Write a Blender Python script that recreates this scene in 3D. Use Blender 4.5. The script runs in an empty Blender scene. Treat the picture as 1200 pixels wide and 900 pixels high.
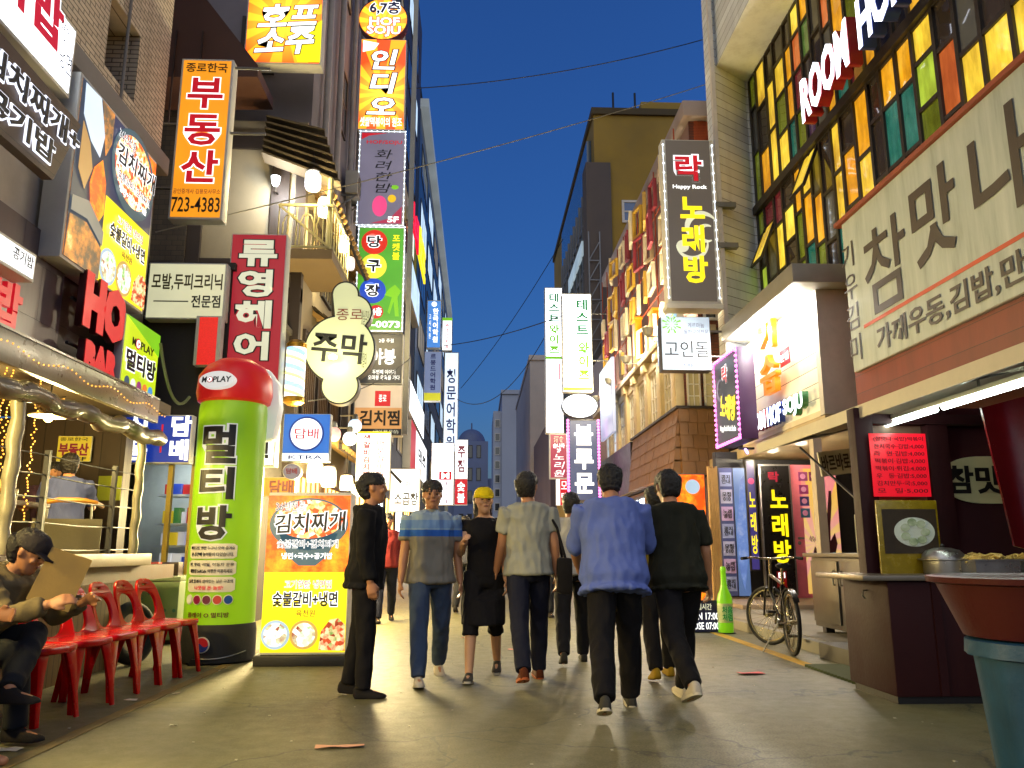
import bpy, bmesh, math, random
from mathutils import Vector, Matrix, noise
random.seed(11)
R = math.radians
SC = bpy.context.scene
COL = SC.collection
# ------------------------------------------------------------------ camera, sky, fill sun, exposure
EYE = 1.08
cd = bpy.data.cameras.new("camera"); cam = bpy.data.objects.new("camera", cd); COL.objects.link(cam)
YAW = math.asin(40 / 970.6); PITCH = math.atan(195 / 950)
cam.location = (0, 0, EYE); cam.rotation_euler = (math.pi / 2 + PITCH, 0, -YAW)
cd.sensor_width = 36; cd.lens = 36 * 950 / 1200; cd.clip_start = .05; cd.clip_end = 2000
SC.camera = cam
w = bpy.data.worlds.new("World"); SC.world = w; w.use_nodes = True
wn = w.node_tree.nodes; bg = wn["Background"]
sky = wn.new("ShaderNodeTexSky"); sky.sky_type = 'NISHITA'; sky.sun_disc = False
sky.sun_elevation = R(0); sky.sun_rotation = R(90); sky.air_density = 1.0; sky.dust_density = .3; sky.ozone_density = 4.6
w.node_tree.links.new(sky.outputs[0], bg.inputs[0]); bg.inputs[1].default_value = .43
sl = bpy.data.lights.new("sun", 'SUN'); sl.energy = .55; sl.angle = R(75); sl.color = (1, .94, .8)  # soft warm fill added for evening light from behind the camera
so = bpy.data.objects.new("sun", sl); COL.objects.link(so); so.rotation_euler = (R(52), 0, R(-12))
SC.view_settings.view_transform = 'Standard'; SC.view_settings.look = 'None'
SC.view_settings.exposure = 1.15; SC.view_settings.gamma = 1
SC.render.engine = 'CYCLES'
SC.cycles.use_denoising = True; SC.cycles.max_bounces = 5; SC.cycles.diffuse_bounces = 3; SC.cycles.glossy_bounces = 3
SC.cycles.transmission_bounces = 4; SC.cycles.sample_clamp_indirect = 3; SC.cycles.sample_clamp_direct = 0
SC.cycles.caustics_reflective = False; SC.cycles.caustics_refractive = False
LAMP = 3.0

# ------------------------------------------------------------------ pixel -> point (photo of 1200 x 900)
_F = Vector((math.sin(YAW) * math.cos(PITCH), math.cos(YAW) * math.cos(PITCH), math.sin(PITCH)))
_R = Vector((math.cos(YAW), -math.sin(YAW), 0)); _U = _R.cross(_F)
def at(px, py, X=None, Y=None, Z=None):
    d = _F * 950 + _R * (px - 600) + _U * (450 - py)
    if X is not None: t = X / d.x
    elif Y is not None: t = Y / d.y
    else: t = (Z - EYE) / d.z
    return Vector((d.x * t, d.y * t, EYE + d.z * t))

# ------------------------------------------------------------------ mesh builder
class MB:
    def __init__(s): s.v = []; s.f = []
    def add(s, vs, fs):
        b = len(s.v); s.v += [tuple(v) for v in vs]; s.f += [tuple(b + i for i in f) for f in fs]; return s
    def box(s, x0, x1, y0, y1, z0, z1):
        if x0 > x1: x0, x1 = x1, x0
        if y0 > y1: y0, y1 = y1, y0
        if z0 > z1: z0, z1 = z1, z0
        return s.add([(x0,y0,z0),(x1,y0,z0),(x1,y1,z0),(x0,y1,z0),(x0,y0,z1),(x1,y0,z1),(x1,y1,z1),(x0,y1,z1)],
            [(0,3,2,1),(4,5,6,7),(0,1,5,4),(1,2,6,5),(2,3,7,6),(3,0,4,7)])
    def mbox(s, m, sx, sy, sz):
        vs = [m @ Vector((a*sx/2, b*sy/2, c*sz/2)) for a, b, c in ((-1,-1,-1),(1,-1,-1),(1,1,-1),(-1,1,-1),(-1,-1,1),(1,-1,1),(1,1,1),(-1,1,1))]
        return s.add(vs, [(0,3,2,1),(4,5,6,7),(0,1,5,4),(1,2,6,5),(2,3,7,6),(3,0,4,7)])
    def bar(s, p, q, w, h=None, up=(0,0,1)):
        p = Vector(p); q = Vector(q); d = q - p; L = d.length; d.normalize()
        up = Vector(up)
        if abs(d.dot(up)) > .95: up = Vector((0,1,0)) if abs(d.y) < .9 else Vector((1,0,0))
        a = d.cross(up).normalized(); b = a.cross(d)
        m = Matrix((a, d, b)).transposed().to_4x4(); m.translation = (p + q) / 2
        return s.mbox(m, w, L, h or w)
    def loft(s, rings, cap=True, close=True):
        n = len(rings[0]); b = len(s.v); vs = []; fs = []
        for r in rings: vs += [tuple(p) for p in r]
        for i in range(len(rings) - 1):
            for j in range(n if close else n - 1):
                k = (j + 1) % n
                fs.append((i*n+j, i*n+k, (i+1)*n+k, (i+1)*n+j))
        if cap:
            fs.append(tuple(range(n - 1, -1, -1))); fs.append(tuple((len(rings)-1)*n + j for j in range(n)))
        return s.add(vs, fs)
    def path(s, pts, r, n=8, cap=True, flat=1.0):
        pts = [Vector(p) for p in pts]; rr = r if isinstance(r, (list, tuple)) else [r] * len(pts)
        t0 = (pts[1] - pts[0]).normalized()
        a = t0.orthogonal().normalized(); rings = []
        for i, p in enumerate(pts):
            t = (pts[min(i+1, len(pts)-1)] - pts[max(i-1, 0)]).normalized()
            a = (a - t * a.dot(t))
            a = a.normalized() if a.length > 1e-6 else t.orthogonal().normalized()
            b = t.cross(a)
            rings.append([p + (a * math.cos(2*math.pi*j/n) + b * math.sin(2*math.pi*j/n) * flat) * rr[i] for j in range(n)])
        return s.loft(rings, cap)
    def tube(s, p, q, r0, r1=None, n=10): return s.path([p, q], [r0, r0 if r1 is None else r1], n)
    def prism(s, poly, d0, d1, axis='y'):
        f = {'y': lambda a, b, d: (a, d, b), 'x': lambda a, b, d: (d, a, b), 'z': lambda a, b, d: (a, b, d)}[axis]
        n = len(poly)
        vs = [f(a, b, d0) for a, b in poly] + [f(a, b, d1) for a, b in poly]
        return s.add(vs, [tuple(range(n-1,-1,-1)), tuple(range(n, 2*n))] + [(i, (i+1)%n, n+(i+1)%n, n+i) for i in range(n)])
    def lathe(s, prof, n=20, c=(0,0,0)):
        rings = [[(c[0] + r*math.cos(2*math.pi*j/n), c[1] + r*math.sin(2*math.pi*j/n), c[2] + z) for j in range(n)] for r, z in prof]
        return s.loft(rings)
    def ball(s, c, r, n=14, m=9, M=None):
        r = (r, r, r) if isinstance(r, (int, float)) else r
        rings = []
        for i in range(m + 1):
            th = math.pi * (i + (.12 if i == 0 else -.12 if i == m else 0)) / m
            ring = []
            for j in range(n):
                v = Vector((r[0]*math.sin(th)*math.cos(2*math.pi*j/n), r[1]*math.sin(th)*math.sin(2*math.pi*j/n), -r[2]*math.cos(th)))
                ring.append(Vector(c) + (M @ v if M else v))
            rings.append(ring)
        return s.loft(rings)
    def disc(s, cx, cz, rx, rz, y0, y1, n=32):
        return s.prism([(cx + rx*math.cos(2*math.pi*j/n), cz + rz*math.sin(2*math.pi*j/n)) for j in range(n)], y0, y1)
    def xf(s, m): s.v = [tuple(m @ Vector(v)) for v in s.v]; return s

def link_mesh(name, me, parent=None):
    o = bpy.data.objects.new(name, me); COL.objects.link(o)
    if parent is not None: o.parent = parent
    return o
def part(parent, name, mb, mat, smooth=True, bevel=0, label=None):
    me = bpy.data.meshes.new(name); me.from_pydata(mb.v, [], mb.f)
    bm = bmesh.new(); bm.from_mesh(me); bmesh.ops.recalc_face_normals(bm, faces=bm.faces)
    if bevel:
        ed = [e for e in bm.edges if len(e.link_faces) == 2 and e.calc_face_angle(0) > .5]
        bmesh.ops.bevel(bm, geom=ed, offset=bevel, segments=2, profile=.6, affect='EDGES', clamp_overlap=True)
    bm.to_mesh(me); bm.free()
    if smooth:
        me.polygons.foreach_set("use_smooth", [True] * len(me.polygons)); me.set_sharp_from_angle(angle=R(38))
    me.materials.append(mat)
    o = link_mesh(name, me, parent)
    if label: o["label"] = label
    return o
def tag(o, label, cat=None, group=None, kind=None):
    if label: o["label"] = label
    if cat: o["category"] = cat
    if group: o["group"] = group
    if kind: o["kind"] = kind
    return o
def thing(name, label, cat, loc=(0,0,0), rotz=0, group=None):
    o = bpy.data.objects.new(name, None); COL.objects.link(o); o.empty_display_size = .1
    o.location = loc; o.rotation_euler = (0, 0, rotz)
    return tag(o, label, cat, group)
def struct(name, mb, mat, **k):
    o = part(None, name, mb, mat, **k); o["kind"] = "structure"; return o
KIDS = {}
def dup(root, loc, rotz=None, label=None):
    def cp(o, par):
        c = o.copy(); COL.objects.link(c)
        if par is not None: c.parent = par
        for ch in o.children: cp(ch, c)
        return c
    r = cp(root, None); r.location = loc
    if rotz is not None: r.rotation_euler = (0, 0, rotz)
    if label: r["label"] = label
    return r

# ------------------------------------------------------------------ materials
def L1(c): c /= 255; return c / 12.92 if c <= .04045 else ((c + .055) / 1.055) ** 2.4
def rgb(*c): return (L1(c[0]), L1(c[1]), L1(c[2]), 1)
_MC = {}; SK = .5
class NT:
    def __init__(s, name):
        s.m = bpy.data.materials.new(name); s.m.use_nodes = True; s.nt = s.m.node_tree
        s.b = s.nt.nodes["Principled BSDF"]
    def n(s, typ, **k):
        x = s.nt.nodes.new("ShaderNode" + typ)
        for a, v in k.items(): setattr(x, a, v)
        return x
    def l(s, a, b): s.nt.links.new(a, b)
    def math(s, op, a, b=None, c=None):
        x = s.n("Math", operation=op)
        for i, v in enumerate((a, b, c)):
            if v is None: continue
            if isinstance(v, (int, float)): x.inputs[i].default_value = v
            else: s.l(v, x.inputs[i])
        return x.outputs[0]
    def mix(s, f, a, b, blend='MIX'):
        x = s.n("Mix", data_type='RGBA', blend_type=blend)
        for i, v in ((0, f), (6, a), (7, b)):
            if isinstance(v, (int, float)): x.inputs[i].default_value = v
            elif isinstance(v, tuple): x.inputs[i].default_value = v
            else: s.l(v, x.inputs[i])
        return x.outputs[2]
    def noise(s, scale, detail=4, rough=.6, vec=None):
        x = s.n("TexNoise"); x.inputs["Scale"].default_value = scale; x.inputs["Detail"].default_value = detail; x.inputs["Roughness"].default_value = rough
        if vec is not None: s.l(vec, x.inputs["Vector"])
        return x.outputs["Fac"]
    def obj(s): return s.n("TexCoord").outputs["Object"]
    def pos(s): return s.n("NewGeometry").outputs["Position"]
    def ramp(s, f, stops):
        x = s.n("ValToRGB"); e = x.color_ramp.elements
        while len(e) < len(stops): e.new(.5)
        for i, (p, c) in enumerate(stops): e[i].position = p; e[i].color = c
        s.l(f, x.inputs[0]); return x.outputs[0]
    def bump(s, h, strength=.3, dist=.02):
        x = s.n("Bump"); x.inputs["Strength"].default_value = strength; x.inputs["Distance"].default_value = dist
        s.l(h, x.inputs["Height"]); s.l(x.outputs[0], s.b.inputs["Normal"])
    def col(s, c):
        if isinstance(c, tuple): s.b.inputs["Base Color"].default_value = c
        else: s.l(c, s.b.inputs["Base Color"])
    def set(s, rough=.6, metal=0, spec=.5):
        s.b.inputs["Roughness"].default_value = rough; s.b.inputs["Metallic"].default_value = metal; s.b.inputs["Specular IOR Level"].default_value = spec
        return s
def sc_(c, k): return (min(c[0]*k, 1), min(c[1]*k, 1), min(c[2]*k, 1), 1)
def M(name, c, rough=.6, metal=0, var=.22, scale=5, bump=.15, spec=.5, dirt=.25, world=True):
    """painted / plain surface: two scales of tonal unevenness, grime and a fine bump"""
    if name in _MC: return _MC[name]
    t = NT(name).set(rough, metal, spec); v = t.pos() if world else t.obj()
    a = t.noise(scale, 5, .65, v); b = t.noise(scale * .23, 3, .5, v)
    k = t.mix(a, sc_(c, 1 - var), sc_(c, 1 + var))
    g = t.math('MULTIPLY', t.math('SMOOTH_MIN', t.math('MAXIMUM', t.math('SUBTRACT', b, .5), 0), .3, .1), dirt * 4)
    t.col(t.mix(g, k, sc_(c, .35)))
    t.l(t.math('MULTIPLY_ADD', a, .3, rough - .15), t.b.inputs["Roughness"])
    if bump: t.bump(t.noise(scale * 9, 3, .6, v), bump, .01)
    _MC[name] = t.m; return t.m
def E(name, c, s=1.0, var=.2, scale=2.2, light=True, base=.5, rough=.35):
    """face lit from behind: uneven glow, some reflection off the plastic"""
    if name in _MC: return _MC[name]
    t = NT(name).set(rough); v = t.pos()
    t.col(sc_(c, base)); a = t.noise(scale, 2, .5, v)
    f = t.math('MULTIPLY_ADD', a, 2 * var, 1 - var)
    t.b.inputs["Emission Color"].default_value = c
    t.l(t.math('MULTIPLY', f, s * SK), t.b.inputs["Emission Strength"])
    if not light: t.m.cycles.emission_sampling = 'NONE'
    _MC[name] = t.m; return t.m
def lit_pane(name, c, s):
    """coloured glass with a lit room behind: uneven brightness, hanging shapes and a glossy front"""
    if name in _MC: return _MC[name]
    t = NT(name).set(.05, 0, .7); v = t.pos(); a = t.noise(1.1, 3, .6, v); st = t.n("Mapping"); st.inputs["Scale"].default_value = (1, 5, 1.2); t.l(v, st.inputs[0]); b = t.noise(1.6, 5, .7, st.outputs[0])
    t.col(sc_(c, .35)); k = t.ramp(a, [(.3, sc_((c[0]*.5, c[1]*.4, c[2]*.5), 1)), (.52, c), (.75, (min(1, c[0]*1.2 + .1), min(1, c[1]*1.3 + .08), min(1, c[2]*1.4 + .05), 1))]); t.l(k, t.b.inputs["Emission Color"])
    t.l(t.math('MULTIPLY', t.math('MULTIPLY_ADD', b, 1.9, -.12), s * SK), t.b.inputs["Emission Strength"]); t.bump(t.noise(2.5, 3, .5, v), .08, .03)
    _MC[name] = t.m; return t.m
def plane_uv(t, sx=1, sy=1):
    """(along-wall, height) in metres from world position, whichever way the wall faces"""
    g = t.n("NewGeometry"); sp = t.n("SeparateXYZ"); t.l(g.outputs["Position"], sp.inputs[0])
    sn = t.n("SeparateXYZ"); t.l(g.outputs["True Normal"], sn.inputs[0])
    f = t.math('GREATER_THAN', t.math('ABSOLUTE', sn.outputs[0]), .6)
    u = t.math('ADD', t.math('MULTIPLY', sp.outputs[1], f), t.math('MULTIPLY', sp.outputs[0], t.math('SUBTRACT', 1, f)))
    c = t.n("CombineXYZ"); t.l(u, c.inputs[0]); t.l(sp.outputs[2], c.inputs[1])
    return c.outputs[0], sp.outputs, u
def brick(name, c1, c2, mortar, bw=.2, bh=.06, off=.5, msize=.006, rough=.75, grime=.5):
    if name in _MC: return _MC[name]
    t = NT(name).set(rough); uv, sp, u = plane_uv(t)
    b = t.n("TexBrick"); t.l(uv, b.inputs["Vector"]); b.offset = off
    b.inputs["Color1"].default_value = c1; b.inputs["Color2"].default_value = c2; b.inputs["Mortar"].default_value = mortar
    b.inputs["Scale"].default_value = 1; b.inputs["Brick Width"].default_value = bw; b.inputs["Row Height"].default_value = bh
    b.inputs["Mortar Size"].default_value = msize; b.inputs["Mortar Smooth"].default_value = .3; b.inputs["Bias"].default_value = -.2
    st = t.n("Mapping"); st.inputs["Scale"].default_value = (2.2, 2.2, .35); t.l(t.pos(), st.inputs[0])
    d = t.ramp(t.noise(1.0, 6, .7, st.outputs[0]), [(.35, (1,1,1,1)), (.75, (1-grime, 1-grime, 1-grime*.95, 1))])
    t.col(t.mix(1.0, b.outputs["Color"], d, 'MULTIPLY')); t.bump(t.math('MULTIPLY', b.outputs["Fac"], -1), .5, .01)
    _MC[name] = t.m; return t.m
def boards(name, c, h=.16, gap=.06, vertical=False, rough=.5, grime=.35, dark=.15):
    """lap boards / planks with a dark colour line at each gap and vertical dirt runs"""
    if name in _MC: return _MC[name]
    t = NT(name).set(rough); uv, sp, u = plane_uv(t)
    k = t.math('DIVIDE', u if vertical else sp[2], h); fr = t.math('FRACT', k)
    line = t.math('LESS_THAN', fr, gap); wn_ = t.n("TexWhiteNoise", noise_dimensions='1D'); t.l(t.math('FLOOR', k), wn_.inputs["W"])
    st = t.n("Mapping"); st.inputs["Scale"].default_value = (3, 3, .5) if not vertical else (6, 6, .8); t.l(t.pos(), st.inputs[0])
    d = t.noise(1.2, 6, .7, st.outputs[0])
    a = t.mix(wn_.outputs[0], sc_(c, .86), sc_(c, 1.08)); a = t.mix(t.math('MULTIPLY', t.math('MAXIMUM', t.math('SUBTRACT', d, .45), 0), grime * 4), a, sc_(c, .3))
    t.col(t.mix(line, a, sc_(c, dark))); t.bump(t.math('ADD', fr, t.math('MULTIPLY', line, -.8)), .6, .02)
    _MC[name] = t.m; return t.m
def glass(name, c=(.02,.025,.03,1), rough=.06):
    if name in _MC: return _MC[name]
    t = NT(name).set(rough, 0, .8); t.col(c); t.bump(t.noise(1.5, 2, .5, t.pos()), .04, .05)
    _MC[name] = t.m; return t.m
def rays(name, c1, c2, c3, n=11, s=1.1, cz=.5):
    """printed sunburst behind lit plastic"""
    if name in _MC: return _MC[name]
    t = NT(name).set(.35); sp = t.n("SeparateXYZ"); t.l(t.obj(), sp.inputs[0])
    an = t.math('ARCTAN2', t.math('SUBTRACT', sp.outputs[2], cz), sp.outputs[0])
    fr = t.math('FRACT', t.math('MULTIPLY', an, n / (2 * math.pi)))
    r2 = t.math('ADD', t.math('MULTIPLY', sp.outputs[0], sp.outputs[0]), t.math('POWER', t.math('ABSOLUTE', t.math('SUBTRACT', sp.outputs[2], cz)), 2))
    a = t.mix(t.math('GREATER_THAN', fr, .5), c1, c2)
    k = t.mix(t.math('MULTIPLY', t.math('SUBTRACT', 1, t.math('MINIMUM', t.math('SQRT', r2), 1)), .55), a, c3)
    t.col(sc_(c1, .4)); t.l(k, t.b.inputs["Emission Color"]); t.b.inputs["Emission Strength"].default_value = s
    _MC[name] = t.m; return t.m
def printed(name, stops, scale=14, s=1.2, kind='vor', light=True):
    """printed food photograph / busy artwork behind lit plastic: cells and noise through a colour ramp"""
    if name in _MC: return _MC[name]
    t = NT(name).set(.35); v = t.obj(); a = t.noise(scale * .5, 6, .7, v)
    if kind == 'vor':
        x = t.n("TexVoronoi"); x.inputs["Scale"].default_value = scale; t.l(v, x.inputs["Vector"])
        sp = t.n("SeparateColor"); t.l(x.outputs["Color"], sp.inputs[0]); a = t.math('ADD', t.math('MULTIPLY', sp.outputs[0], .55), t.math('MULTIPLY', a, .5))
    k = t.ramp(a, stops); t.col(sc_(stops[0][1], .5)); t.l(k, t.b.inputs["Emission Color"]); t.b.inputs["Emission Strength"].default_value = s
    if s == 0: t.l(k, t.b.inputs["Base Color"])
    if not light: t.m.cycles.emission_sampling = 'NONE'
    _MC[name] = t.m; return t.m

# ------------------------------------------------------------------ lettering
def text_verts(s, bold=0, shear=0, line=1.0, spacing=1.0, extr=.01):
    cu = bpy.data.curves.new('lettering', 'FONT'); cu.body = s; cu.offset = bold; cu.shear = shear; cu.extrude = extr
    cu.align_x = 'CENTER'; cu.resolution_u = 2; cu.space_line = line; cu.space_character = spacing
    o = bpy.data.objects.new('lettering', cu); me = bpy.data.meshes.new_from_object(o)
    bpy.data.objects.remove(o); bpy.data.curves.remove(cu); return me
class Sign:
    """box sign; local x = reading direction, y = into the wall, z = up. orient F faces the camera end of the street, L stands on the left wall, R on the right"""
    def __init__(s, name, label, cat, orient, px, plane, thick=.2, case=None, group=None, body=True, bevel=.01, z=None):
        x0, y0, x1, y1 = px[:4]; xr = px[4] if len(px) > 4 else (x0 + x1) / 2; ym = (y0 + y1) / 2
        if orient == 'F':
            a = at(x0, ym, Y=plane); b = at(x1, ym, Y=plane); zt = at(xr, y0, Y=plane).z; zb = at(xr, y1, Y=plane).z
            loc = ((a.x + b.x) / 2, plane, zb); s.W = b.x - a.x; rz = 0
        else:
            a = at(x0, ym, X=plane); b = at(x1, ym, X=plane); zt = at(xr, y0, X=plane).z; zb = at(xr, y1, X=plane).z
            loc = (plane, (a.y + b.y) / 2, zb); s.W = abs(b.y - a.y); rz = math.pi / 2 if orient == 'L' else -math.pi / 2
        if z: zb, zt = z; loc = (loc[0], loc[1], zb)
        s.H = zt - zb; s.root = thing(name, label, cat, loc, rz, group); s.thick = thick
        if body: part(s.root, "casing", MB().box(-s.W/2, s.W/2, 0, thick, 0, s.H), case or CASE, bevel=bevel)
    def xy(s, u, v): return -s.W/2 + u * s.W, s.H * (1 - v)
    def rect(s, u0, v0, u1, v1, mat, layer=1, name='panel', label=None):
        x0, z1 = s.xy(u0, v0); x1, z0 = s.xy(u1, v1)
        part(s.root, name, MB().box(x0, x1, -.005*layer, -.005*layer + .004, z0, z1), mat, label=label); return s
    def face(s, mat, m=.03, layer=1, name='panel'):
        return s.rect(m / s.W, m / s.H, 1 - m / s.W, 1 - m / s.H, mat, layer, name)
    def disc(s, u, v, r, mat, layer=2, name='emblem', rz=None):
        x, z = s.xy(u, v); part(s.root, name, MB().disc(x, z, r * s.W, (rz or r) * s.W, -.005*layer, -.005*layer + .004), mat); return s
    def poly(s, pts, mat, layer=2, name='emblem'):
        part(s.root, name, MB().prism([s.xy(u, v) for u, v in pts], -.005*layer, -.005*layer + .004), mat); return s
    def text(s, txt, u0, v0, u1, v1, mat, bold=.015, layer=3, outline=None, ow=.05, shear=0, rot=0, line=1.0, name='lettering', depth=.003, keep=False, spacing=1.0):
        x0, z1 = s.xy(u0, v0); x1, z0 = s.xy(u1, v1)
        if '\n' in txt and len(max(txt.split('\n'), key=len)) == 1 and line == 1.0: line = 1.1
        bold = min(bold, .038 if bold < .07 or depth > .05 else .08)
        def build(b, lay, mt, ref=None, dp=depth):
            me = text_verts(txt, b, shear, line, spacing); n = len(me.vertices); co = [0.0] * (3 * n); me.vertices.foreach_get("co", co)
            xs, ys = co[0::3], co[1::3]
            if ref is None:
                ref = (min(xs), max(xs), min(ys), max(ys))
            ax, bx, ay, by = ref
            kx = (x1 - x0) / max(bx - ax, 1e-6); kz = (z1 - z0) / max(by - ay, 1e-6)
            if keep: kx = kz = min(kx, kz)
            cx, cz = (x0 + x1) / 2, (z0 + z1) / 2; cr, sr = math.cos(R(rot)), math.sin(R(rot))
            for i in range(n):
                px_ = (co[3*i] - (ax + bx) / 2) * kx; pz_ = (co[3*i+1] - (ay + by) / 2) * kz
                yy = -.005*lay - (dp if co[3*i+2] > 0 else 0)
                co[3*i], co[3*i+1], co[3*i+2] = cx + px_*cr - pz_*sr, yy, cz + px_*sr + pz_*cr
            me.vertices.foreach_set("co", co); me.update(); me.materials.clear(); me.materials.append(mt)
            o = link_mesh(name, me, s.root); return ref
        ref = build(bold, layer, mat)
        if outline: build(bold + ow, layer - .6, outline, ref, .002)
        return s
    def bulbs(s, mat, n_side, n_top, r=.022, inset=.0, top=True, bottom=True):
        """one strip of bulbs per edge"""
        W, H = s.W - 2*inset, s.H - 2*inset
        def strip(pts):
            mb = MB()
            for x, z in pts: mb.ball((x, -.012, z), r, 6, 4)
            mb.bar((pts[0][0], .0, pts[0][1]), (pts[-1][0], .0, pts[-1][1]), r*.28)
            part(s.root, "bulb_strip", mb, mat)
        zs = [inset + H * (i + .5) / n_side for i in range(n_side)]
        strip([(-W/2, z) for z in zs]); strip([(W/2, z) for z in zs])
        xs = [-W/2 + W * i / n_top for i in range(n_top + 1)]
        if top: strip([(x, s.H - inset) for x in xs])
        if bottom: strip([(x, inset) for x in xs])
        return s
    def arm(s, reach, z, side=1, y=.1):
        """steel brackets back to the wall"""
        x0 = side * s.W / 2
        for zz in z: part(s.root, "bracket", MB().tube((x0 - side*.02, y, zz), (x0 + side*reach, y, zz), .022), STEEL)
        return s
# ------------------------------------------------------------------ shared materials
CASE = M("sign_casing", rgb(205, 205, 195), .45, var=.1)
CASE_D = M("sign_casing_dark", rgb(55, 52, 50), .45, var=.15)
STEEL = M("galvanised_steel", rgb(125, 125, 120), .4, .8)
DARKSTEEL = M("dark_steel", rgb(38, 37, 36), .45, .6)
BLACK = M("black_paint", rgb(16, 15, 15), .45, var=.2)
INK = M("black_ink", rgb(18, 17, 18), .5, bump=0, var=.1)
INKBLUE = M("navy_ink", rgb(20, 32, 110), .5, bump=0, var=.1)
INKRED = E("red_ink_lit", rgb(200, 16, 36), .75, light=False)
INKMAROON = E("maroon_ink_lit", rgb(120, 18, 40), .6, light=False)
INKGREEN = E("green_ink_lit", rgb(20, 120, 50), .8, light=False)
INKLIME = E("lime_ink_lit", rgb(120, 190, 30), .9, light=False)
WHITELET = E("white_lettering_lit", rgb(250, 250, 245), 1.7)
CREAMLET = E("cream_lettering_lit", rgb(225, 225, 195), .75, light=False)
YELLET = E("yellow_lettering_lit", rgb(255, 225, 20), 1.2, light=False)
WHITE2 = E("white_panel_lit", rgb(238, 245, 255), 3.6)
WHITE1 = E("white_panel_soft_lit", rgb(238, 240, 242), 1.7)
CREAM1 = E("cream_panel_lit", rgb(225, 222, 180), .72)
ORANGE1 = E("orange_panel_lit", rgb(238, 148, 28), 1.0)
RED1 = E("red_panel_lit", rgb(160, 34, 44), .85)
GREEN1 = E("billiard_green_lit", rgb(80, 160, 45), .9)
BLUE1 = E("blue_panel_lit", rgb(22, 52, 150), .8)
SKYB = E("sky_blue_panel_lit", rgb(70, 130, 205), 1.0)
DARKP = E("dark_panel_lit", rgb(42, 42, 44), .5, light=False)
GREYP = E("grey_panel_lit", rgb(110, 105, 125), .9)
YELP = E("yellow_panel_lit", rgb(250, 225, 20), 1.2)
BULB = E("white_bulbs", rgb(225, 238, 255), 3, var=.3, scale=20, light=False)
PINKB = E("pink_bulbs", rgb(255, 120, 220), 3, var=.3, scale=20, light=False)
WOOD = M("brown_wood", rgb(92, 62, 36), .55, scale=9, var=.35)
DARKWOOD = M("dark_timber", rgb(42, 32, 26), .65, scale=7, var=.35)
CONC = M("grey_concrete", rgb(128, 124, 118), .8, scale=2.2, var=.25, dirt=.5)
PLASTER = M("cream_plaster", rgb(140, 130, 108), .85, scale=2.5, var=.2, dirt=.5)
BEIGETILE = brick("beige_tile", rgb(226, 210, 178), rgb(206, 188, 156), rgb(120, 108, 90), .22, .062, msize=.008, grime=.35)
DARKTILE = brick("dark_tile", rgb(72, 62, 48), rgb(58, 50, 40), rgb(36, 32, 26), .2, .1)
SIDING = boards("white_siding", rgb(222, 228, 230), .19, .06, grime=.25)
PLANKS = boards("terrace_planks", rgb(120, 92, 52), .085, .1, vertical=True, grime=.5)
GLASS = glass("dark_window_glass")
WARMWIN = E("warm_window_glow", rgb(255, 190, 90), 2.0, var=.5, scale=1.5)
DIMWIN = E("dim_window_glow", rgb(170, 150, 95), .35, var=.6, scale=1.5, light=False)
COOLWIN = E("cool_window_glow", rgb(190, 215, 235), 1.1, var=.6, scale=1.2)
FOODRED = printed("kimchi_stew_print", [(.2, rgb(150, 30, 8)), (.4, rgb(225, 80, 20)), (.55, rgb(250, 170, 90)), (.7, rgb(255, 235, 200)), (.85, rgb(90, 140, 40))], 22, 1.1)
FOODWHITE = printed("noodle_print", [(.25, rgb(120, 40, 20)), (.45, rgb(200, 220, 170)), (.6, rgb(250, 250, 245)), (.8, rgb(90, 150, 60))], 20, 1.0)
FOODMEAT = printed("bulgogi_print", [(.2, rgb(70, 20, 8)), (.45, rgb(190, 70, 30)), (.65, rgb(235, 190, 140)), (.85, rgb(60, 120, 40))], 26, 1.0)
FLAMES = printed("flame_print", [(.2, rgb(120, 40, 5)), (.45, rgb(215, 70, 10)), (.65, rgb(250, 160, 30)), (.85, rgb(255, 235, 150))], 5, 1.0, 'n')
BOWL = E("bowl_print", rgb(70, 96, 104), .9, light=False)
BOWLW = E("pale_bowl_print", rgb(170, 195, 215), .9, light=False)
BOWLB = E("brass_bowl_print", rgb(205, 165, 80), .9, light=False)
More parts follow.
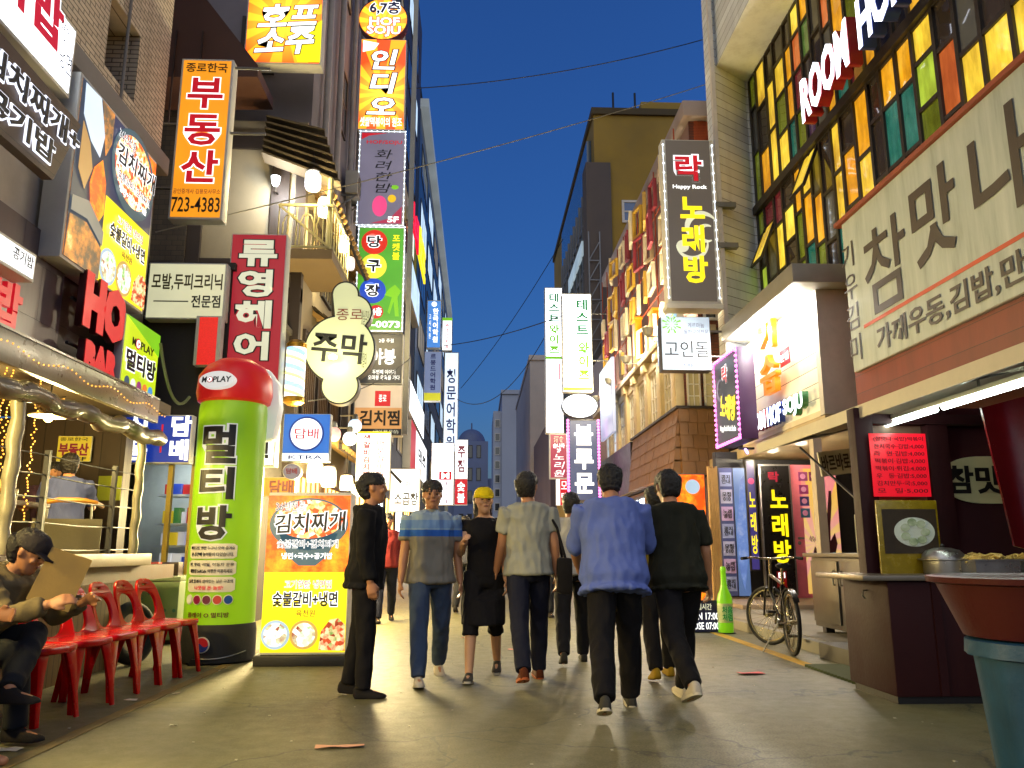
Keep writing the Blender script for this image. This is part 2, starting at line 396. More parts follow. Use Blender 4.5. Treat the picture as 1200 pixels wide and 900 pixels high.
def asphalt():
    t = NT("asphalt").set(.5, 0, .5); v = t.pos()
    f = t.noise(75, 4, .75, v); m = t.noise(9, 5, .7, v); b = t.noise(.55, 4, .55, v)
    k = t.ramp(f, [(.34, (.035, .034, .03, 1)), (.5, (.145, .132, .05, 1)), (.68, (.28, .26, .13, 1))])  # yellow-olive tint puts the lamplight's colour into the asphalt
    k = t.mix(t.math('MULTIPLY', m, .4), k, (.06, .058, .05, 1))
    pv = t.n('TexVoronoi'); pv.inputs['Scale'].default_value = .42; pv.distance = 'CHEBYCHEV'; t.l(v, pv.inputs['Vector']); ps = t.n('SeparateColor'); t.l(pv.outputs['Color'], ps.inputs[0]); k = t.mix(t.math('MULTIPLY', t.math('GREATER_THAN', ps.outputs[0], .72), .35), k, (.035, .034, .03, 1)); sv_ = t.noise(2.6, 6, .75, v); k = t.mix(t.ramp(sv_, [(.58, (0,0,0,1)), (.66, (.5,.5,.5,1))]), k, (.03, .028, .022, 1))
    k = t.mix(t.ramp(b, [(.42, (0,0,0,1)), (.62, (.75,.75,.75,1))]), k, (.155, .142, .062, 1))
    x = t.n("TexVoronoi", feature='DISTANCE_TO_EDGE'); x.inputs["Scale"].default_value = .55
    wv = t.n("Mapping"); mv = t.n("VectorMath", operation='ADD'); nz = t.n("TexNoise"); nz.inputs["Scale"].default_value = 2.2; nz.inputs["Detail"].default_value = 5
    t.l(v, nz.inputs["Vector"]); sv = t.n("VectorMath", operation='SCALE'); sv.inputs["Scale"].default_value = .8; t.l(nz.outputs["Color"], sv.inputs[0]); t.l(v, mv.inputs[0]); t.l(sv.outputs[0], mv.inputs[1]); t.l(mv.outputs[0], x.inputs["Vector"])
    crack = t.math('LESS_THAN', x.outputs["Distance"], .006)
    k = t.mix(t.math('MULTIPLY', crack, .6), k, (.02, .02, .018, 1)); t.col(k)
    st = t.n("TexVoronoi"); st.inputs["Scale"].default_value = 7; t.l(v, st.inputs["Vector"])
    t.l(t.math('MULTIPLY_ADD', m, .4, .3), t.b.inputs["Roughness"])
    t.bump(t.math('ADD', f, t.math('MULTIPLY', crack, -2)), .35, .008); return t.m
ASPH = asphalt()
def lamp(name, label, loc, power, col, size=.05, spot=None, cat="lamp", group=None):
    d = bpy.data.lights.new(name, 'SPOT' if spot else 'POINT'); d.energy = power * LAMP; d.color = col[:3]; d.shadow_soft_size = size
    if spot: d.spot_size = R(spot); d.spot_blend = .6
    o = bpy.data.objects.new(name, d); COL.objects.link(o); o.location = loc; return o
# ------------------------------------------------------------------ ground
struct("street", MB().add([(-300,-60,0),(300,-60,0),(300,900,0),(-300,900,0)], [(0,1,2,3)]), ASPH, smooth=False)
KERB = M("kerb_stone", rgb(135, 130, 118), .75, scale=4, dirt=.5)
PAVE = brick("pavement_slab", rgb(150, 142, 128), rgb(130, 124, 112), rgb(70, 66, 58), .4, .4, grime=.3)
struct("pavement", MB().box(3.75, 12, 8.6, 42, -.02, .13), M("pavement_concrete", rgb(140, 133, 120), .75, scale=3, dirt=.5), bevel=.01)
struct("kerb", MB().box(3.62, 3.747, 8.6, 42, -.02, .125), KERB, bevel=.015)
YLINE = M("worn_yellow_paint", rgb(190, 150, 40), .7, scale=7, var=.4, dirt=.9)
struct("road_marking", MB().box(3.12, 3.24, 6.4, 30, 0, .004), YLINE, smooth=False)
struct("road_marking", MB().box(-2.45, -2.36, 4.2, 9.5, 0, .004), M("faded_yellow_paint", rgb(120, 100, 50), .7, scale=9, var=.5, dirt=.9), smooth=False)

def building(name, label, loc, group=None):
    r = thing(name, label, "building", loc, 0, group); r["_w"] = 1; return r
def wp(root, name, mb, mat, **k):
    l = root.location; mb.v = [(a - l.x, b - l.y, c - l.z) for a, b, c in mb.v]
    return part(root, name, mb, mat, **k)
def sub(par, root, name, mb, mat, **k):
    o = wp(root, name, mb, mat, **k); o.parent = par; return o
SHOPW = E('warm_shop_glow', rgb(255, 190, 90), 7.0, var=.6, scale=1.6); SHOPC = E('cool_shop_glow', rgb(215, 230, 245), 5.0, var=.6, scale=1.6)
def window(root, orient, plane, a0, a1, z0, z1, glassm, framem, nx=1, nz=1, fw=.05, proud=.03, name="window"):
    if name == "shop_window": glassm = SHOPW if glassm == WARMWIN else SHOPC
    """frame with bars and its panes as a child; orient F (plane = Y) or X (plane = X, faces the street)"""
    sgn = -1 if orient == 'F' or plane > 0 else 1
    fr = MB(); pn = MB()
    def bx(mb, p0, p1, q0, q1, d0, d1):
        if orient == 'F': mb.box(p0, p1, plane + d0, plane + d1, q0, q1)
        else: mb.box(plane + d0, plane + d1, p0, p1, q0, q1)
    d0, d1 = sorted((sgn * proud, -sgn * .02))
    if a0 > a1: a0, a1 = a1, a0
    bx(fr, a0, a1, z0, z0 + fw, d0, d1); bx(fr, a0, a1, z1 - fw, z1, d0, d1)
    bx(fr, a0, a0 + fw, z0 + fw, z1 - fw, d0, d1); bx(fr, a1 - fw, a1, z0 + fw, z1 - fw, d0, d1)
    e0, e1 = sorted((sgn * (proud - .008), -sgn * .02))
    for i in range(1, nx):
        x = a0 + (a1 - a0) * i / nx; bx(fr, x - fw*.3, x + fw*.3, z0 + fw, z1 - fw, e0, e1)
    e0, e1 = sorted((sgn * (proud - .012), -sgn * .02))
    for i in range(1, nz):
        z = z0 + (z1 - z0) * i / nz; bx(fr, a0 + fw, a1 - fw, z - fw*.3, z + fw*.3, e0, e1)
    p0, p1 = sorted((sgn * .012, sgn * .006))
    bx(pn, a0 + fw*.8, a1 - fw*.8, z0 + fw*.8, z1 - fw*.8, p0, p1)
    f = wp(root, name, fr, framem); sub(f, root, "pane", pn, glassm); return f

# ------------------------------------------------------------------ left: tiled restaurant building with terrace
FR_D = M("dark_window_frame", rgb(45, 40, 34), .5)
FR_W = M("white_window_frame", rgb(205, 200, 190), .5)
b1 = building("restaurant_building", "beige tiled building with deep window recess above the covered terrace", (-7, 7, 0))
ya, yb = at(124, 60, X=-4.4).y, at(163, 60, X=-4.4).y
za, zb = at(155, 118, X=-4.4).z, at(163, 40, X=-4.4).z
wall = MB().box(-9, -4.4, 2, ya, 6.353, 18).box(-9, -4.4, yb, 10.45, 6.353, 18).box(-9, -4.4, ya, yb, zb, 18).box(-9, -4.4, ya, yb, 6.353, za).box(-9, -5.0, ya, yb, za, zb)
wp(b1, "wall", wall, BEIGETILE, smooth=False)
window(b1, 'X', -4.97, ya + .05, yb - .05, za + .05, zb - .05, GLASS, FR_D, 2, 1, .06, .08)
wp(b1, "cornice", MB().box(-9, -4.28, 2, 10.5, 6.1, 6.35), CONC, bevel=.02)
wp(b1, "drain_pipe", MB().tube((-4.36, 9.1, 6.36), (-4.36, 9.1, 16), .02), CONC)
wp(b1, "pilaster", MB().box(-9, -4.45, 2, 8.3, 4.2, 6.097), M("pale_panel_wall", rgb(196, 188, 175), .6, dirt=.4), smooth=False)
wp(b1, "sign_wall", MB().box(-9, -4.42, 8.303, 10.45, 2.75, 6.097), boards("dark_sign_boards", rgb(58, 50, 40), .34, .03), smooth=False)
wp(b1, "marble_fascia", MB().box(-9, -4.36, 2, 8.3, 2.75, 4.197), brick("mauve_marble", rgb(112, 100, 100), rgb(98, 88, 90), rgb(60, 54, 54), .75, .55, msize=.004, rough=.3))
window(b1, 'X', -4.44, 4.9, 6.3, 4.7, 6.2, WARMWIN, WOOD, 2, 1, .09, .05)
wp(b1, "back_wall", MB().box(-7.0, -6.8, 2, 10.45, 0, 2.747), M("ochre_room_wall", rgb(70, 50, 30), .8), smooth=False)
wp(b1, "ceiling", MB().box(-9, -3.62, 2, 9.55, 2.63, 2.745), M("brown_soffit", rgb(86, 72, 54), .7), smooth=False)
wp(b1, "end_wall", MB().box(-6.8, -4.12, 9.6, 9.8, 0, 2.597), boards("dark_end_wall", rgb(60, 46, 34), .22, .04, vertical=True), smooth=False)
dk = wp(b1, "deck", MB().box(-6.8, -3.45, 2, 9.597, .78, .93), WOOD)
wp(b1, "plank_skirt", MB().box(-3.55, -3.44, 2, 8.65, 0, .777), PLANKS, smooth=False)
wp(b1, "skirt_end", MB().box(-5.2, -3.55, 8.55, 8.65, 0, .777), PLANKS, smooth=False)
wp(b1, "rail_cap", MB().box(-3.62, -3.36, 2, 8.7, .933, 1.05), M("worn_cap_board", rgb(118, 94, 58), .5, scale=6, var=.3), bevel=.012)

# vinyl awning over the terrace
VINYL = M("cloudy_vinyl", rgb(110, 100, 74), .3, var=.3, scale=4)
VPOST = M("vinyl_wrapped_post", rgb(140, 134, 108), .35, var=.3, scale=6)
aw = thing("terrace_awning", "cloudy vinyl terrace awning with wrapped posts and a fairy-light band", "awning", (-3.4, 5.5, 0))
wp(aw, "roof_sheet", MB().add([(-4.35, 1.8, 2.78), (-3.3, 1.8, 2.6), (-3.3, 8.4, 2.6), (-4.35, 8.4, 2.78), (-4.35, 1.8, 2.8), (-3.3, 1.8, 2.62), (-3.3, 8.4, 2.62), (-4.35, 8.4, 2.8)], [(0,3,2,1),(4,5,6,7),(0,1,5,4),(1,2,6,5),(2,3,7,6),(3,0,4,7)]), VINYL)
wp(aw, "band", MB().box(-3.36, -3.3, 1.8, 8.4, 2.36, 2.597), VINYL, bevel=.01)
rl = []
for i in range(60):
    y = 1.9 + i * .115; rl.append((-3.36 + .015*math.sin(i*1.7), y, 2.22 + .02*math.sin(i*.9) - .012*(i % 7 == 0)))
wp(aw, "rolled_curtain", MB().path(rl, [.075 + .012*math.sin(i*2.3) for i in range(60)], 12), VINYL)
for y, r in ((6.05, .052), (8.3, .042)):
    mb = MB(); pts = [(-3.4 + .008*math.sin(k*1.9), y, 1.05 + k*.09) for k in range(15)]
    mb.path(pts, [r * (1 + .1*math.sin(k*2.1)) for k in range(15)], 12); wp(aw, "post", mb, VPOST)
FAIRY = E("fairy_lights", rgb(255, 170, 60), 3, light=False)
mb = MB()
for i in range(90): mb.ball((-3.285, 2.2 + i*.071, 2.48 + .03*math.sin(i*.55)), .0065, 6, 4)
wp(aw, "fairy_light_chain", mb, FAIRY)
fl = thing("fairy_light_string", "warm string of fairy lights hanging down inside the terrace beside the near post", "fairy lights", (-3.6, 6.3, 1.1))
mb = MB()
for k in range(3):
    p0 = at((44, 10, 2)[k], 470, X=-3.75)
    for i in range(46): mb.ball((p0.x + .012*math.sin(i*1.3) , p0.y + .015*math.cos(i*1.9), 2.5 - i*.026), .0075, 6, 4)
for i in range(40): mb.ball((-3.75, 6.2 + i*.03, 2.42 - .12*math.sin(math.pi*i/39)), .0075, 6, 4)
wp(fl, "bulb_chain", mb, FAIRY); wp(fl, "cord", MB().path([(-3.75, 6.1, 2.5), (-3.75, 6.8, 2.3), (-3.75, 7.4, 2.45)], .004, 5), BLACK)
rg = thing("wire_railing", "black terrace railing of thin cables between slim posts", "railing", (-3.5, 5.5, 1.05))
for y in (4.6, 6.75, 8.0, 8.55): wp(rg, "post", MB().box(-3.53, -3.49, y-.02, y+.02, 1.05, 1.88), BLACK)
for z in (1.09, 1.3, 1.5, 1.68, 1.84):
    wp(rg, "cable", MB().path([(-3.51, 2, z), (-3.51, 4.6, z), (-3.51, 5.7, z-.02), (-3.51, 6.75, z), (-3.51, 7.4, z-.012), (-3.51, 8.55, z)], .0065, 5), BLACK)

# ------------------------------------------------------------------ left: corner shop with the lit entrance
b2 = building("corner_shop", "small dark-walled corner shop with brightly lit shelves in its doorway", (-4.2, 11.5, 0))
xa, xb = -4.5, -3.72
wp(b2, "wall", MB().box(-5.6, xa, 10.9, 11.05, 0, 4.9).box(xb, -3.45, 10.9, 11.05, 0, 4.9).box(xa, xb, 10.9, 11.05, 2.32, 4.9).box(-3.6, -3.45, 11.05, 14.4, 0, 4.9), M("shop_dark_wall", rgb(50, 46, 40), .8), smooth=False)
wp(b2, "roof", MB().box(-5.6, -3.4, 10.85, 14.4, 4.9, 5.0), M("shop_roof", rgb(60, 56, 50), .8))
wp(b2, "back_wall", MB().box(-5.4, -3.6, 12.3, 12.4, 0, 2.6), M("shop_inside_wall", rgb(200, 205, 190), .6), smooth=False)
wp(b2, "ceiling_lamp", MB().box(-4.5, -3.75, 11.1, 12.0, 2.42, 2.46), E("shop_tube_light", rgb(225, 240, 255), 7))
for x in (xa + .03, xb - .03, -4.05): wp(b2, "door_frame", MB().box(x-.03, x+.03, 10.86, 10.93, 0, 2.3), M("yellow_door_frame", rgb(190, 160, 60), .4))
SH = M("shelf_white", rgb(195, 200, 195), .4)
GOODS = [E("goods_%d" % i, rgb(*c), .35, light=False, base=.8) for i, c in enumerate(((215,215,220), (40,70,170), (220,190,40), (180,40,40), (235,235,235), (60,120,60)))]
for k, z in enumerate((.55, .85, 1.15, 1.45, 1.85)):
    wp(b2, "shelf", MB().box(xa + .02, xb + .02, 11.6, 12.0, z - .03, z), SH)
NG = 0
for k, z in enumerate((.55, .85, 1.15, 1.45, 1.85)):
    x = xa + .1
    while x < xb - .1:
        ww = random.uniform(.06, .16); hh = random.uniform(.14, .22)
        g = part(None, "packaged_good", MB().box(-ww/2, ww/2, -.08, .08, 0, hh), GOODS[random.randrange(6)], bevel=.006); g.location = (x + ww/2, 11.72, z)
        tag(g, "small packaged good on the lit shelves of the corner shop", "package", "goods on the corner shop shelves"); x += ww + .012; NG += 1
# ------------------------------------------------------------------ left: half-timbered tavern building with tiled eaves
b3 = building("tavern_building", "old plaster and dark-timber building with shingled eaves and a lit balcony", (-5, 17.5, 0))
wp(b3, "plaster_wall", MB().box(-8, -3.35, 14.5, 21, 0, 9.2), PLASTER, smooth=False)
for x0, x1 in ((-5.45, -5.2), (-3.95, -3.62), (-3.5, -3.3)): wp(b3, "timber", MB().box(x0, x1, 14.42, 14.6, 0, 9.0), DARKWOOD)
for z in (5.55, 6.1, 8.6): wp(b3, "timber", MB().box(-5.5, -3.3, 14.44, 14.6, z, z + .28), DARKWOOD)
wp(b3, "tile_wall", MB().box(-8, -5.46, 14.4, 14.5, 0, 10.2), DARKTILE, smooth=False)
wp(b3, "upper_wall", MB().box(-8, -3.4, 15.0, 21, 9.2, 26), M("stained_grey_render", rgb(132, 126, 128), .8, scale=1.5, var=.25, dirt=.8), smooth=False)
for i, (y, z0, z1) in enumerate(((15.8, 9.3, 25), (17.2, 8.0, 25), (19.0, 8.5, 25), (20.2, 9.5, 25))):
    wp(b3, "drain_pipe", MB().tube((-3.28, y, z0), (-3.28, y, z1), .07), M("pale_pipe", rgb(165, 158, 150), .5))
window(b3, 'X', -3.38, 17.6, 18.6, 11, 12.6, GLASS, FR_D, 2, 2, .06)
window(b3, 'X', -3.38, 17.6, 18.6, 14.5, 16.1, DIMWIN, FR_D, 2, 2, .06)
window(b3, 'F', 14.98, -4.9, -4.2, 10.5, 11.8, GLASS, FR_D, 2, 1, .06)
for y in (15.0, 16.4, 17.8, 19.2):
    window(b3, 'X', -3.34, y, y + 1.1, 3.5, 5.2, WARMWIN if y < 18 else DIMWIN, DARKWOOD, 6, 1, .07, .05)
    window(b3, 'X', -3.34, y, y + 1.1, 6.3, 7.6, DIMWIN, DARKWOOD, 4, 3, .07, .05)
window(b3, 'X', -3.34, 14.9, 17.2, .3, 2.5, WARMWIN, WOOD, 5, 2, .07, .05, "shop_window")
window(b3, 'X', -3.34, 17.6, 20.6, .3, 2.5, WARMWIN, WOOD, 6, 2, .07, .05, "shop_window")
SHINGLE = M("weathered_shingle", rgb(70, 60, 44), .85, scale=8, var=.4)
RAFT = M("pale_rafter", rgb(150, 118, 66), .6)
def eave(root, z, x0, x1, y0, y1, drop, nraft):
    """pent roof: one sheet of overlapping shingle rows, its rafter tails below"""
    mb = MB(); n = 7
    for i in range(n):
        a, b = i / n, (i + 1.35) / n
        xa_, xb_ = x0 + (x1 - x0) * a, x0 + (x1 - x0) * min(b, 1.02); za_, zb_ = z - drop * a + .03, z - drop * min(b, 1.02) - .012
        m = int((y1 - y0) / .3)
        for j in range(m):
            ya_ = y0 + (y1 - y0) * j / m; yb_ = ya_ + (y1 - y0) / m * .97; jz = random.uniform(-.012, .012)
            mb.add([(xa_, ya_, za_ + jz), (xb_, ya_, zb_ + jz + .03), (xb_, yb_, zb_ + jz + .03), (xa_, yb_, za_ + jz), (xa_, ya_, za_ + jz - .03), (xb_, ya_, zb_ + jz), (xb_, yb_, zb_ + jz), (xa_, yb_, za_ + jz - .03)],
                   [(0,1,2,3),(7,6,5,4),(0,4,5,1),(1,5,6,2),(2,6,7,3),(3,7,4,0)])
    e = wp(root, "eave", mb, SHINGLE)
    wp(root, "fascia", MB().bar((x1 - .04, y0, z - drop - .08), (x1 - .04, y1, z - drop - .08), .05, .12), DARKWOOD)
    for j in range(nraft):
        y = y0 + .12 + (y1 - y0 - .24) * j / (nraft - 1)
        wp(root, "rafter", MB().bar((x0, y, z - .12), (x1 + .04, y, z - drop - .1), .06, .09), RAFT)
eave(b3, 8.35, -3.5, -2.75, 14.2, 20.6, .7, 22)
eave(b3, 5.9, -3.4, -2.75, 15.7, 20.6, .5, 14)
eave(b3, 3.55, -3.4, -2.45, 14.6, 20.6, .55, 18)
# shingled hood on the corner
mb = MB()
for i in range(7):
    z0 = 8.95 - i * .13
    mb.bar((-4.0, 14.05 - i*.02, z0), (-2.95 + i * .06, 14.2 - i*.02, z0 - .18 - i*.05), .42, .035)
wp(b3, "shingle_hood", mb, SHINGLE)
# balcony
BALC = M("balcony_paint", rgb(165, 158, 112), .5)
wp(b3, "balcony_floor", MB().box(-3.62, -2.62, 13.7, 15.6, 6.12, 6.3), M("balcony_boards", rgb(105, 88, 62), .7))
bl = MB()
for z in (6.36, 7.15): bl.bar((-3.6, 13.75, z), (-2.65, 13.75, z), .04); bl.bar((-2.65, 13.75, z), (-2.65, 15.6, z), .04)
for i in range(7): bl.tube((-3.6 + i*.158, 13.75, 6.36), (-3.6 + i*.158, 13.75, 7.15), .013, n=6)
for i in range(8): bl.tube((-2.65, 13.75 + i*.26, 6.36), (-2.65, 13.75 + i*.26, 7.15), .013, n=6)
for i in range(3): bl.path([(-3.52 + i*.3, 13.745, 6.4), (-3.52 + i*.3, 13.745, 6.8), (-3.47 + i*.3, 13.745, 6.95), (-3.4 + i*.3, 13.745, 6.98), (-3.33 + i*.3, 13.745, 6.95), (-3.28 + i*.3, 13.745, 6.8), (-3.28 + i*.3, 13.745, 6.4)], .012, 6)
bl.bar((-3.62, 13.74, 7.15), (-2.66, 13.74, 6.33), .035)
wp(b3, "balcony_railing", bl, BALC)
wp(b3, "balcony_post", MB().tube((-2.72, 13.82, 6.3), (-2.72, 13.82, 7.7), .05), BALC)
# brown metal penthouse block
b4 = building("brown_metal_block", "brown metal-clad upper block with a slanted edge above the orange sign", (-5, 13.5, 8.5))
pl = [at(px, py, Y=13.2) for px, py in ((150, 90), (150, -40), (212, -40), (302, 76), (302, 90))]
wp(b4, "cladding", MB().prism([(p.x, p.z) for p in pl], 13.2, 14.3), M("brown_sheet_metal", rgb(72, 44, 34), .5, var=.12), smooth=False)
for px in (205, 236): p = at(px, 60, Y=13.19); wp(b4, "seam", MB().box(p.x-.012, p.x+.012, 13.17, 13.2, 8.4, 10.2), M("brown_seam", rgb(50, 32, 26), .5))

# ------------------------------------------------------------------ left: tall blocks down the street
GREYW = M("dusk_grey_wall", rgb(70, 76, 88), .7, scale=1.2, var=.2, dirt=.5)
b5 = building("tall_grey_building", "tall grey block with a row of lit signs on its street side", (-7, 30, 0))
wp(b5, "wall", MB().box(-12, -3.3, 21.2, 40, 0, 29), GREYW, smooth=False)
for k in range(7):
    for j in range(5):
        y = 22 + j * 3.5
        window(b5, 'X', -3.29, y, y + 2.2, 5 + k*3.3, 6.9 + k*3.3, random.choice((GLASS, GLASS, DIMWIN, COOLWIN)), FR_D, 2, 1, .08)
for j in range(5): window(b5, 'X', -3.29, 21.6 + j*3.6, 24.7 + j*3.6, .3, 3.0, (WARMWIN, COOLWIN)[j % 2], FR_D, 3, 1, .1, .05, "shop_window")
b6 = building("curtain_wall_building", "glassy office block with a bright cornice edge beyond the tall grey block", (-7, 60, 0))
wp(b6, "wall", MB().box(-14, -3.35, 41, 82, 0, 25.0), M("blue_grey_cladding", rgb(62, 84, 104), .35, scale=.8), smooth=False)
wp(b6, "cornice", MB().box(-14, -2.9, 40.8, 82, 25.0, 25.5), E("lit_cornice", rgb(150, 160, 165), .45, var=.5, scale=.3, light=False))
wp(b6, "roof_rail", MB().bar((-3.4, 41, 26.3), (-3.4, 60, 26.3), .08).bar((-3.4, 41.2, 25.5), (-3.4, 41.2, 26.3), .08).bar((-3.4, 50, 25.5), (-3.4, 50, 26.3), .08), DARKSTEEL)
for k in range(6):
    for j in range(6):
        y = 42.5 + j * 6.5; window(b6, 'X', -3.34, y, y + 5, 5.2 + k*3.3, 7.2 + k*3.3, random.choice((GLASS, DIMWIN, COOLWIN)), FR_D, 3, 1, .1)
for j in range(6): window(b6, 'X', -3.34, 42 + j*6.5, 47.5 + j*6.5, .3, 3.2, (COOLWIN, WARMWIN)[j % 2], FR_D, 3, 1, .12, .05, "shop_window")
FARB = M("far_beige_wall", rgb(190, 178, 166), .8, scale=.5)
FARG = M("far_hazed_wall", rgb(160, 166, 178), .8, scale=.3, var=.12)  # paler wall colour stands in for distance haze
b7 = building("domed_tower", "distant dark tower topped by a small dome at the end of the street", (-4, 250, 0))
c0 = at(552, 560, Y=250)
wp(b7, "wall", MB().box(c0.x-5.2, c0.x+5.2, 250, 262, 0, at(552, 517, Y=250).z).box(c0.x-7, c0.x+9, 252, 265, 0, at(552, 560, Y=250).z), M("navy_hazed_wall", rgb(104, 116, 146), .8, scale=.2), smooth=False)  # distance haze is put into the tower's wall and dome colours
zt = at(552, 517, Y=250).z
wp(b7, "dome", MB().lathe([(4.4*math.cos(t), 4.6*math.sin(t)) for t in [i*math.pi/20 for i in range(10)]] + [(.25, 4.6), (.2, 6.6)], 20, (c0.x, 256, zt)), M("navy_hazed_dome", rgb(84, 96, 126), .6))
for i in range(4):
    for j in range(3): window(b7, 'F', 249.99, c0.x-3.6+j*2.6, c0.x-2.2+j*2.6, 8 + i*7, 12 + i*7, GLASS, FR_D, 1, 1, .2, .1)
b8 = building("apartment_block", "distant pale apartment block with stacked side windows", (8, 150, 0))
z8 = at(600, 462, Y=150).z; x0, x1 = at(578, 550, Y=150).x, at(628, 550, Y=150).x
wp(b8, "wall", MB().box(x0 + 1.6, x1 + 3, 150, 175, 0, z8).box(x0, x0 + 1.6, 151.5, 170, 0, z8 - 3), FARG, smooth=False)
wp(b8, "parapet", MB().box(x0 + 1.4, x1 + 3, 149.7, 175.4, z8, z8 + .8), FARG)
for i in range(9): window(b8, 'F', 151.49, x0 + .3, x0 + 1.3, 3 + i*2.6, 4.5 + i*2.6, GLASS, FR_W, 1, 1, .1, .1)
for i in range(8): window(b8, 'F', 149.98, x0 + 5.6, x0 + 7.0, 4 + i*2.9, 5.6 + i*2.9, GLASS, FR_W, 1, 1, .1, .1)
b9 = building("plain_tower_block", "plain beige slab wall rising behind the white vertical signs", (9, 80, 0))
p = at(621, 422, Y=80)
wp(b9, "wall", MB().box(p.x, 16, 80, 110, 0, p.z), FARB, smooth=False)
wp(b9, "parapet", MB().box(p.x - .1, 16.2, 79.8, 110, p.z, p.z + .5), FARB)
for i in range(5): window(b9, 'F', 79.98, p.x + 2.4, p.x + 3.6, 4 + i*3.2, 5.6 + i*3.2, GLASS, FR_W, 1, 1, .12, .1)

# ------------------------------------------------------------------ right: brown office block with glass flank
BRW = M("olive_brown_render", rgb(150, 122, 44), .8, scale=1.2, var=.18, dirt=.4)  # base colour raised to stand in for yellow light from the left
b10 = building("brown_office_block", "olive brown rendered block with white windows and a glass flank", (7.5, 45, 0))
zt = at(720, 133, Y=38).z; xl = at(699, 300, Y=38).x; xr_ = at(800, 300, Y=38).x
wp(b10, "wall", MB().box(xl, 14, 38, 60, 0, zt), BRW, smooth=False)
wp(b10, "stair_tower", MB().box(xl + 2.6, 14, 38.5, 58, zt, zt + 1.0), BRW, smooth=False)
wp(b10, "parapet", MB().box(xl - .12, 14, 37.85, 60, zt - .1, zt + .25), M("brown_coping", rgb(70, 58, 30), .8))
wp(b10, "grey_pier", MB().box(xl - .5, xl + .75, 37.6, 39, 0, at(690, 190, Y=37.6).z), M("grey_pier_render", rgb(84, 76, 72), .8, scale=1), smooth=False)
LATT = M("steel_lattice", rgb(110, 112, 115), .4, .5)
mb = MB(); zz = 8
for i in range(8):
    mb.bar((xl - .45, 37.5, zz + i), (xl + .1, 37.5, zz + i), .05); mb.bar((xl - .45, 37.5, zz + i), (xl + .1, 37.5, zz + i + 1), .05)
for x in (xl - .45, xl + .1): mb.bar((x, 37.5, 4), (x, 37.5, 16.5), .06)
wp(b10, "lattice_mast", mb, LATT)
for i in range(5):
    for px in (727, 775):
        a = at(px, 190, Y=38); z0 = 17.2 - i * 3.9
        if z0 > 3: window(b10, 'F', 37.99, a.x, a.x + 1.15, z0, z0 + 1.2, glass("blue_dusk_glass", rgb(40, 80, 130), .1), FR_W, 1, 2, .12, .06)
wp(b10, "roof_mast", MB().tube((xl + 1.4, 40, zt), (xl + 1.4, 40, zt + 2.4), .06).tube((xl + 2.6, 40, zt), (xl + 2.6, 40, zt + 2.4), .06).tube((xl + 1.4, 40, zt + 1.2), (xl + 2.6, 40, zt + 1.2), .05), DARKSTEEL)
xg = at(690, 300, Y=39).x
wp(b10, "flank", MB().box(xg, 14, 39.01, 52, 0, at(690, 165, Y=39).z), glass("curtain_glass", rgb(56, 78, 100), .15), smooth=False)
for j in range(10): y = 39.4 + j * 1.35; wp(b10, "fin", MB().box(xg - .1, xg + .02, y, y + .09, 6, 19.8), LATT)
for z in (8, 10.5, 13, 15.5, 18): wp(b10, "transom", MB().box(xg - .06, xg + .02, 39.1, 52, z, z + .1), LATT)
wp(b10, "lit_sign_band", MB().box(xg - .16, xg - .06, 40.5, 47, 16.4, 17.2), E("pale_band", rgb(170, 190, 200), .6, var=.5, scale=1, light=False))
# ------------------------------------------------------------------ right: building hung with picture frames
b11 = building("frame_hung_building", "long facade hung with empty picture frames above shingled shop bays", (7, 24, 0))
XF = 4.7; XU = 5.15
BRICKR = brick("red_brown_brick", rgb(120, 62, 44), rgb(102, 52, 38), rgb(70, 50, 42), .22, .07)
za_ = at(799, 117, Y=18).z; zl = at(775, 396, X=XF - .2).z
wp(b11, "upper_wall", MB().box(XU, 12, 18.3, 31, zl, za_ - .3), M("mauve_render", rgb(128, 100, 96), .8, scale=1.5, dirt=.5), smooth=False)
wp(b11, "wall", MB().box(XF, 12, 18.3, 31, 0, zl - .165), M("mauve_render", rgb(128, 100, 96), .8, scale=1.5, dirt=.5), smooth=False)
wp(b11, "eave", MB().box(XU - .2, 12, 18.0, 31.3, za_ - .42, za_), M("eave_concrete", rgb(160, 146, 142), .7, scale=2, dirt=.6), bevel=.03)
MESHR = M("terracotta_mesh", rgb(175, 78, 34), .6, scale=30, var=.3)
mb = MB()
for i in range(26): mb.box(XU + .12 + i*.03, XU + .132 + i*.03, 18.2, 18.22, 7.4, za_ - .45)
for i in range(int((za_ - 7.9)/.042)): mb.box(XU + .1, XU + .9, 18.222, 18.23, 7.4 + i*.042, 7.412 + i*.042)
wp(b11, "mesh_screen", mb, MESHR, smooth=False)
wp(b11, "end_wall", MB().box(XU, 6.6, 18.26, 18.298, zl, za_ - .43), BRICKR, smooth=False)
wp(b11, "lower_end_wall", MB().box(XF, 5.8, 18.26, 18.298, 4.2, zl - .17), BRICKR, smooth=False)
window(b11, 'F', 18.25, XU + .12, XU + .75, 6.4, 7.3, GLASS, FR_W, 2, 3, .06, .05)
wp(b11, "ledge", MB().box(XF - .28, XF + .8, 18.0, 31, zl - .16, zl), M("ledge_stone", rgb(150, 132, 100), .7, dirt=.5), bevel=.02)
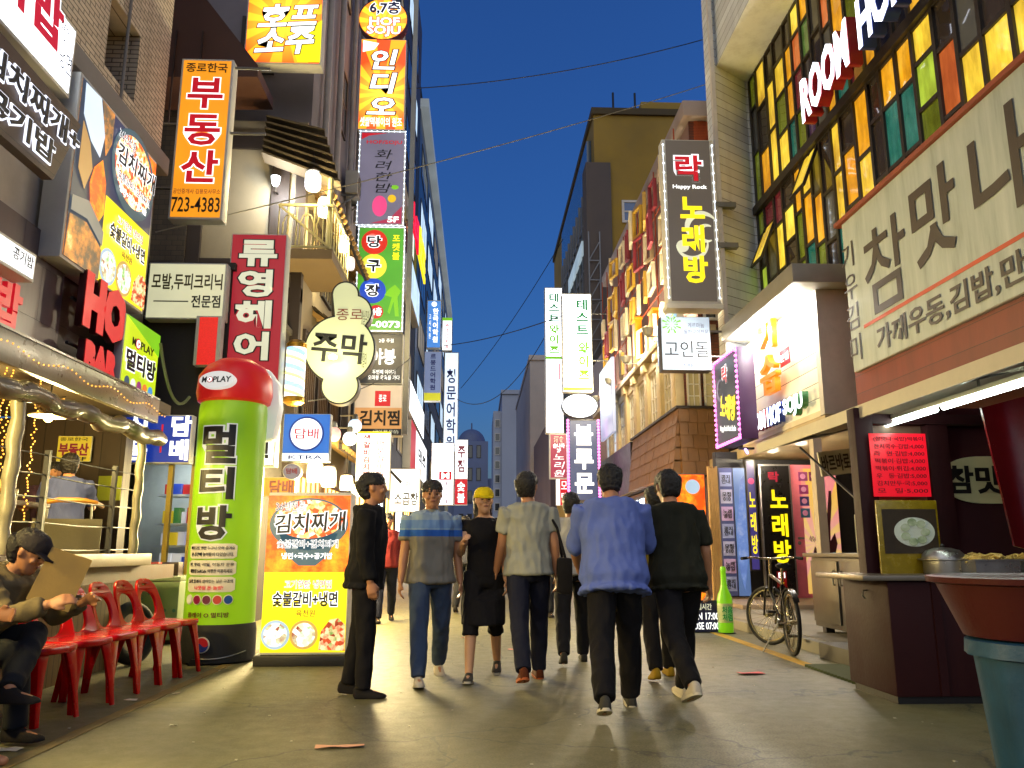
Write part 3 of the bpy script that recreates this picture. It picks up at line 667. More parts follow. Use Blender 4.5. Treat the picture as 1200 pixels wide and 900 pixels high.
# bays with tall sash windows
BAYM = M("bay_stone", rgb(186, 168, 128), .7, scale=4, dirt=.4)
for j in range(7):
    y = 18.25 + j * 1.55
    wp(b11, "bay_pier", MB().box(XF - .16, XF + .05, y, y + .42, 4.25, zl - .162), BAYM, bevel=.015)
    wp(b11, "pier_cap", MB().box(XF - .24, XF + .05, y - .05, y + .47, zl - .42, zl - .163), BAYM, bevel=.02)
    window(b11, 'X', XF - .02, y + .46, y + 1.5, 4.3, zl - .5, DIMWIN if j < 5 else COOLWIN, FR_W, 3, 4, .06, .05)
    wp(b11, "pediment", MB().prism([(y + .45, zl - .5), (y + 1.52, zl - .5), (y + 1.3, zl - .3), (y + .66, zl - .3)], XF - .14, XF, 'x'), BAYM)
window(b11, 'F', 18.22, XF + .1, XF + .42, 4.3, 5.4, DIMWIN, FR_W, 2, 4, .04, .04)
window(b11, 'F', 18.22, XF + .5, XF + .95, 4.3, 5.4, DIMWIN, FR_W, 2, 4, .04, .04)
# shingled skirt
def shingles(root, p0, p1, ztop, zbot, out, rows, mat, name="shingle_skirt"):
    p0 = Vector(p0); p1 = Vector(p1); d = p1 - p0; L = d.length; d.normalize(); nrm = Vector((d.y, -d.x)); mb = MB()
    for r in range(rows):
        z1 = ztop - (ztop - zbot) * r / rows; z0 = ztop - (ztop - zbot) * (r + 1) / rows; o = out * r / rows; x = -random.uniform(0, .1)
        while x < L:
            ww = random.uniform(.16, .34); a = max(x, 0); b = min(x + ww - .008, L); jz = random.uniform(0, .025); jo = random.uniform(0, .008)
            if b - a > .02:
                q = [p0 + d*a + nrm*(o + jo), p0 + d*b + nrm*(o + jo), p0 + d*b + nrm*(o + out/rows + .028 + jo), p0 + d*a + nrm*(o + out/rows + .028 + jo)]
                i0 = p0 + d*a; i1 = p0 + d*b
                mb.add([(q[0].x,q[0].y,z1+.03),(q[1].x,q[1].y,z1+.03),(q[2].x,q[2].y,z0-jz),(q[3].x,q[3].y,z0-jz),(i0.x,i0.y,z1+.03),(i1.x,i1.y,z1+.03),(i1.x,i1.y,z0-jz),(i0.x,i0.y,z0-jz)],
                       [(0,1,2,3),(7,6,5,4),(0,4,5,1),(1,5,6,2),(2,6,7,3),(3,7,4,0)])
            x += ww
    return wp(root, name, mb, mat, smooth=False)
SHB = M("brown_shingle", rgb(118, 84, 50), .7, scale=6, var=.4, dirt=.4)
wp(b11, "skirt_body", MB().box(XF - .16, 12, 18.02, 31, 2.7, 4.2), DARKWOOD, smooth=False)
shingles(b11, (XF - .17, 18.0), (5.6, 18.0), 4.22, 2.75, .16, 5, SHB)
shingles(b11, (XF - .17, 23.5), (XF - .17, 18.0), 4.22, 2.75, .16, 5, SHB)
wp(b11, "skirt_cap", MB().box(XF - .24, 5.6, 17.94, 23.6, 4.24, 4.3), DARKWOOD)
wp(b11, "dark_fascia", MB().box(XF - .24, XF - .16, 23.6, 31, 2.75, 4.22), BLACK)
for j in range(4): window(b11, 'X', XF - .03, 18.6 + j*3.1, 21.3 + j*3.1, .3, 2.6, (WARMWIN, COOLWIN)[j % 2], FR_D, 3, 2, .08, .05, "shop_window")
SOFL = E("soffit_lamp", rgb(255, 240, 180), 9)
for j, y in enumerate((18.6, 20.2, 21.8)): wp(b11, "soffit_lamp", MB().box(XF - .05, XF + .5, y, y + .12, 2.64, 2.695), SOFL)
# steel grid and picture frames on the upper storeys
RUST = M("rusty_rod", rgb(150, 62, 30), .7)
for j in range(11): wp(b11, "rod", MB().tube((XU - .3, 18.6 + j*1.2, zl), (XU - .3, 18.6 + j*1.2, za_ - .45), .018, n=6), RUST)
for k in range(4): wp(b11, "rod", MB().tube((XU - .3, 18.3, zl + .5 + k*1.15), (XU - .3, 30.8, zl + .5 + k*1.15), .018, n=6), RUST)
PALEF = M("cream_picture_frame", rgb(214, 200, 168), .5); OCHF = M("ochre_picture_frame", rgb(190, 150, 50), .5); WINEF = M("wine_picture_frame", rgb(140, 50, 60), .5)
rnd = random.Random(5)
for j in range(46):
    y = 18.6 + (j % 12) * .98 + rnd.uniform(-.15, .15); z = zl + .35 + (j // 12) * 1.2 + rnd.uniform(-.12, .2)
    if z > za_ - 1.2: z = za_ - 1.3
    w_, h_ = rnd.uniform(.45, .8), rnd.uniform(.6, 1.05); t = .065; tilt = rnd.uniform(-.14, .14); out = rnd.uniform(.25, .6)
    mb = MB()
    for a, b, c, d in ((-w_/2, w_/2, h_/2 - t, h_/2), (-w_/2, w_/2, -h_/2, -h_/2 + t), (-w_/2, -w_/2 + t, -h_/2 + t, h_/2 - t), (w_/2 - t, w_/2, -h_/2 + t, h_/2 - t)):
        mb.box(-.05, .05, a, b, c, d)
    m = Matrix.Translation((XU - .3 - out*.4, y, z + h_/2)) @ Matrix.Rotation(rnd.uniform(-.3, .2), 4, 'Z') @ Matrix.Rotation(tilt, 4, 'X')
    o = part(None, "picture_frame", mb.xf(m), rnd.choice((PALEF, PALEF, PALEF, OCHF, WINEF)), bevel=.01)
    tag(o, "empty painted wooden picture frame fixed to the rod grid on the long facade", "picture frame", "picture frames on the facade")
for j, (y, z, h) in enumerate(((21.0, zl + .15, 1.0), (23.4, zl + .1, 1.5))):
    mb = MB().box(-.1, .1, -.25, .25, 0, h).box(-.13, .13, -.3, .3, h, h + .08)
    o = part(None, "orange_facade_box", mb.xf(Matrix.Translation((XU - .42, y, z))), E("orange_box_lit_%d" % j, rgb(235, 140, 20), .7, var=.3), bevel=.02)
    tag(o, ("shorter" if j == 0 else "taller") + " lit orange box among the picture frames on the facade ledge", "facade box")
o = part(None, "lavender_screen", MB().box(XF - .5, XF - .4, 25.0, 27.6, zl - 1.5, zl + .9), E("lavender_screen_lit", rgb(190, 200, 235), .55, var=.2), bevel=.02)
tag(o, "pale lavender lit screen on the facade beyond the orange boxes", "screen")

for j, y in enumerate((19.2, 22.2, 25.2, 28.2)):
    t = thing("facade_floodlight", ("first", "second", "third", "fourth")[j] + " grey floodlight counted from the near end of the frame-hung facade ledge", "floodlight", (XF - .55, y, zl + .02), 0, "floodlights on the facade ledge")
    part(t, "housing", MB().lathe([(.02, 0), (.1, .03), (.14, .14), (.15, .2), (.13, .2)], 18), M("floodlight_grey", rgb(150, 150, 140), .4, .3)); part(t, "lens", MB().lathe([(.13, .185), (.12, .195), (.01, .2)], 18), E("flood_lens", rgb(255, 235, 190), 6, light=False)); part(t, "bracket", MB().box(-.02, .3, -.03, .03, -.02, .0), STEEL)
    lamp("floodlight_bulb", "", (XF - .55, y, zl + .35), 75, (1, .86, .58), .1)
# ------------------------------------------------------------------ right: white-sided pub building with coloured windows
b12 = building("white_sided_pub", "white lap-sided building with a wall of coloured window panes", (8, 12.5, 0))
XW = 5.9
wp(b12, "pier", MB().prism([(5.8, 15.95), (4.87, 15.3), (4.87, 15.8), (12, 18.1), (12, 17.2), (XW + .4, 17.2), (XW + .4, 15.95)], 4.0, 18, 'z'), SIDING, smooth=False)
wp(b12, "corner_trim", MB().box(4.83, 4.91, 15.24, 15.34, 4.0, 18), FR_W)
wp(b12, "upper_siding", MB().box(5.0, 12, 4, 15.947, 11.3, 18), SIDING, smooth=False)
wp(b12, "soffit", MB().box(5.0, XW + .4, 4, 15.948, 11.2, 11.297), SIDING, smooth=False)
wp(b12, "inner_wall", MB().box(XW + 1.6, 12, 4, 15.9, 2.9, 11.2), M("pub_inside_wall", rgb(120, 80, 50), .8), smooth=False)
wp(b12, "pub_floor", MB().box(XW + .1, 12, 4, 15.9, 5.2, 5.4), WOOD, smooth=False)
MULL = M("dark_mullion", rgb(40, 33, 24), .45, var=.2)
PANES = [lit_pane("pane_%s" % n, rgb(*c), s * 1.15) for n, c, s in (("amber", (235, 165, 30), .8), ("yellow", (245, 205, 60), .85), ("orange", (215, 110, 50), .55), ("olive", (110, 120, 25), .5),
         ("green", (96, 130, 60), .4), ("teal", (40, 120, 105), .45), ("plum", (85, 55, 85), .3), ("wine", (120, 40, 45), .45), ("smoke", (50, 45, 40), .35), ("lime", (170, 195, 60), .8))]
SMOKE = glass("smoked_pane", rgb(58, 50, 44), .05); GREYPANE = glass("grey_pane", rgb(96, 98, 98), .05)
rp = random.Random(21); y = 15.9; kk = 0
zrows = [(5.35, 8.05), (8.22, 11.18)]
while y > 5.2:
    wd = rp.uniform(.36, .56); y2 = y - wd
    for z0, z1 in zrows:
        cuts = [z0] + sorted(z0 + (z1 - z0) * f for f in rp.choice(([.34, .68], [.4, .75], [.3, .62], [.28, .55, .8]))) + [z1]
        fr = MB().box(XW - .05, XW + .05, y - .035, y + .035, z0, z1)
        for c in cuts: fr.box(XW - .045, XW + .05, y2 + .036, y - .036, c - .03, c + .03)
        f = wp(b12, "window_frame", fr, MULL, smooth=False)
        for a, b in zip(cuts, cuts[1:]):
            pm = rp.choice(PANES + [SMOKE] * 5 + [GREYPANE] * 2 + PANES[:2] * 4 + PANES[3:4] * 2)
            sub(f, b12, "pane", MB().box(XW - .012, XW + .006, y2 + .03, y - .03, a + .025, b - .025), pm, smooth=False)
    y = y2
wp(b12, "transom_beam", MB().box(XW - .12, XW + .1, 4.5, 15.93, 8.05, 8.22), MULL)
for yy, zz in ((15.3, 7.2), (13.1, 7.7), (11.6, 8.9)):
    m = Matrix.Translation((XW - .16, yy, zz)) @ Matrix.Rotation(R(22), 4, 'Y')
    fr = MB(); 
    for a in (-.3, .3): fr.mbox(m @ Matrix.Translation((0, a, 0)), .05, .05, .95)
    for a in (-.45, .45): fr.mbox(m @ Matrix.Translation((0, 0, a)), .05, .55, .05)
    f = wp(b12, "open_vent_window", fr, MULL, smooth=False); sub(f, b12, "pane", MB().mbox(m, .012, .55, .86), PANES[1], smooth=False)
wp(b12, "outer_wall_low", MB().box(XW, 12, 4, 11.6, 0, 5.2), M("dim_side_wall", rgb(80, 60, 46), .8), smooth=False)
# lit canopy box over the entrance
BOXF = boards("glossy_white_boards", rgb(238, 230, 208), .24, .05, rough=.3, grime=.1)
XB = 5.2
zb_ = 3.15; zt_ = 5.0
wp(b12, "canopy_box", MB().box(XB, XW + .3, 11.85, 15.4, zb_, zt_), BOXF, smooth=False)
wp(b12, "canopy_end", MB().box(XB - .06, XW + .3, 11.7, 11.845, zb_ - .08, zt_), M("grey_end_panel", rgb(190, 184, 170), .5))
wp(b12, "canopy_bottom", MB().box(XB - .06, XW + .3, 11.85, 15.5, zb_ - .09, zb_ - .002), M("cream_soffit", rgb(220, 204, 170), .5))
wp(b12, "canopy_roof", MB().box(4.66, XW - .1, 11.35, 14.95, zt_ + .004, zt_ + .3), M("canopy_metal", rgb(132, 128, 118), .45, .3, scale=3, dirt=.4), bevel=.015)
wp(b12, "floor_slab", MB().box(XB - .06, 12, 11.7, 18, zb_ - .3, zb_ - .095), M("slab_white", rgb(190, 170, 130), .6, dirt=.5), smooth=False)
DL = E("downlight_glow", rgb(255, 235, 190), 14, light=False)
for y in (12.1, 12.9, 13.7, 14.5):
    wp(b12, "downlight", MB().lathe([(.075, 0), (.085, .012), (.06, .03)], 14, (4.92, y, zt_ - .03)), DL)
    lamp("downlight_bulb", "", (4.92, y, zt_ - .1), 20, (1, .97, .9), .12)
for x, y in ((5.5, 12.7), (5.6, 13.8), (5.5, 14.9)):
    wp(b12, "downlight", MB().lathe([(.075, 0), (.085, .012), (.06, .03)], 14, (x, y, zb_ - .12)), DL)
    lamp("downlight_bulb", "", (x, y, zb_ - .2), 90, (1, .84, .58), .15)
# ground floor behind: dark wall, karaoke panel, painted door
wp(b12, "entrance_wall", MB().box(4.7, 9, 15.9, 16.1, 0, 3.0), M("entrance_dark_wall", rgb(24, 22, 26), .5), smooth=False)
wp(b12, "entrance_side", MB().box(7.7, 7.85, 12.4, 15.9, 0, 3.0), M("entrance_side_wall", rgb(60, 46, 38), .8), smooth=False)
wp(b12, "step", MB().box(4.35, 8, 13.6, 15.9, .131, .2), M("tiled_step", rgb(160, 140, 120), .5), bevel=.01)
PINKD = M("pink_paint", rgb(235, 120, 140), .4)
S = Sign("painted_door", "pink metal door painted with a dark guitar and a sunburst beside the black karaoke panel", "door", 'F', (928, 545, 985, 708), 15.6, .06, PINKD, z=(.2, 2.72))
S.rect(.26, .03, .99, .97, rays("door_sunburst", rgb(240, 190, 90), rgb(235, 120, 150), rgb(250, 225, 170), 13, .35, 1.0), 1, "mural")
GUIT = M("guitar_maroon", rgb(60, 16, 30), .5)
S.poly([(.5,.98),(.48,.75),(.4,.68),(.45,.62),(.52,.66),(.56,.58),(.52,.5),(.6,.54),(.66,.6),(.72,.45),(.78,.3),(.82,.2),(.87,.2),(.86,.3),(.8,.46),(.78,.58),(.88,.52),(.92,.6),(.86,.68),(.9,.76),(.86,.98)], GUIT, 3, "guitar_emblem")
S.disc(.84, .7, .09, E("guitar_cyan", rgb(80, 170, 190), .4, light=False), 4)
for k, (u, v, c) in enumerate(((.3,.09,(150,60,120)),(.52,.09,(120,40,90)),(.3,.19,(160,50,120)),(.3,.28,(60,50,120)),(.3,.37,(60,110,150)))):
    S.rect(u-.09, v-.035, u+.1, v+.035, M("mural_tile_%d" % k, rgb(*c), .5), 3, "mural_tile"); S.disc(u, v, .055, M("mural_dot_%d" % k, rgb(225, 150, 200), .5), 4)
S.text("NEW MUSIC", .34, .56, .66, .6, GUIT, .01, 4, rot=-22)
x, z = S.xy(.14, .56); part(S.root, "handle", MB().tube((x, -.05, z), (x + .08, -.05, z), .018).tube((x, -.05, z), (x, 0, z), .025).ball((x, -.015, z - .09), (.035, .02, .035)), STEEL)
S = Sign("karaoke_door_panel", "black panel with yellow brush lettering and a red arrow plate beside the pink door", "sign", 'F', (893, 542, 931, 703), 15.5, .08, M("silver_frame", rgb(150, 148, 150), .35, .7), z=(.25, 2.72))
S.face(M("panel_black", rgb(22, 20, 22), .3), .035); S.text("락", .28, .06, .62, .14, E("dim_red_lit", rgb(190, 20, 60), .6, light=False), .03)
S.text("노\n래\n방", .3, .2, .85, .76, YELLET, .03); S.rect(.36, .82, .66, .94, M("red_plate", rgb(170, 20, 24), .4), 2, "plate")
S.text("B1", .41, .83, .61, .87, WHITELET, .02, 4); S.poly([(.49,.88),(.53,.88),(.53,.905),(.57,.905),(.51,.93),(.45,.905),(.49,.905)], YELLET, 4, "arrow")
S = Sign("karaoke_side_strip", "narrow strip light sign with small yellow vertical letters beside the black karaoke panel", "sign", 'F', (876, 540, 888, 655), 15.4, .1, CASE_D, z=(.7, 2.8))
S.face(E("violet_strip", rgb(70, 60, 130), .6, light=False), .03); S.text("노\n래\n방", .2, .3, .8, .85, YELLET, .02); S.disc(.5, .2, .3, E("strip_pink", rgb(220, 60, 120), .9, light=False), 2)
UV = E("violet_tube", rgb(150, 120, 255), 9)
o = thing("violet_neon_tube", "short violet tube lamp under the karaoke sign at the entrance", "lamp", (4.9, 14.6, 2.86))
part(o, "tube", MB().tube((-.1, -.25, 0), (.1, .25, 0), .022), UV); part(o, "holder", MB().box(-.14, .14, -.03, .03, .03, .07), BLACK)
for px, x1, nm, sh in ((845, 862, "poster_board", "blue-lit board pasted with small notices beside the wooden post"), (862, 877, "poster_board", "tall pale blue leaning poster board beside the karaoke strip sign")):
    S = Sign(nm, sh, "poster", 'F', (px, 552, x1, 700), 15.2, .05, CASE_D, z=(.25, 2.62))
    if px == 845:
        S.face(M("notice_backing", rgb(70, 78, 130), .6), .01)
        for k in range(7):
            S.rect(.1, .04 + k*.135, .9, .15 + k*.135, M("notice_paper_%d" % (k % 3), rgb(150 + 20*(k%3), 160 + 10*(k%2), 205), .7), 2, "notice")
            S.text(("공지\n안내", "모집\n010", "노래\n영업")[k % 3], .2, .06 + k*.135, .8, .13 + k*.135, INK, .02, 4, line=.9)
    else:
        S.face(E("aqua_poster", rgb(105, 140, 205), .3), .01); S.poly([(.1,.5),(.6,.1),(.9,.06),(.9,.7),(.5,.95),(.2,.8)], printed("blue_art", [(.2, rgb(50, 70, 140)), (.5, rgb(120, 150, 210)), (.8, rgb(225, 230, 240))], 6, .35, 'n', False), 2, "picture")

# ------------------------------------------------------------------ right: snack-shop building carrying the big white sign
b13 = building("snack_shop_building", "low shop front with red-brown cladding under the large white sign", (7.5, 7.5, 0))
REDCL = boards("redbrown_cladding", rgb(116, 46, 30), .24, .03, rough=.55, grime=.4)
wp(b13, "cladding", MB().box(5.06, XW - .1, 3.0, 10.48, 2.0, 5.5), REDCL, smooth=False)
wp(b13, "sign_trim", MB().box(4.95, 5.06, 3.0, 10.5, 5.5, 5.56), M("rust_trim", rgb(140, 70, 44), .6))
wp(b13, "wall", MB().box(5.4, XW - .1, 3.0, 11.1, 0, 1.997), M("shop_low_wall", rgb(70, 40, 32), .7), smooth=False)
# ------------------------------------------------------------------ right side far blocks behind the signs
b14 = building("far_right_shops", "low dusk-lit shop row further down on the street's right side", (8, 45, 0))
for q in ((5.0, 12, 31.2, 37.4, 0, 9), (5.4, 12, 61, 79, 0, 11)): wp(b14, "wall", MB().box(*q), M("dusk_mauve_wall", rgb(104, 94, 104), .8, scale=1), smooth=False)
for j in range(2): window(b14, 'X', 4.98, 31.6 + j*2.9, 34.2 + j*2.9, .3, 3, WARMWIN, FR_D, 3, 1, .1, .05, "shop_window")
for j in range(4): window(b14, 'X', 5.38, 61.5 + j*4.3, 65 + j*4.3, .3, 3.2, (COOLWIN, WARMWIN)[j % 2], FR_D, 3, 1, .1, .05, "shop_window")
# ------------------------------------------------------------------ left signs
S = Sign("wall_sign", "big white lit sign with red letters highest on the tiled corner wall", "sign", 'L', (-90, -40, 92, 92), -4.2, .2, z=(at(92, 128, X=-4.2).z, at(92, 38, X=-4.2).z))
S.face(WHITE2, .04); S.text("국밥", .28, -.1, .86, .62, INKRED, .05, 3, outline=WHITE1, ow=.04, shear=-.1); S.text("냉면", .86, .46, .97, .74, INK, .0, 3); S.text("갈비\n+", .84, .1, .93, .4, INK, 0, 3)
# slanted dark board with glowing brush letters
p1, p2 = at(95, 147, X=-3.95), at(62, 211, X=-3.95)
SB = thing("slanted_board_sign", "dark plank board with glowing white brush lettering, set askew in front of the white sign", "sign", (-3.95, 5, p2.z))
zt, zb = p1.z - p2.z, 0
part(SB, "board", MB().prism([(0, zb), (p2.y - 5, zb), (p1.y - 5, zt), (-2.4, zt + .2), (-2.4, zb)], -.1, 0, 'x'), boards("dark_brown_planks", rgb(72, 52, 40), .16, .04, grime=.1), smooth=False)
def board_text(t, y0, y1, z0, z1):
    for b, off, m in ((.02, .022, INK), (.075, .012, E("letter_halo_lit", rgb(235, 240, 255), 1.5, light=False))):
        me = text_verts(t, b); n = len(me.vertices); co = [0.0]*(3*n); me.vertices.foreach_get("co", co); xs = co[0::3]; ys = co[1::3]
        if b == .02: ref = (min(xs), max(xs), min(ys), max(ys))
        for i in range(n):
            co[3*i], co[3*i+1], co[3*i+2] = off + (.012 if co[3*i+2] > 0 else 0), y0 + (co[3*i] - ref[0]) / (ref[1] - ref[0]) * (y1 - y0), z0 + (co[3*i+1] - ref[2]) / (ref[3] - ref[2]) * (z1 - z0)
        me.vertices.foreach_set("co", co); me.materials.append(m); link_mesh("lettering", me, SB)
board_text("국수+김치찌개+", .0, 2.45, .42, .66); board_text("국수+공기밥", .0, 2.05, .1, .33)

S = Sign("food_poster_panel", "large lit food poster with stew bowl and yellow menu on the left wall", "sign", 'L', (78, 122, 180, 340), -4.15, .25, z=(at(172, 372, X=-4.15).z, at(180, 186, X=-4.15).z))
GRILL = printed("grill_print", [(.25, rgb(40, 52, 70)), (.45, rgb(96, 78, 50)), (.6, rgb(205, 130, 50)), (.72, rgb(255, 215, 150)), (.85, rgb(120, 70, 30))], 6, .9, "n")
def menu_poster(S, side=True):
    u0 = .38 if side else .0
    if side: S.rect(.02, .02, u0, .98, GRILL, 1, "picture"); [S.poly(p_, m_, l_, "picture") for p_, m_, l_ in (([(.02,.02),(.385,.02),(.385,.985),(.02,.985)], E("slate_glass_print", rgb(52, 66, 84), .8, light=False), 2), ([(.05,.03),(.22,.02),(.3,.2),(.27,.34),(.16,.3),(.06,.2)], E("pale_sky_print", rgb(200, 216, 232), 1.2, light=False), 3), ([(.24,.02),(.385,.02),(.385,.2),(.33,.3),(.28,.16)], GRILL, 3), ([(.06,.24),(.15,.32),(.2,.44),(.14,.58),(.06,.5)], E("amber_glass_print", rgb(190, 150, 90), .9, light=False), 4), ([(.22,.42),(.3,.34),(.36,.45),(.37,.62),(.3,.72),(.22,.64),(.19,.52)], FLAMES, 4), ([(.03,.66),(.2,.62),(.385,.72),(.385,.8),(.2,.72),(.03,.74)], E("steel_print", rgb(150, 150, 140), .7, light=False), 5), ([(.03,.76),(.2,.74),(.385,.82),(.385,.985),(.02,.985)], GRILL, 4))]
    S.rect(u0, .02, .985, .5, M("x", (0,0,0,1)) if 0 else (E("slate_print", rgb(62, 66, 92), .8) if side else FLAMES), 1, "picture")
    S.rect(u0, .5, .985, .985, YELP, 1, "picture"); uu = lambda u: u0 + (1 - u0) * u; k = (1 - u0)
    A = S.W * k / S.H
    if side: S.poly([(uu(.55), .02), (.985, .02), (.985, .2), (uu(.8), .13)], FLAMES, 2, "picture")
    S.disc(uu(.5), .24 if side else .2, .47*k, BOWL, 3, "bowl", .42*k if side else .31*k)
    if not side: S.poly([(uu(.15), .26), (uu(.85), .26), (uu(.74), .4), (uu(.6), .46), (uu(.4), .46), (uu(.26), .4)], BOWL, 3, "bowl")
    S.disc(uu(.5), .23 if side else .17, .41*k, FOODRED, 4, "food", .34*k if side else .23*k)
    S.text("36년전통", uu(.1), .06, uu(.45), .12, INK, .0, 7, outline=WHITE1, ow=.03); S.text("김치찌개", uu(.1), .13, uu(.95), .25, INK, .02, 7, outline=WHITE1, ow=.05, shear=.1, rot=3)
    S.text("숯불갈비+김치찌개", uu(.14), .3, uu(.86), .35, INK, .0, 7, outline=WHITE1, ow=.05); S.text("냉면+국수+공기밥", uu(.2), .38, uu(.8), .42, WHITELET, .02, 7)
    S.text("고기한판 냉면집", uu(.25), .55, uu(.8), .6, INKRED, .0, 5, outline=WHITE1, ow=.04); S.text("숯불갈비+냉면", uu(.12), .62, uu(.88), .71, INK, .03, 5, outline=WHITE1, ow=.05); S.text("육천원", uu(.4), .73, uu(.62), .77, INKMAROON, .0, 4)
    for u, f, b in ((.17, FOODWHITE, BOWLW), (.5, FOODWHITE, BOWLB)):
        S.disc(uu(u), .88, .165*k, b, 3, "bowl"); S.disc(uu(u), .88, .135*k, f, 4, "food")
    S.poly([(uu(.68), .97), (uu(.7), .86), (uu(.8), .79), (uu(.9), .78), (uu(.98), .82), (uu(.985), .975)], FOODMEAT, 4, "food")
menu_poster(S)
S = Sign("rice_sign", "small white lit box sign reading rice bowl below the slanted board", "sign", 'L', (-60, 290, 42, 330), -4.1, .2, z=(at(38, 331, X=-4.1).z, at(40, 297, X=-4.1).z))
S.face(WHITE1, .03); S.text("공기밥", .66, .2, .94, .62, INK, .01)
S = Sign("channel_letter_sign", "cut-off red channel letters at the edge of the mauve fascia", "sign", 'L', (-70, 318, 19, 392), -4.3, .12, body=False, z=(at(18, 396, X=-4.3).z, at(18, 336, X=-4.3).z))
S.text("국밥", .1, .0, 1, .98, INKRED, .05, 2, depth=.05)
S = Sign("bar_sign", "red serif channel letters of a bar on dark boards", "sign", 'L', (84, 345, 137, 445), -4.2, .1, body=False, z=(at(112, 448, X=-4.3).z, at(143, 366, X=-4.3).z))
REDCH = E("red_channel_letter", rgb(215, 16, 32), .75, var=.1)

for t_, b_ in (("HO", (.0, -.1, 1.0, .55)), ("BAR", (.12, .66, .9, 1.02))): S.text(t_, *b_, M("dark_red_return", rgb(60, 8, 12), .5), .08, 2, depth=.07); S.text(t_, *b_, REDCH, .08, 18, depth=.003)
for u in (.0, .5): part(S.root, "rail", MB().box(-S.W/2, S.W/2, .03, .06, S.H*(.25 + u), S.H*(.28 + u)), BLACK)
def moplay(S, u0, v0, u1, v1, mat, layer=3, red=INKRED):
    w_ = u1 - u0
    S.text("M", u0, v0, u0 + w_*.15, v1, mat, .02, layer); S.text("PLAY", u0 + w_*.38, v0, u1, v1, mat, .02, layer)
    r = w_ * .105; S.disc(u0 + w_*.265, (v0 + v1)/2, r, red, layer); S.disc(u0 + w_*.265, (v0 + v1)/2, r*.72, WHITELET, layer + 1); 
    c, v = u0 + w_*.265, (v0 + v1)/2; hh = (v1 - v0) * .3; S.poly([(c - r*.3, v - hh), (c + r*.45, v), (c - r*.3, v + hh)], red, layer + 2)
S = Sign("multi_room_sign", "lime and yellow lit box sign beside the red bar letters", "sign", 'L', (142, 378, 185, 470), -4.1, .1, z=(at(178, 480, X=-4.1).z, at(183, 390, X=-4.1).z))
LIMEP = E("lime_panel_lit", rgb(190, 215, 30), 1.0)
S.face(LIMEP, .02); S.poly([(.02,.01),(.99,.01),(.99,.3)], E("lime_green_lit", rgb(120, 190, 30), 1.0, light=False), 2); moplay(S, .2, .24, .82, .34, INK); S.text("멀티방", .08, .4, .92, .66, INK, .05, 3, outline=WHITE1, ow=.05)
for i, c in enumerate(((60,90,110), (235,235,235), (150,60,120), (230,130,60), (80,150,215))): S.disc(.17 + i*.165, .8, .065, E("dot_lit_%d" % i, rgb(*c), .9, light=False))
S = Sign("estate_sign", "tall orange estate agency sign with red letters and a phone number", "sign", 'F', (205, 69, 267, 257), 10.8, .22)
S.face(ORANGE1, .03); S.text("종로한국", .1, .03, .9, .09, E("brown_ink", rgb(80, 50, 10), .4, light=False), .02); S.text("부\n동\n산", .16, .125, .86, .78, INKRED, .028, 3, outline=WHITE1, ow=.03)
S.text("공인중개사 김용모사무소", .06, .82, .94, .85, INKMAROON, 0); S.text("723-4383", .05, .87, .95, .96, INK, .01); S.arm(.5, (S.H*.55, S.H*.97), 1)
S.arm(.35, (S.H*.2, S.H*.6), -1)
S = Sign("hair_clinic_sign", "cream lit sign for a scalp clinic left of the tall red sign", "sign", 'F', (172, 308, 264, 374), 10.7, .2, CASE)
S.face(CREAM1, .02); S.text("모발,두피크리닉", .06, .2, .96, .5, E("brown_black_ink", rgb(60, 50, 20), .25, light=False), .02); S.text("전문점", .58, .58, .95, .8, INK, .02); S.rect(.1, .68, .54, .7, INK, 2, "rule")
S = Sign("red_led_board", "narrow red dot-matrix board under the cream clinic sign", "sign", 'F', (228, 370, 258, 428), 10.65, .15, CASE)
S.rect(.14, .03, .86, .99, E("dot_matrix_red", rgb(215, 30, 30), .9, var=.5, scale=60)); 
S = Sign("hair_salon_sign", "tall dark red hair salon sign with white vertical letters behind the inflated column", "sign", 'F', (262, 274, 329, 546), 10.95, .24)
S.rect(.02, .005, .98, .83, RED1); S.text("류\n영\n헤\n어", .16, .03, .84, .56, CREAMLET, .05, 3, outline=INK, ow=.035); S.rect(.02, .835, .98, .995, WHITE1); S.text("실", .55, .86, .9, .97, INK, .05)
# barber pole
p = at(344, 475, Y=11.3)
bp = thing("barber_pole", "lit barber pole with pale spiral bands and brass caps", "barber pole", (p.x, 11.3, p.z))
def spiral():
    t = NT("barber_spiral").set(.2); sp = t.n("SeparateXYZ"); t.l(t.obj(), sp.inputs[0]); an = t.math('ARCTAN2', sp.outputs[1], sp.outputs[0])
    k = t.math('FRACT', t.math('ADD', t.math('MULTIPLY', sp.outputs[2], 4.0), t.math('DIVIDE', an, 6.2832)))
    c = t.ramp(k, [(.0, rgb(240, 240, 235)), (.3, rgb(240, 240, 235)), (.31, rgb(190, 200, 90)), (.5, rgb(200, 205, 120)), (.51, rgb(235, 235, 230)), (.72, rgb(235, 235, 230)), (.73, rgb(110, 160, 210))])
    t.l(c, t.b.inputs["Emission Color"]); t.b.inputs["Emission Strength"].default_value = 1.1; t.col((.5,.5,.5,1)); return t.m
hgt = 79 / 950 * 11.3
part(bp, "glass_drum", MB().lathe([(.13, .1), (.135, .12), (.135, hgt-.12), (.13, hgt-.1)], 24), spiral())
part(bp, "cap", MB().lathe([(.02, hgt), (.1, hgt-.01), (.145, hgt-.06), (.145, hgt-.12), (.13, hgt-.12)], 24), M("brass_cap", rgb(190, 140, 40), .3, .8)); part(bp, "cap", MB().lathe([(.13, .12), (.145, .1), (.145, .04), (.09, .0), (.02, -.01)], 24), M("brass_cap", rgb(190, 140, 40), .3, .8))
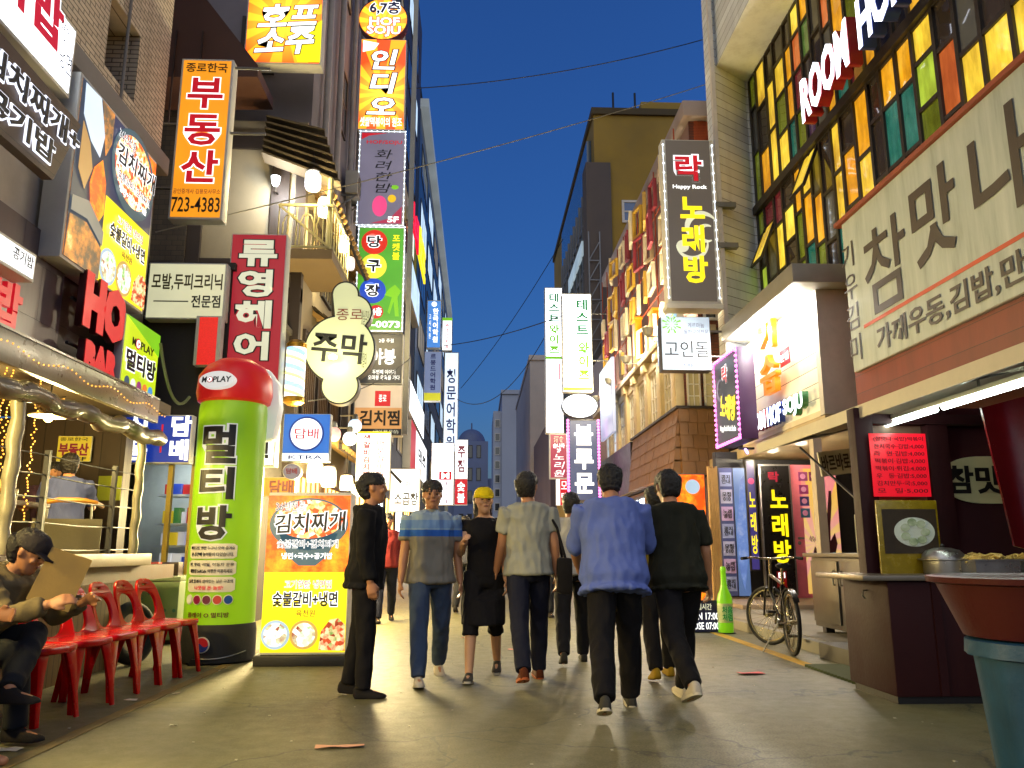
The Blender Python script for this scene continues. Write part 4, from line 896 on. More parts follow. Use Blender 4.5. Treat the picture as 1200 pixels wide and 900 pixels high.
part(bp, "bracket", MB().tube((-.13, .05, .5), (-.3, .25, .5), .02), STEEL)
# gourd-shaped tavern sign
Y = 12.4
gs = thing("gourd_sign", "pale gourd-shaped tavern sign of stacked round lobes with brown lettering", "sign", (at(398, 400, Y=Y).x, Y, at(398, 472, Y=Y).z))
circ = [(402.5, 345, 15), (413, 366, 21), (398.5, 409, 41), (400.5, 452, 21)]
def gourd(grow, y0, y1):
    import math as m_
    k = Y / 950; cs = [((c[0]-398)*k + at(398, 400, Y=Y).x - gs.location.x, at(c[0], c[1], Y=Y).z - gs.location.z, c[2]*k*.985 + grow) for c in circ]
    pts = []
    for i in range(360):
        a = m_.radians(i); d = (m_.cos(a), m_.sin(a)); cx, cz = cs[2][0], cs[2][1]; best = 0
        # furthest point of the union along a ray from the big lobe's centre
        for x, z, r in cs:
            b = (x-cx)*d[0] + (z-cz)*d[1]; q = (x-cx)**2 + (z-cz)**2 - r*r; D = b*b - q
            if D >= 0 and b + D**.5 > best: best = b + D**.5
        pts.append((cx + d[0]*best, cz + d[1]*best))
    return MB().prism(pts[::-1], y0, y1), cs
g0, cs = gourd(.025, .0, .2); part(gs, "casing", g0, BLACK, smooth=False)
g1, _ = gourd(.0, -.006, -.002); part(gs, "panel", g1, E("gourd_panel", rgb(205, 208, 160), .75, var=.25, scale=1.4), smooth=False)
class Local:
    pass
def local_text(root, W, H, x0, z0, txt, box, mat, **k):
    s = Sign.__new__(Sign); s.root = root; s.W = W; s.H = H; s.thick = .1
    return s
s = Sign.__new__(Sign); s.root = gs; s.W = 82*Y/950; s.H = 142*Y/950; s.thick = .2
s.text("종로", .44, .19, .82, .29, E("brown_lit", rgb(130, 50, 20), .5, light=False), .0, 3); s.text("주막", .1, .4, .9, .66, INK, .02, 3, rot=-4)
s.text("옛날주막\n막걸리", .8, .2, .92, .7, E("olive_ink", rgb(110, 110, 70), .4, light=False), .0, 2, line=2.6)
# sun-shaped burst
RAYM = rays("orange_sunburst", rgb(225, 60, 15), rgb(245, 130, 20), rgb(255, 235, 60), 12, 1.15, .9)
S = Sign("hof_sign", "bright orange sunburst sign at the top of the plaster building", "sign", 'F', (288, -12, 378, 75), 14.0, .3, CASE)
S.face(RAYM, .03); S.text("호프", .14, .2, .95, .5, WHITELET, .03, 4, shear=.25, outline=INK, ow=.03, rot=4); S.text("소주", .12, .52, .92, .88, WHITELET, .03, 4, shear=.25, outline=INK, ow=.03, rot=5); S.poly([(.6,.72),(.99,.4),(.99,.97),(.7,.97)], YELP, 2); S.text("맥주광장", .12, .01, .9, .12, WHITELET, .03, 4)
# ---- vertical stack above the tavern
YS = 19.0
S = Sign("round_pub_sign", "round sunburst sign crowning the tall vertical stack", "sign", 'F', (420, -2, 478, 47), YS, .25, body=False)
part(S.root, "casing", MB().disc(0, S.H/2, S.W/2, S.H/2, 0, .25), M("wine_casing", rgb(90, 20, 30), .4)); S.disc(.5, .5, .48, rays("round_sunburst", rgb(225, 60, 15), rgb(245, 150, 20), rgb(255, 220, 60), 12, 1.1, .5), 1, "panel", .5*S.H/S.W*.95)
S.text("6,7층", .22, .08, .84, .4, INKBLUE, .03, 3, outline=WHITE1, ow=.05); S.text("HOF\nSOJU", .18, .46, .86, .92, WHITELET, .03, 3, outline=INKRED, ow=.05, line=.8)
S = Sign("sunburst_sign", "tall orange sunburst sign with white brush letters below the round one", "sign", 'F', (421, 46, 475, 152), YS, .25)
S.face(rays("tall_sunburst", rgb(225, 60, 15), rgb(245, 140, 20), rgb(255, 230, 70), 13, 1.1, 1.0), .02); S.text("인\n디\n오", .18, .12, .82, .84, WHITELET, .03, 4, outline=INK, ow=.04, shear=.15); S.text("셋쌀떡볶이의 원조", .05, .87, .95, .97, WHITELET, .01, 4); S.poly([(.05,.02),(.4,.05),(.3,.12),(.05,.15)], WHITELET, 3)
S = Sign("lamp_edged_sign", "grey vertical sign edged with white bulbs, pink fruit emblem and 5F", "sign", 'F', (420, 154, 474, 264), YS, .25)
S.face(GREYP, .03); S.poly([(.04,.02),(.6,.02),(.2,.05),(.04,.09)], INKRED, 2); S.poly([(.96,.8),(.96,.98),(.3,.98),(.7,.93)], E("rose_corner", rgb(170, 50, 80), .8, light=False), 2)
S.text("HOF/SOJU", .15, .1, .93, .15, INKRED, .02); S.text("화\n려\n한\n밤", .34, .2, .74, .66, INK, .0, 3, shear=.2); S.disc(.48, .8, .16, E("pink_fruit", rgb(225, 70, 130), .9, light=False), 2, rz=.24); S.disc(.74, .72, .09, E("yellow_fruit", rgb(225, 180, 20), .9, light=False), 2); S.disc(.8, .6, .08, INKLIME, 2, rz=.05); S.text("5F", .66, .91, .9, .97, WHITELET, .03)
S.bulbs(BULB, 17, 8, .018)
S = Sign("billiard_sign", "green billiard hall sign with three coloured balls and a bulb border", "sign", 'F', (418, 266, 473, 388), YS, .25)
S.face(GREEN1, .03)
for i, (c, ch) in enumerate((((200, 40, 20), "당"), ((235, 215, 60), "구"), ((30, 70, 180), "장"))):
    S.disc(.35, .15 + i*.235, .28, E("ball_%d" % i, rgb(*c), 1.0, light=False), 2, "ball"); S.disc(.3, .12 + i*.235, .12, E("ball_hi_%d" % i, tuple(min(1, x*2.0+.1) for x in rgb(*c)[:3]) + (1,), 1.1, light=False), 3, "ball"); S.text(ch, .2, .09 + i*.235, .5, .205 + i*.235, INK, .03, 5, outline=WHITE1, ow=.05)
S.text("포\n켓\n볼", .74, .08, .9, .32, YELLET, .02); S.poly([(.7,.6),(.82,.56),(.95,.62),(.88,.68),(.92,.86),(.84,.86),(.8,.72),(.72,.84),(.68,.82),(.76,.68),(.6,.66)], INKLIME, 2, "figure_emblem")
S.disc(.44, .82, .15, INKRED, 3); S.text("4층", .34, .78, .56, .86, WHITELET, .03, 5); S.text("7-0073", .22, .905, .95, .97, WHITELET, .03); S.bulbs(BULB, 19, 8, .018)
part(S.root, "mast", MB().box(S.W/2 + .06, S.W/2 + .18, .05, .2, -2.5, 11.5), STEEL)
S = Sign("tavern_dark_sign", "dark grey lit sign with pale letters under the billiard sign", "sign", 'F', (415, 391, 472, 450), YS + .2, .25)
S.face(E("charcoal_lit", rgb(62, 62, 62), .7, light=False), .02); S.text("2층 주점", .5, .1, .8, .18, WHITELET, 0); S.text("이야봉", .08, .3, .85, .62, WHITELET, .03); S.text("두번째 이야기\n오마봉 유혹을 가다", .3, .72, .95, .92, WHITELET, 0, line=1.1)
S = Sign("kimchi_sign", "brown and beige lit sign with a red seal, below the dark grey one", "sign", 'F', (415, 451, 472, 511), YS + .1, .25)
S.rect(.02, .02, .98, .45, E("beige_print", rgb(210, 190, 160), .85, light=False)); S.rect(.02, .45, .98, .98, E("tan_print", rgb(205, 150, 90), .85)); S.rect(.42, .12, .74, .42, INKRED, 3, "seal"); S.text("김치찜", .12, .5, .94, .8, INK, .03); S.rect(.02, .86, .98, .98, DARKP, 2); S.text("(구이,탕,무상)", .4, .88, .92, .96, CREAMLET, 0); S.text("종로", .5, .2, .66, .34, WHITELET, 0, 5)
S = Sign("stew_list_sign", "white lit sign listing rib and stew dishes in two maroon columns", "sign", 'F', (417, 506, 457, 574), 15.6, .15)
S.face(WHITE1, .015); S.rect(.02, .0, .98, .03, YELP, 2); S.text("생\n갈\n비\n김\n치\n찌\n개", .2, .05, .42, .92, INKMAROON, .04); S.text("매\n운\n갈\n비\n찜", .6, .14, .84, .8, INKMAROON, .01); S.text("kimchi", .42, .9, .95, .99, E("tan_ink", rgb(190, 150, 70), .6, light=False), 0)
S = Sign("tripe_sign", "white lit sign with black brush letters near the striped awning", "sign", 'F', (457, 549, 492, 600), 19.5, .15)
S.face(WHITE1, .02); S.text("소곱창", .15, .55, .95, .85, INK, .02); S.poly([(0,.02),(.4,.3),(.35,.36),(0,.1)], INK, 2); S.text("황", .5, .3, .7, .45, INKRED, 0)
# tobacco signs
S = Sign("tobacco_sign", "square blue tobacco sign with a white disc and red letters", "sign", 'F', (331, 485, 387, 541), 10.7, .12, CASE)
S.rect(.02, .01, .98, .82, E("tobacco_blue", rgb(50, 110, 195), 1.0)); S.disc(.5, .42, .37, E("tobacco_blue2", rgb(25, 60, 140), .8, light=False), 2, rz=.37); S.disc(.5, .42, .33, WHITE1, 3); S.text("담배", .26, .31, .76, .53, INKRED, .01, 5); S.rect(.02, .83, .98, .985, WHITE1); S.text("KTRA", .15, .87, .86, .95, INKBLUE, .01)
S = Sign("round_tobacco_sign", "small rounded tobacco plate below the square blue sign", "sign", 'F', (331, 543, 353, 562), 11.0, .1, body=False)
part(S.root, "casing", MB().disc(0, S.H/2, S.W/2, S.H/2, 0, .1), CASE); S.disc(.5, .5, .46, GREYP, 1, "panel", .4); S.text("담배", .2, .3, .8, .66, INKMAROON, .03)
S = Sign("orange_tobacco_sign", "long orange tobacco strip sign behind the standing light box", "sign", 'F', (303, 559, 346, 582), 11.6, .12)
S.face(E("orange_strip", rgb(235, 140, 30), .95), .01); S.text("담배", .3, .15, .95, .9, INKMAROON, .03)
S = Sign("grocery_sign", "blue lit grocery sign with white block letters beyond the terrace post", "sign", 'F', (138, 486, 224, 543), 10.5, .15, CASE)
S.face(BLUE1, .015); S.text("식\n품", .12, .02, .42, .94, WHITELET, .05); S.text("담\n배", .72, .02, 1.0, .94, WHITELET, .05); S.rect(.585, .2, .61, .78, INKRED, 2, "rule")
S = Sign("office_notice", "small yellow estate notice with 5F hung inside the terrace", "sign", 'F', (67, 511, 107, 541), 9.5, .03, CASE)
S.face(E("yellow_notice", rgb(205, 180, 50), .5, light=False), .005); S.text("종로한국", .08, .06, .9, .2, INK, .01); S.text("부동산", .06, .28, .94, .78, INKMAROON, .04); S.text("5F", .6, .82, .9, .97, INK, .03)
o = part(None, "lime_paper_notice", MB().box(-.13, .13, 0, .012, 0, .28), M("lime_paper", rgb(150, 160, 40), .7)); o.location = at(128, 572, Y=9.57); o.location.z -= .14; tag(o, "plain lime paper notice on the dark terrace end wall", "notice")
# ---- far left vertical signs
S = Sign("academy_sign", "light blue vertical academy sign with white letters, upper of the far left pair", "sign", 'F', (500, 352, 517, 408), 42, .4); S.face(SKYB, .04); S.disc(.5, .08, .18, WHITELET, 2); S.text("한\n국\n어\n학\n원", .42, .17, .8, .88, WHITELET, .03); S.text("고\n시\n학\n원", .16, .3, .3, .8, WHITELET, 0)
S = Sign("language_school_sign", "grey blue vertical language school sign under the light blue one", "sign", 'F', (497, 412, 517, 470), 40, .4); S.rect(.02, .01, .98, .83, E("grey_blue_lit", rgb(120, 135, 170), .7)); S.rect(.02, .84, .98, .99, E("olive_yellow_lit", rgb(190, 185, 40), .9)); S.text("르\n몽\n드\n어\n학\n원", .35, .05, .68, .78, INKBLUE, .03)
S = Sign("accounting_sign", "slim white vertical sign with red capitals and a green top", "sign", 'F', (518, 372, 530, 411), 48, .4); S.face(WHITE1, .04); S.rect(.02, .01, .98, .1, INKLIME, 2); S.text("A\nT\nC\nP\nA", .3, .18, .7, .94, INKRED, .01)
S = Sign("tall_academy_sign", "tall pale vertical sign with navy letters, longest on the far left", "sign", 'F', (520, 413, 537, 530), 46, .4); S.face(E("pale_blue_white", rgb(205, 222, 240), 1.3), .04); S.text("청\n문\n어\n학\n원", .18, .17, .84, .98, INKBLUE, .02)
S = Sign("white_banner_sign", "blank white lit sign with a small red badge behind the polo man", "sign", 'F', (505, 519, 532, 592), 36, .4); S.face(WHITE2, .04); S.rect(.35, .46, .9, .6, INKRED, 2, "badge"); S.text("M", .45, .48, .8, .58, WHITELET, .05, 4); S.text("화\n로\n구\n이", .2, .62, .8, .98, INKMAROON, 0)
S = Sign("red_white_sign", "red and white vertical sign right of the blank white one", "sign", 'F', (533, 515, 548, 592), 44, .4); S.rect(.02, .01, .98, .6, WHITE1); S.rect(.02, .61, .98, .99, INKRED); S.text("주\n점", .2, .1, .8, .5, INKMAROON, .03); S.text("숯\n불", .2, .65, .8, .96, WHITELET, .02)
for (px, lab, m, t, c) in (((480, 318, 492, 366), "slanting pale glass light box on the tall block", COOLWIN, None, None), ((480, 463, 497, 500), "white lit wall sign low on the tall block", WHITE2, None, None), ((481, 508, 500, 560), "white wall sign with a red end near street level", WHITE1, "맥주", INKRED)):
    S = Sign("facade_light_box", lab, "sign", 'L', px, -2.95, .35); S.face(m, .06)
    if t: S.rect(.0, .0, .25, 1, c, 2); S.text(t, .4, .3, .9, .7, INK, .02)
S = Sign("neon_letters", "red neon letters running up the tall block's flank", "sign", 'L', (482, 245, 489, 286), -3.0, .2, body=False); S.text("노래", 0, 0, 1, 1, E("red_neon", rgb(235, 20, 50), 1.2, light=False), .05, 1, depth=.1)
S = Sign("neon_letters", "yellow neon letters beside the red ones on the tall block", "sign", 'L', (489, 275, 497, 318), -3.0, .2, body=False); S.text("호프", 0, 0, 1, 1, YELLET, .05, 1, depth=.1)

# ------------------------------------------------------------------ right signs
S = Sign("test_school_sign", "white vertical language school sign with green letters, further of the two", "sign", 'F', (639, 337, 660, 508), 36, .4)
S.face(WHITE2, .04); S.text("테\n스\n트", .22, .04, .82, .24, INKGREEN, .06); S.text("와\n이\n즈", .2, .26, .82, .46, INKLIME, .06); S.rect(.02, .48, .98, .5, INKLIME, 2); S.text("프\n랑\n스\n어", .25, .54, .55, .72, INKBLUE, 0); S.rect(.75, .53, .82, .64, INKRED, 2); S.text("스\n페\n인\n어", .4, .76, .7, .94, GREYP, 0)
S = Sign("test_school_sign", "wider white vertical language school sign with green letters and a lime foot", "sign", 'F', (659, 344, 694, 459), 29, .4)
S.face(WHITE2, .04); S.text("테\n스\n트", .48, .06, .88, .42, INKGREEN, .05); S.text("와\n이\n즈", .52, .5, .9, .88, INKLIME, .05); S.text("시\n사\n영\n어\n학\n원", .12, .5, .36, .9, INK, .0); S.rect(.02, .955, .98, .99, INKLIME, 2); S.arm(.7, (1.2, 3), 1)
S = Sign("oval_sign", "blank white oval lit sign between the white and the navy vertical signs", "sign", 'F', (658, 461, 701, 490), 28, .3, body=False)
part(S.root, "casing", MB().disc(0, S.H/2, S.W/2, S.H/2, 0, .3), DARKSTEEL); S.disc(.5, .5, .47, WHITE2, 1, "panel", .47*S.H/S.W)
S = Sign("blue_moon_sign", "navy vertical sign with white block letters and pink bulb edges", "sign", 'F', (666, 491, 702, 588), 27, .35, CASE_D)
S.face(E("navy_lit", rgb(60, 72, 110), .75, var=.3), .06); S.text("블\n루\n문", .2, .07, .82, .9, WHITELET, .04); S.bulbs(PINKB, 26, 8, .05, top=False, bottom=False)
S = Sign("liquor_sign", "dull red vertical sign with white brush letters and 2F", "sign", 'F', (644, 508, 665, 561), 30, .3); S.face(E("dull_red_lit", rgb(160, 60, 80), .85), .04); S.text("酒食", .25, .06, .8, .2, CREAMLET, .02); S.text("술나라\n2F", .2, .22, .85, .42, WHITELET, .02, line=.9); S.text("노\n리\n원", .2, .46, .85, .95, WHITELET, 0, shear=.2)
S = Sign("red_info_sign", "small red and white vertical sign below the dull red one", "sign", 'F', (652, 561, 666, 592), 31, .3); S.rect(0, 0, .3, 1, WHITE1); S.rect(.3, 0, 1, 1, INKRED); S.text("모\n텔", .4, .1, .9, .9, WHITELET, 0)
S = Sign("happy_rock_sign", "tall dark karaoke sign with glowing yellow letters and white bulb edges", "sign", 'F', (779, 164, 840, 356), 15.1, .3, CASE)
S.rect(.07, .005, .93, .985, E("taupe_lit", rgb(82, 74, 66), .9, var=.05)); S.text("락", .24, .1, .76, .26, INKRED, .03, 4, outline=WHITE1, ow=.05); S.text("Happy Rock", .18, .285, .84, .315, WHITELET, .02)
S.text("노\n래\n방", .3, .36, .78, .88, YELLET, .06, 4)
def arc(S, cx, cz, r, a0, a1, wd, mat, layer, n=20):
    mb = MB(); rings = []
    for i in range(n + 1):
        a = R(a0 + (a1 - a0) * i / n); w_ = wd * (.25 + .75 * math.sin(math.pi * i / n)); x, z = S.xy(cx, cz)
        rr = [(x + (r + s_*w_) * S.W * math.cos(a), y, z + (r + s_*w_) * S.W * math.sin(a)) for s_, y in ((-1, -.005*layer), (1, -.005*layer), (1, -.005*layer + .004), (-1, -.005*layer + .004))]
        rings.append(rr)
    part(S.root, "clef_emblem", mb.loft(rings), mat)
arc(S, .72, .55, .3, 40, 215, .06, CREAMLET, 3); arc(S, .8, .58, .16, 60, 300, .05, CREAMLET, 3); arc(S, .5, .64, .3, -170, 10, .04, CREAMLET, 3); S.disc(.32, .66, .12, CREAMLET, 3)
S.bulbs(BULB, 17, 6, .02, inset=.02, top=False, bottom=False)
for f in (.35, .6): part(S.root, "bracket", MB().box(S.W/2, S.W/2 + .45, .1, .25, S.H*f, S.H*(f + .03)), STEEL)
part(S.root, "bottom_tray", MB().box(-S.W/2 - .03, S.W/2 + .03, -.03, .35, -.1, -.003), CASE)
S = Sign("grill_house_sign", "pale blue square lit sign with brush letters and a green flower emblem", "sign", 'F', (775, 371, 833, 434), 14.9, .28, CASE_D)
S.face(E("pale_blue_lit", rgb(196, 214, 230), .72, var=.15), .012)
for i in range(16):
    a = 2*math.pi*i/16; x, z = .22, .15; rr = (.12, .2) if i % 2 else (.06, .13)
    S.poly([(x + rr[0]*.8*math.cos(a-.08), z + rr[0]*.8*math.sin(a-.08)), (x + rr[1]*math.cos(a-.1), max(.01, z + rr[1]*.9*math.sin(a-.1))), (x + rr[1]*math.cos(a+.1), max(.01, z + rr[1]*.9*math.sin(a+.1))), (x + rr[0]*.8*math.cos(a+.08), z + rr[0]*.8*math.sin(a+.08))], INKLIME, 3, "petal_emblem")
S.text("게르마늄\n돌판구이전문", .46, .12, .96, .34, GREYP, 0, line=1.2); S.text("고인돌", .06, .46, .96, .76, INK, .004); S.text("직영점 720-9150", .42, .88, .96, .95, INKBLUE, 0); S.arm(.5, (.3, .8), 1)
S = Sign("small_blue_sign", "small slanting blue sign with lime letters beside the tall karaoke sign", "sign", 'R', (768, 312, 792, 372), 4.25, .15, CASE, z=(5.35, 6.35)); S.face(E("slant_blue", rgb(110, 165, 215), .9), .02); S.text("종로 레몬\n노래", .1, .15, .9, .85, INKLIME, .03, line=1.0)
S = Sign("karaoke_wall_sign", "black karaoke wall sign framed in pink bulbs beside the lit canopy", "sign", 'R', (838, 412, 866, 522), 4.4, .3, M("violet_casing", rgb(60, 30, 70), .4), z=(at(866, 515, X=4.4).z, at(866, 403, X=4.4).z))
S.face(DARKP, .08); S.text("락", .4, .12, .62, .32, INKRED, .03, 4, outline=WHITE1, ow=.05); S.text("노래방", .25, .46, .88, .74, YELLET, .04, 3, rot=-12); S.text("Happy Rock Music Studio", .2, .8, .85, .88, WHITELET, 0, rot=-8); arc(S, .28, .36, .13, 60, 330, .03, GREYP, 3); S.bulbs(PINKB, 17, 11, .03, inset=.02)
S = Sign("pub_letter_sign", "large white block letters on red and blue sides across the coloured windows", "sign", 'R', (948, 0, 1084, 100), 5.55, .1, body=False, z=(8.0, 8.78))
def chan(S, t, u0, u1, face, side, v0=0, v1=1):
    S.text(t, u0, v0, u1, v1, side, .075, 2, depth=.2); S.text(t, u0 + .002, v0, u1 - .002, v1, face, .035, 44, depth=.004) 
WL = E("bright_white_letter", rgb(240, 244, 255), 4.5)
chan(S, "ROOM", 0, .535, WL, M("red_return", rgb(150, 20, 34), .4)); chan(S, "HOF", .63, 1.0, WL, M("blue_return", rgb(24, 50, 120), .4))
part(S.root, "rail", MB().box(-S.W/2, S.W/2, .02, .06, S.H*.45, S.H*.5), BLACK)
S = Sign("snack_shop_sign", "huge weathered white sign with brown block letters above the food stall", "sign", 'R', (985, 100, 1260, 400), 5.0, .06, M("sign_grey_edge", rgb(150, 150, 140), .6), z=(3.4, 5.5))
def weathered():
    t = NT("weathered_sign_face").set(.5); st = t.n("Mapping"); st.inputs["Scale"].default_value = (3, 3, .3); t.l(t.pos(), st.inputs[0]); a = t.noise(2.0, 6, .7, st.outputs[0])
    t.col(t.ramp(a, [(.3, rgb(186, 194, 186)), (.55, rgb(168, 178, 170)), (.8, rgb(128, 134, 126))])); return t.m
S.face(weathered(), .01)
BRL = M("brown_letter", rgb(66, 56, 44), .5); u_ = lambda px, py: (11.02 - at(px, py, X=4.98).y) / S.W if 0 else None
Y0 = S.root.location.y + S.W/2
uy = lambda y: (Y0 - y) / S.W
def ufx(px): return uy(at(px, 300, X=4.98).y)
S.text("참", ufx(1011), .2, ufx(1062), .72, BRL, .006); S.text("맛", ufx(1071), .14, ufx(1127), .62, BRL, .018); S.text("나", ufx(1148), .12, ufx(1225), .62, BRL, .018)
S.rect(ufx(1004), .738, 1.0, .76, M("orange_rule", rgb(190, 80, 40), .5), 2, "rule")
S.text("기\n우\n김\n미", ufx(986), .16, ufx(1001), .94, BRL, .0); S.text("가께우동,김밥,만두", ufx(1018), .8, ufx(1235), .96, BRL, .02)
S = Sign("canopy_letter_sign", "orange script channel letters on the brightly lit white boards", "sign", 'R', (893, 375, 921, 462), 5.12, .08, body=False, z=(at(905, 462, X=5.1).z, at(905, 374, X=5.1).z))
ORC = E("orange_channel", rgb(240, 140, 20), .8); S.text("기\n스", .1, 0, .8, .8, ORC, .06, 2, depth=.1); S.text("ㅂ", .25, .82, .75, 1.0, ORC, .06, 2, depth=.1); S.rect(.8, .5, 1.2, .72, REDCH, 4, "plate"); S.text("본점", .84, .56, 1.16, .66, WHITELET, .02, 6)
S = Sign("room_hof_letters", "small white capitals with red, blue and green sides along the canopy bottom", "sign", 'R', (880, 455, 949, 494), 5.1, .08, body=False, z=(3.17, 3.5))
for t, u0, u1, c in (("ROOM", 0, .38, (140, 20, 34)), ("HOF", .42, .66, (30, 60, 160)), ("SOJU", .7, 1.0, (40, 110, 60))): S.text(t, u0, 0, u1, 1, M("return_%s" % t, rgb(*c), .4), .075, 2, depth=.1); S.text(t, u0, 0, u1, 1, WL, .03, 23, depth=.004)
# ------------------------------------------------------------------ lamps
def lantern(px, py, Y, label, bodymat, size=.3, power=0, col=(1, .78, .36), cord=.35, r=.13, group="lanterns under the eaves"):
    p = at(px, py, Y=Y); z = p.z - size / 2
    t = thing("lantern", label, "lantern", (p.x, Y, z), 0, group); n = 10
    part(t, "shade", MB().lathe([(r*.8, .02), (r*.97, size*.2), (r, size*.5), (r*.97, size*.8), (r*.75, size*.97)], 16), bodymat)
    for k in range(8): a = k*math.pi/4; part(t, "rib", MB().path([(r*1.0*math.cos(a), r*1.0*math.sin(a), .02), (r*1.03*math.cos(a), r*1.03*math.sin(a), size*.5), (r*.8*math.cos(a), r*.8*math.sin(a), size*.98)], .004, 4), DARKWOOD)
    part(t, "cap", MB().lathe([(r*.5, size*1.08), (r*.85, size*1.0), (r*.85, size*.95)], 16), DARKWOOD); part(t, "cord", MB().tube((0, 0, size), (0, 0, size + cord), .006, n=5), BLACK)
    if power: lamp("lantern_bulb", "", (p.x + .05, Y - r - .12, z - .12), power * (.6 if power > 40 else 1), col, .35 if power > 40 else .1)
    return t
def E2(name, top, bot, s, zc, h):
    """lantern paper with a dyed lower half, lit from inside"""
    t = NT(name).set(.5); sp = t.n("SeparateXYZ"); t.l(t.obj(), sp.inputs[0])
    k = t.ramp(t.math('DIVIDE', sp.outputs[2], h), [(zc - .04, bot), (zc + .04, top)]); t.l(k, t.b.inputs["Emission Color"]); t.b.inputs["Emission Strength"].default_value = s; return t.m
BLUEL = E2("blue_dip_paper", rgb(255, 250, 235), rgb(60, 110, 210), .55, .45, .4)
REDBL = E2("dim_dip_paper", rgb(150, 100, 100), rgb(60, 80, 140), .8, .5, .3)
WARML = E2("warm_paper", rgb(255, 215, 120), rgb(255, 245, 225), .75, .4, .4); WHITEL = E2("white_paper", rgb(255, 232, 170), rgb(200, 205, 225), .6, .55, .3)
lantern(367, 212, 13.9, "paper lantern with a blue lower half beside the balcony", BLUEL, .38, 22, r=.15)
lantern(380, 243, 14.6, "glowing orange-white paper lantern right behind the balcony rail", WARML, .4, 22, r=.13)
lantern(403, 286, 15.6, "glowing white lantern at the far end of the balcony", WARML, .36, 26, r=.11)
lantern(410, 309, 16.6, "dim two-tone lantern below the last glowing balcony lantern", REDBL, .3, 0, r=.11)
lantern(369, 553, 12.2, "white paper lantern under the lower eave nearest the tobacco sign", WHITEL, .34, 160, r=.12)
lantern(385, 559, 12.8, "white paper lantern, second from the tobacco sign under the lower eave", WHITEL, .34, 160, r=.12)
lantern(406, 566, 13.8, "white paper lantern, third from the tobacco sign under the lower eave", WHITEL, .28, 120, r=.11)
lantern(418, 575, 14.6, "small warm lantern, last in the row under the lower eave", WARML, .24, 80, r=.09)
for px, py, Y, c, s, lab in ((391, 509, 12.6, (255, 150, 140), 1.5, "reddish glass globe lamp right of the square tobacco sign"), (416, 499, 13.6, (190, 225, 255), 1.5, "pale blue glass globe lamp above the white globe"), (410, 514, 13.2, (255, 250, 245), 2.2, "white glass globe lamp left of the stew list sign")):
    p = at(px, py, Y=Y); t = thing("globe_lamp", lab, "lamp", (p.x, Y, p.z), 0, "globe lamps on the tavern front")
    part(t, "globe", MB().ball((0, 0, 0), .115, 18, 12), E("globe_%d" % px, rgb(*c), s)); part(t, "holder", MB().lathe([(.03, .2), (.05, .16), (.05, .1)], 12), STEEL); part(t, "arm", MB().tube((0, 0, .18), (-.3, .3, .22), .012), STEEL)
p = at(323, 212, Y=14.2); t = thing("wall_lamp", "small white wall lamp on the dark timber post under the eave", "lamp", (p.x, 14.2, p.z))
part(t, "glass", MB().lathe([(.04, -.1), (.07, -.05), (.09, .08), (.05, .1)], 12), E("wall_lamp_glass", rgb(230, 245, 255), 5)); part(t, "arm", MB().path([(0, 0, -.1), (0, .05, -.18), (0, .25, -.16)], .014, 6), BLACK); lamp("wall_lamp_bulb", "", (p.x + .1, 14.0, p.z - .22), 14, (.9, .95, 1), .06)
pp = at(57, 487, Y=7.5)
for yy, lb in ((7.5, "enamel dish pendant lamp with a bare bulb beside the near terrace post"), (4.2, "added unseen enamel dish pendant lamp over the middle of the terrace lighting the street"), (2.2, "added unseen enamel dish pendant lamp over the near end of the terrace lighting the street")):  # the two nearer lamps are added out of view to light the street
    p = Vector((pp.x, yy, pp.z)); t = thing("pendant_lamp", lb, "lamp", p, 0, "pendant lamps in the terrace")
    part(t, "shade", MB().lathe([(.02, .1), (.05, .09), (.06, .04), (.17, -.0), (.165, -.01), (.05, .03), (.02, .05)], 24), M("enamel_shade", rgb(190, 175, 130), .4)); part(t, "bulb", MB().ball((0, 0, -.02), .04, 12, 8), E("bare_bulb", rgb(255, 220, 130), 25)); part(t, "cord", MB().tube((0, 0, .1), (0, 0, .3), .008), BLACK); lamp("pendant_bulb", "", (p.x, yy, p.z - .12), 26 if yy > 7 else 66, (1, .76, .28), .15)
# spot lamp glaring in front of the gourd sign
p = at(390, 419, Y=12.2); t = thing("sign_spotlight", "small glaring floodlight fixed in front of the gourd sign", "lamp", (p.x, 12.2, p.z)); part(t, "lens", MB().lathe([(.0, -.03), (.06, -.02), (.07, .02), (.02, .05)], 14), E("glare_lens", rgb(255, 255, 190), 12)); part(t, "stem", MB().tube((0, 0, .02), (0, .18, .04), .012), BLACK)
lamp("sign_spot_bulb", "", (p.x, 12.05, p.z), 5, (1, .95, .5), .05)

# ------------------------------------------------------------------ inflated column
CX, CY, CR = at(263, 640, Y=8.6).x, 8.6, .347
ic = thing("inflated_column", "tall lime green inflated advertising column with a red cap and black weighted base", "advert column", (CX, CY, 0))
LIME = E("lime_fabric", rgb(140, 190, 22), .34, var=.3, scale=1.2, base=.8)
def ringp(z, r): return (r, z)
rings = []
for i in range(60):
    z = .36 + 2.34 * i / 59; f = 1 - max(0, (z - 2.5) / .2)**2 * .14
    rings.append([((CR * f * (1 - .006*abs(math.sin(z*5.2))**8 + .01*noise.noise(Vector((math.cos(a)*2, math.sin(a)*2, z*1.6))) - .008)) * math.cos(a), (CR * f * (1 - .006*abs(math.sin(z*5.2))**8 + .01*noise.noise(Vector((math.cos(a)*2, math.sin(a)*2, z*1.6))) - .008)) * math.sin(a), z) for a in [2*math.pi*j/60 for j in range(60)]])
part(ic, "fabric_tube", MB().loft(rings), LIME)
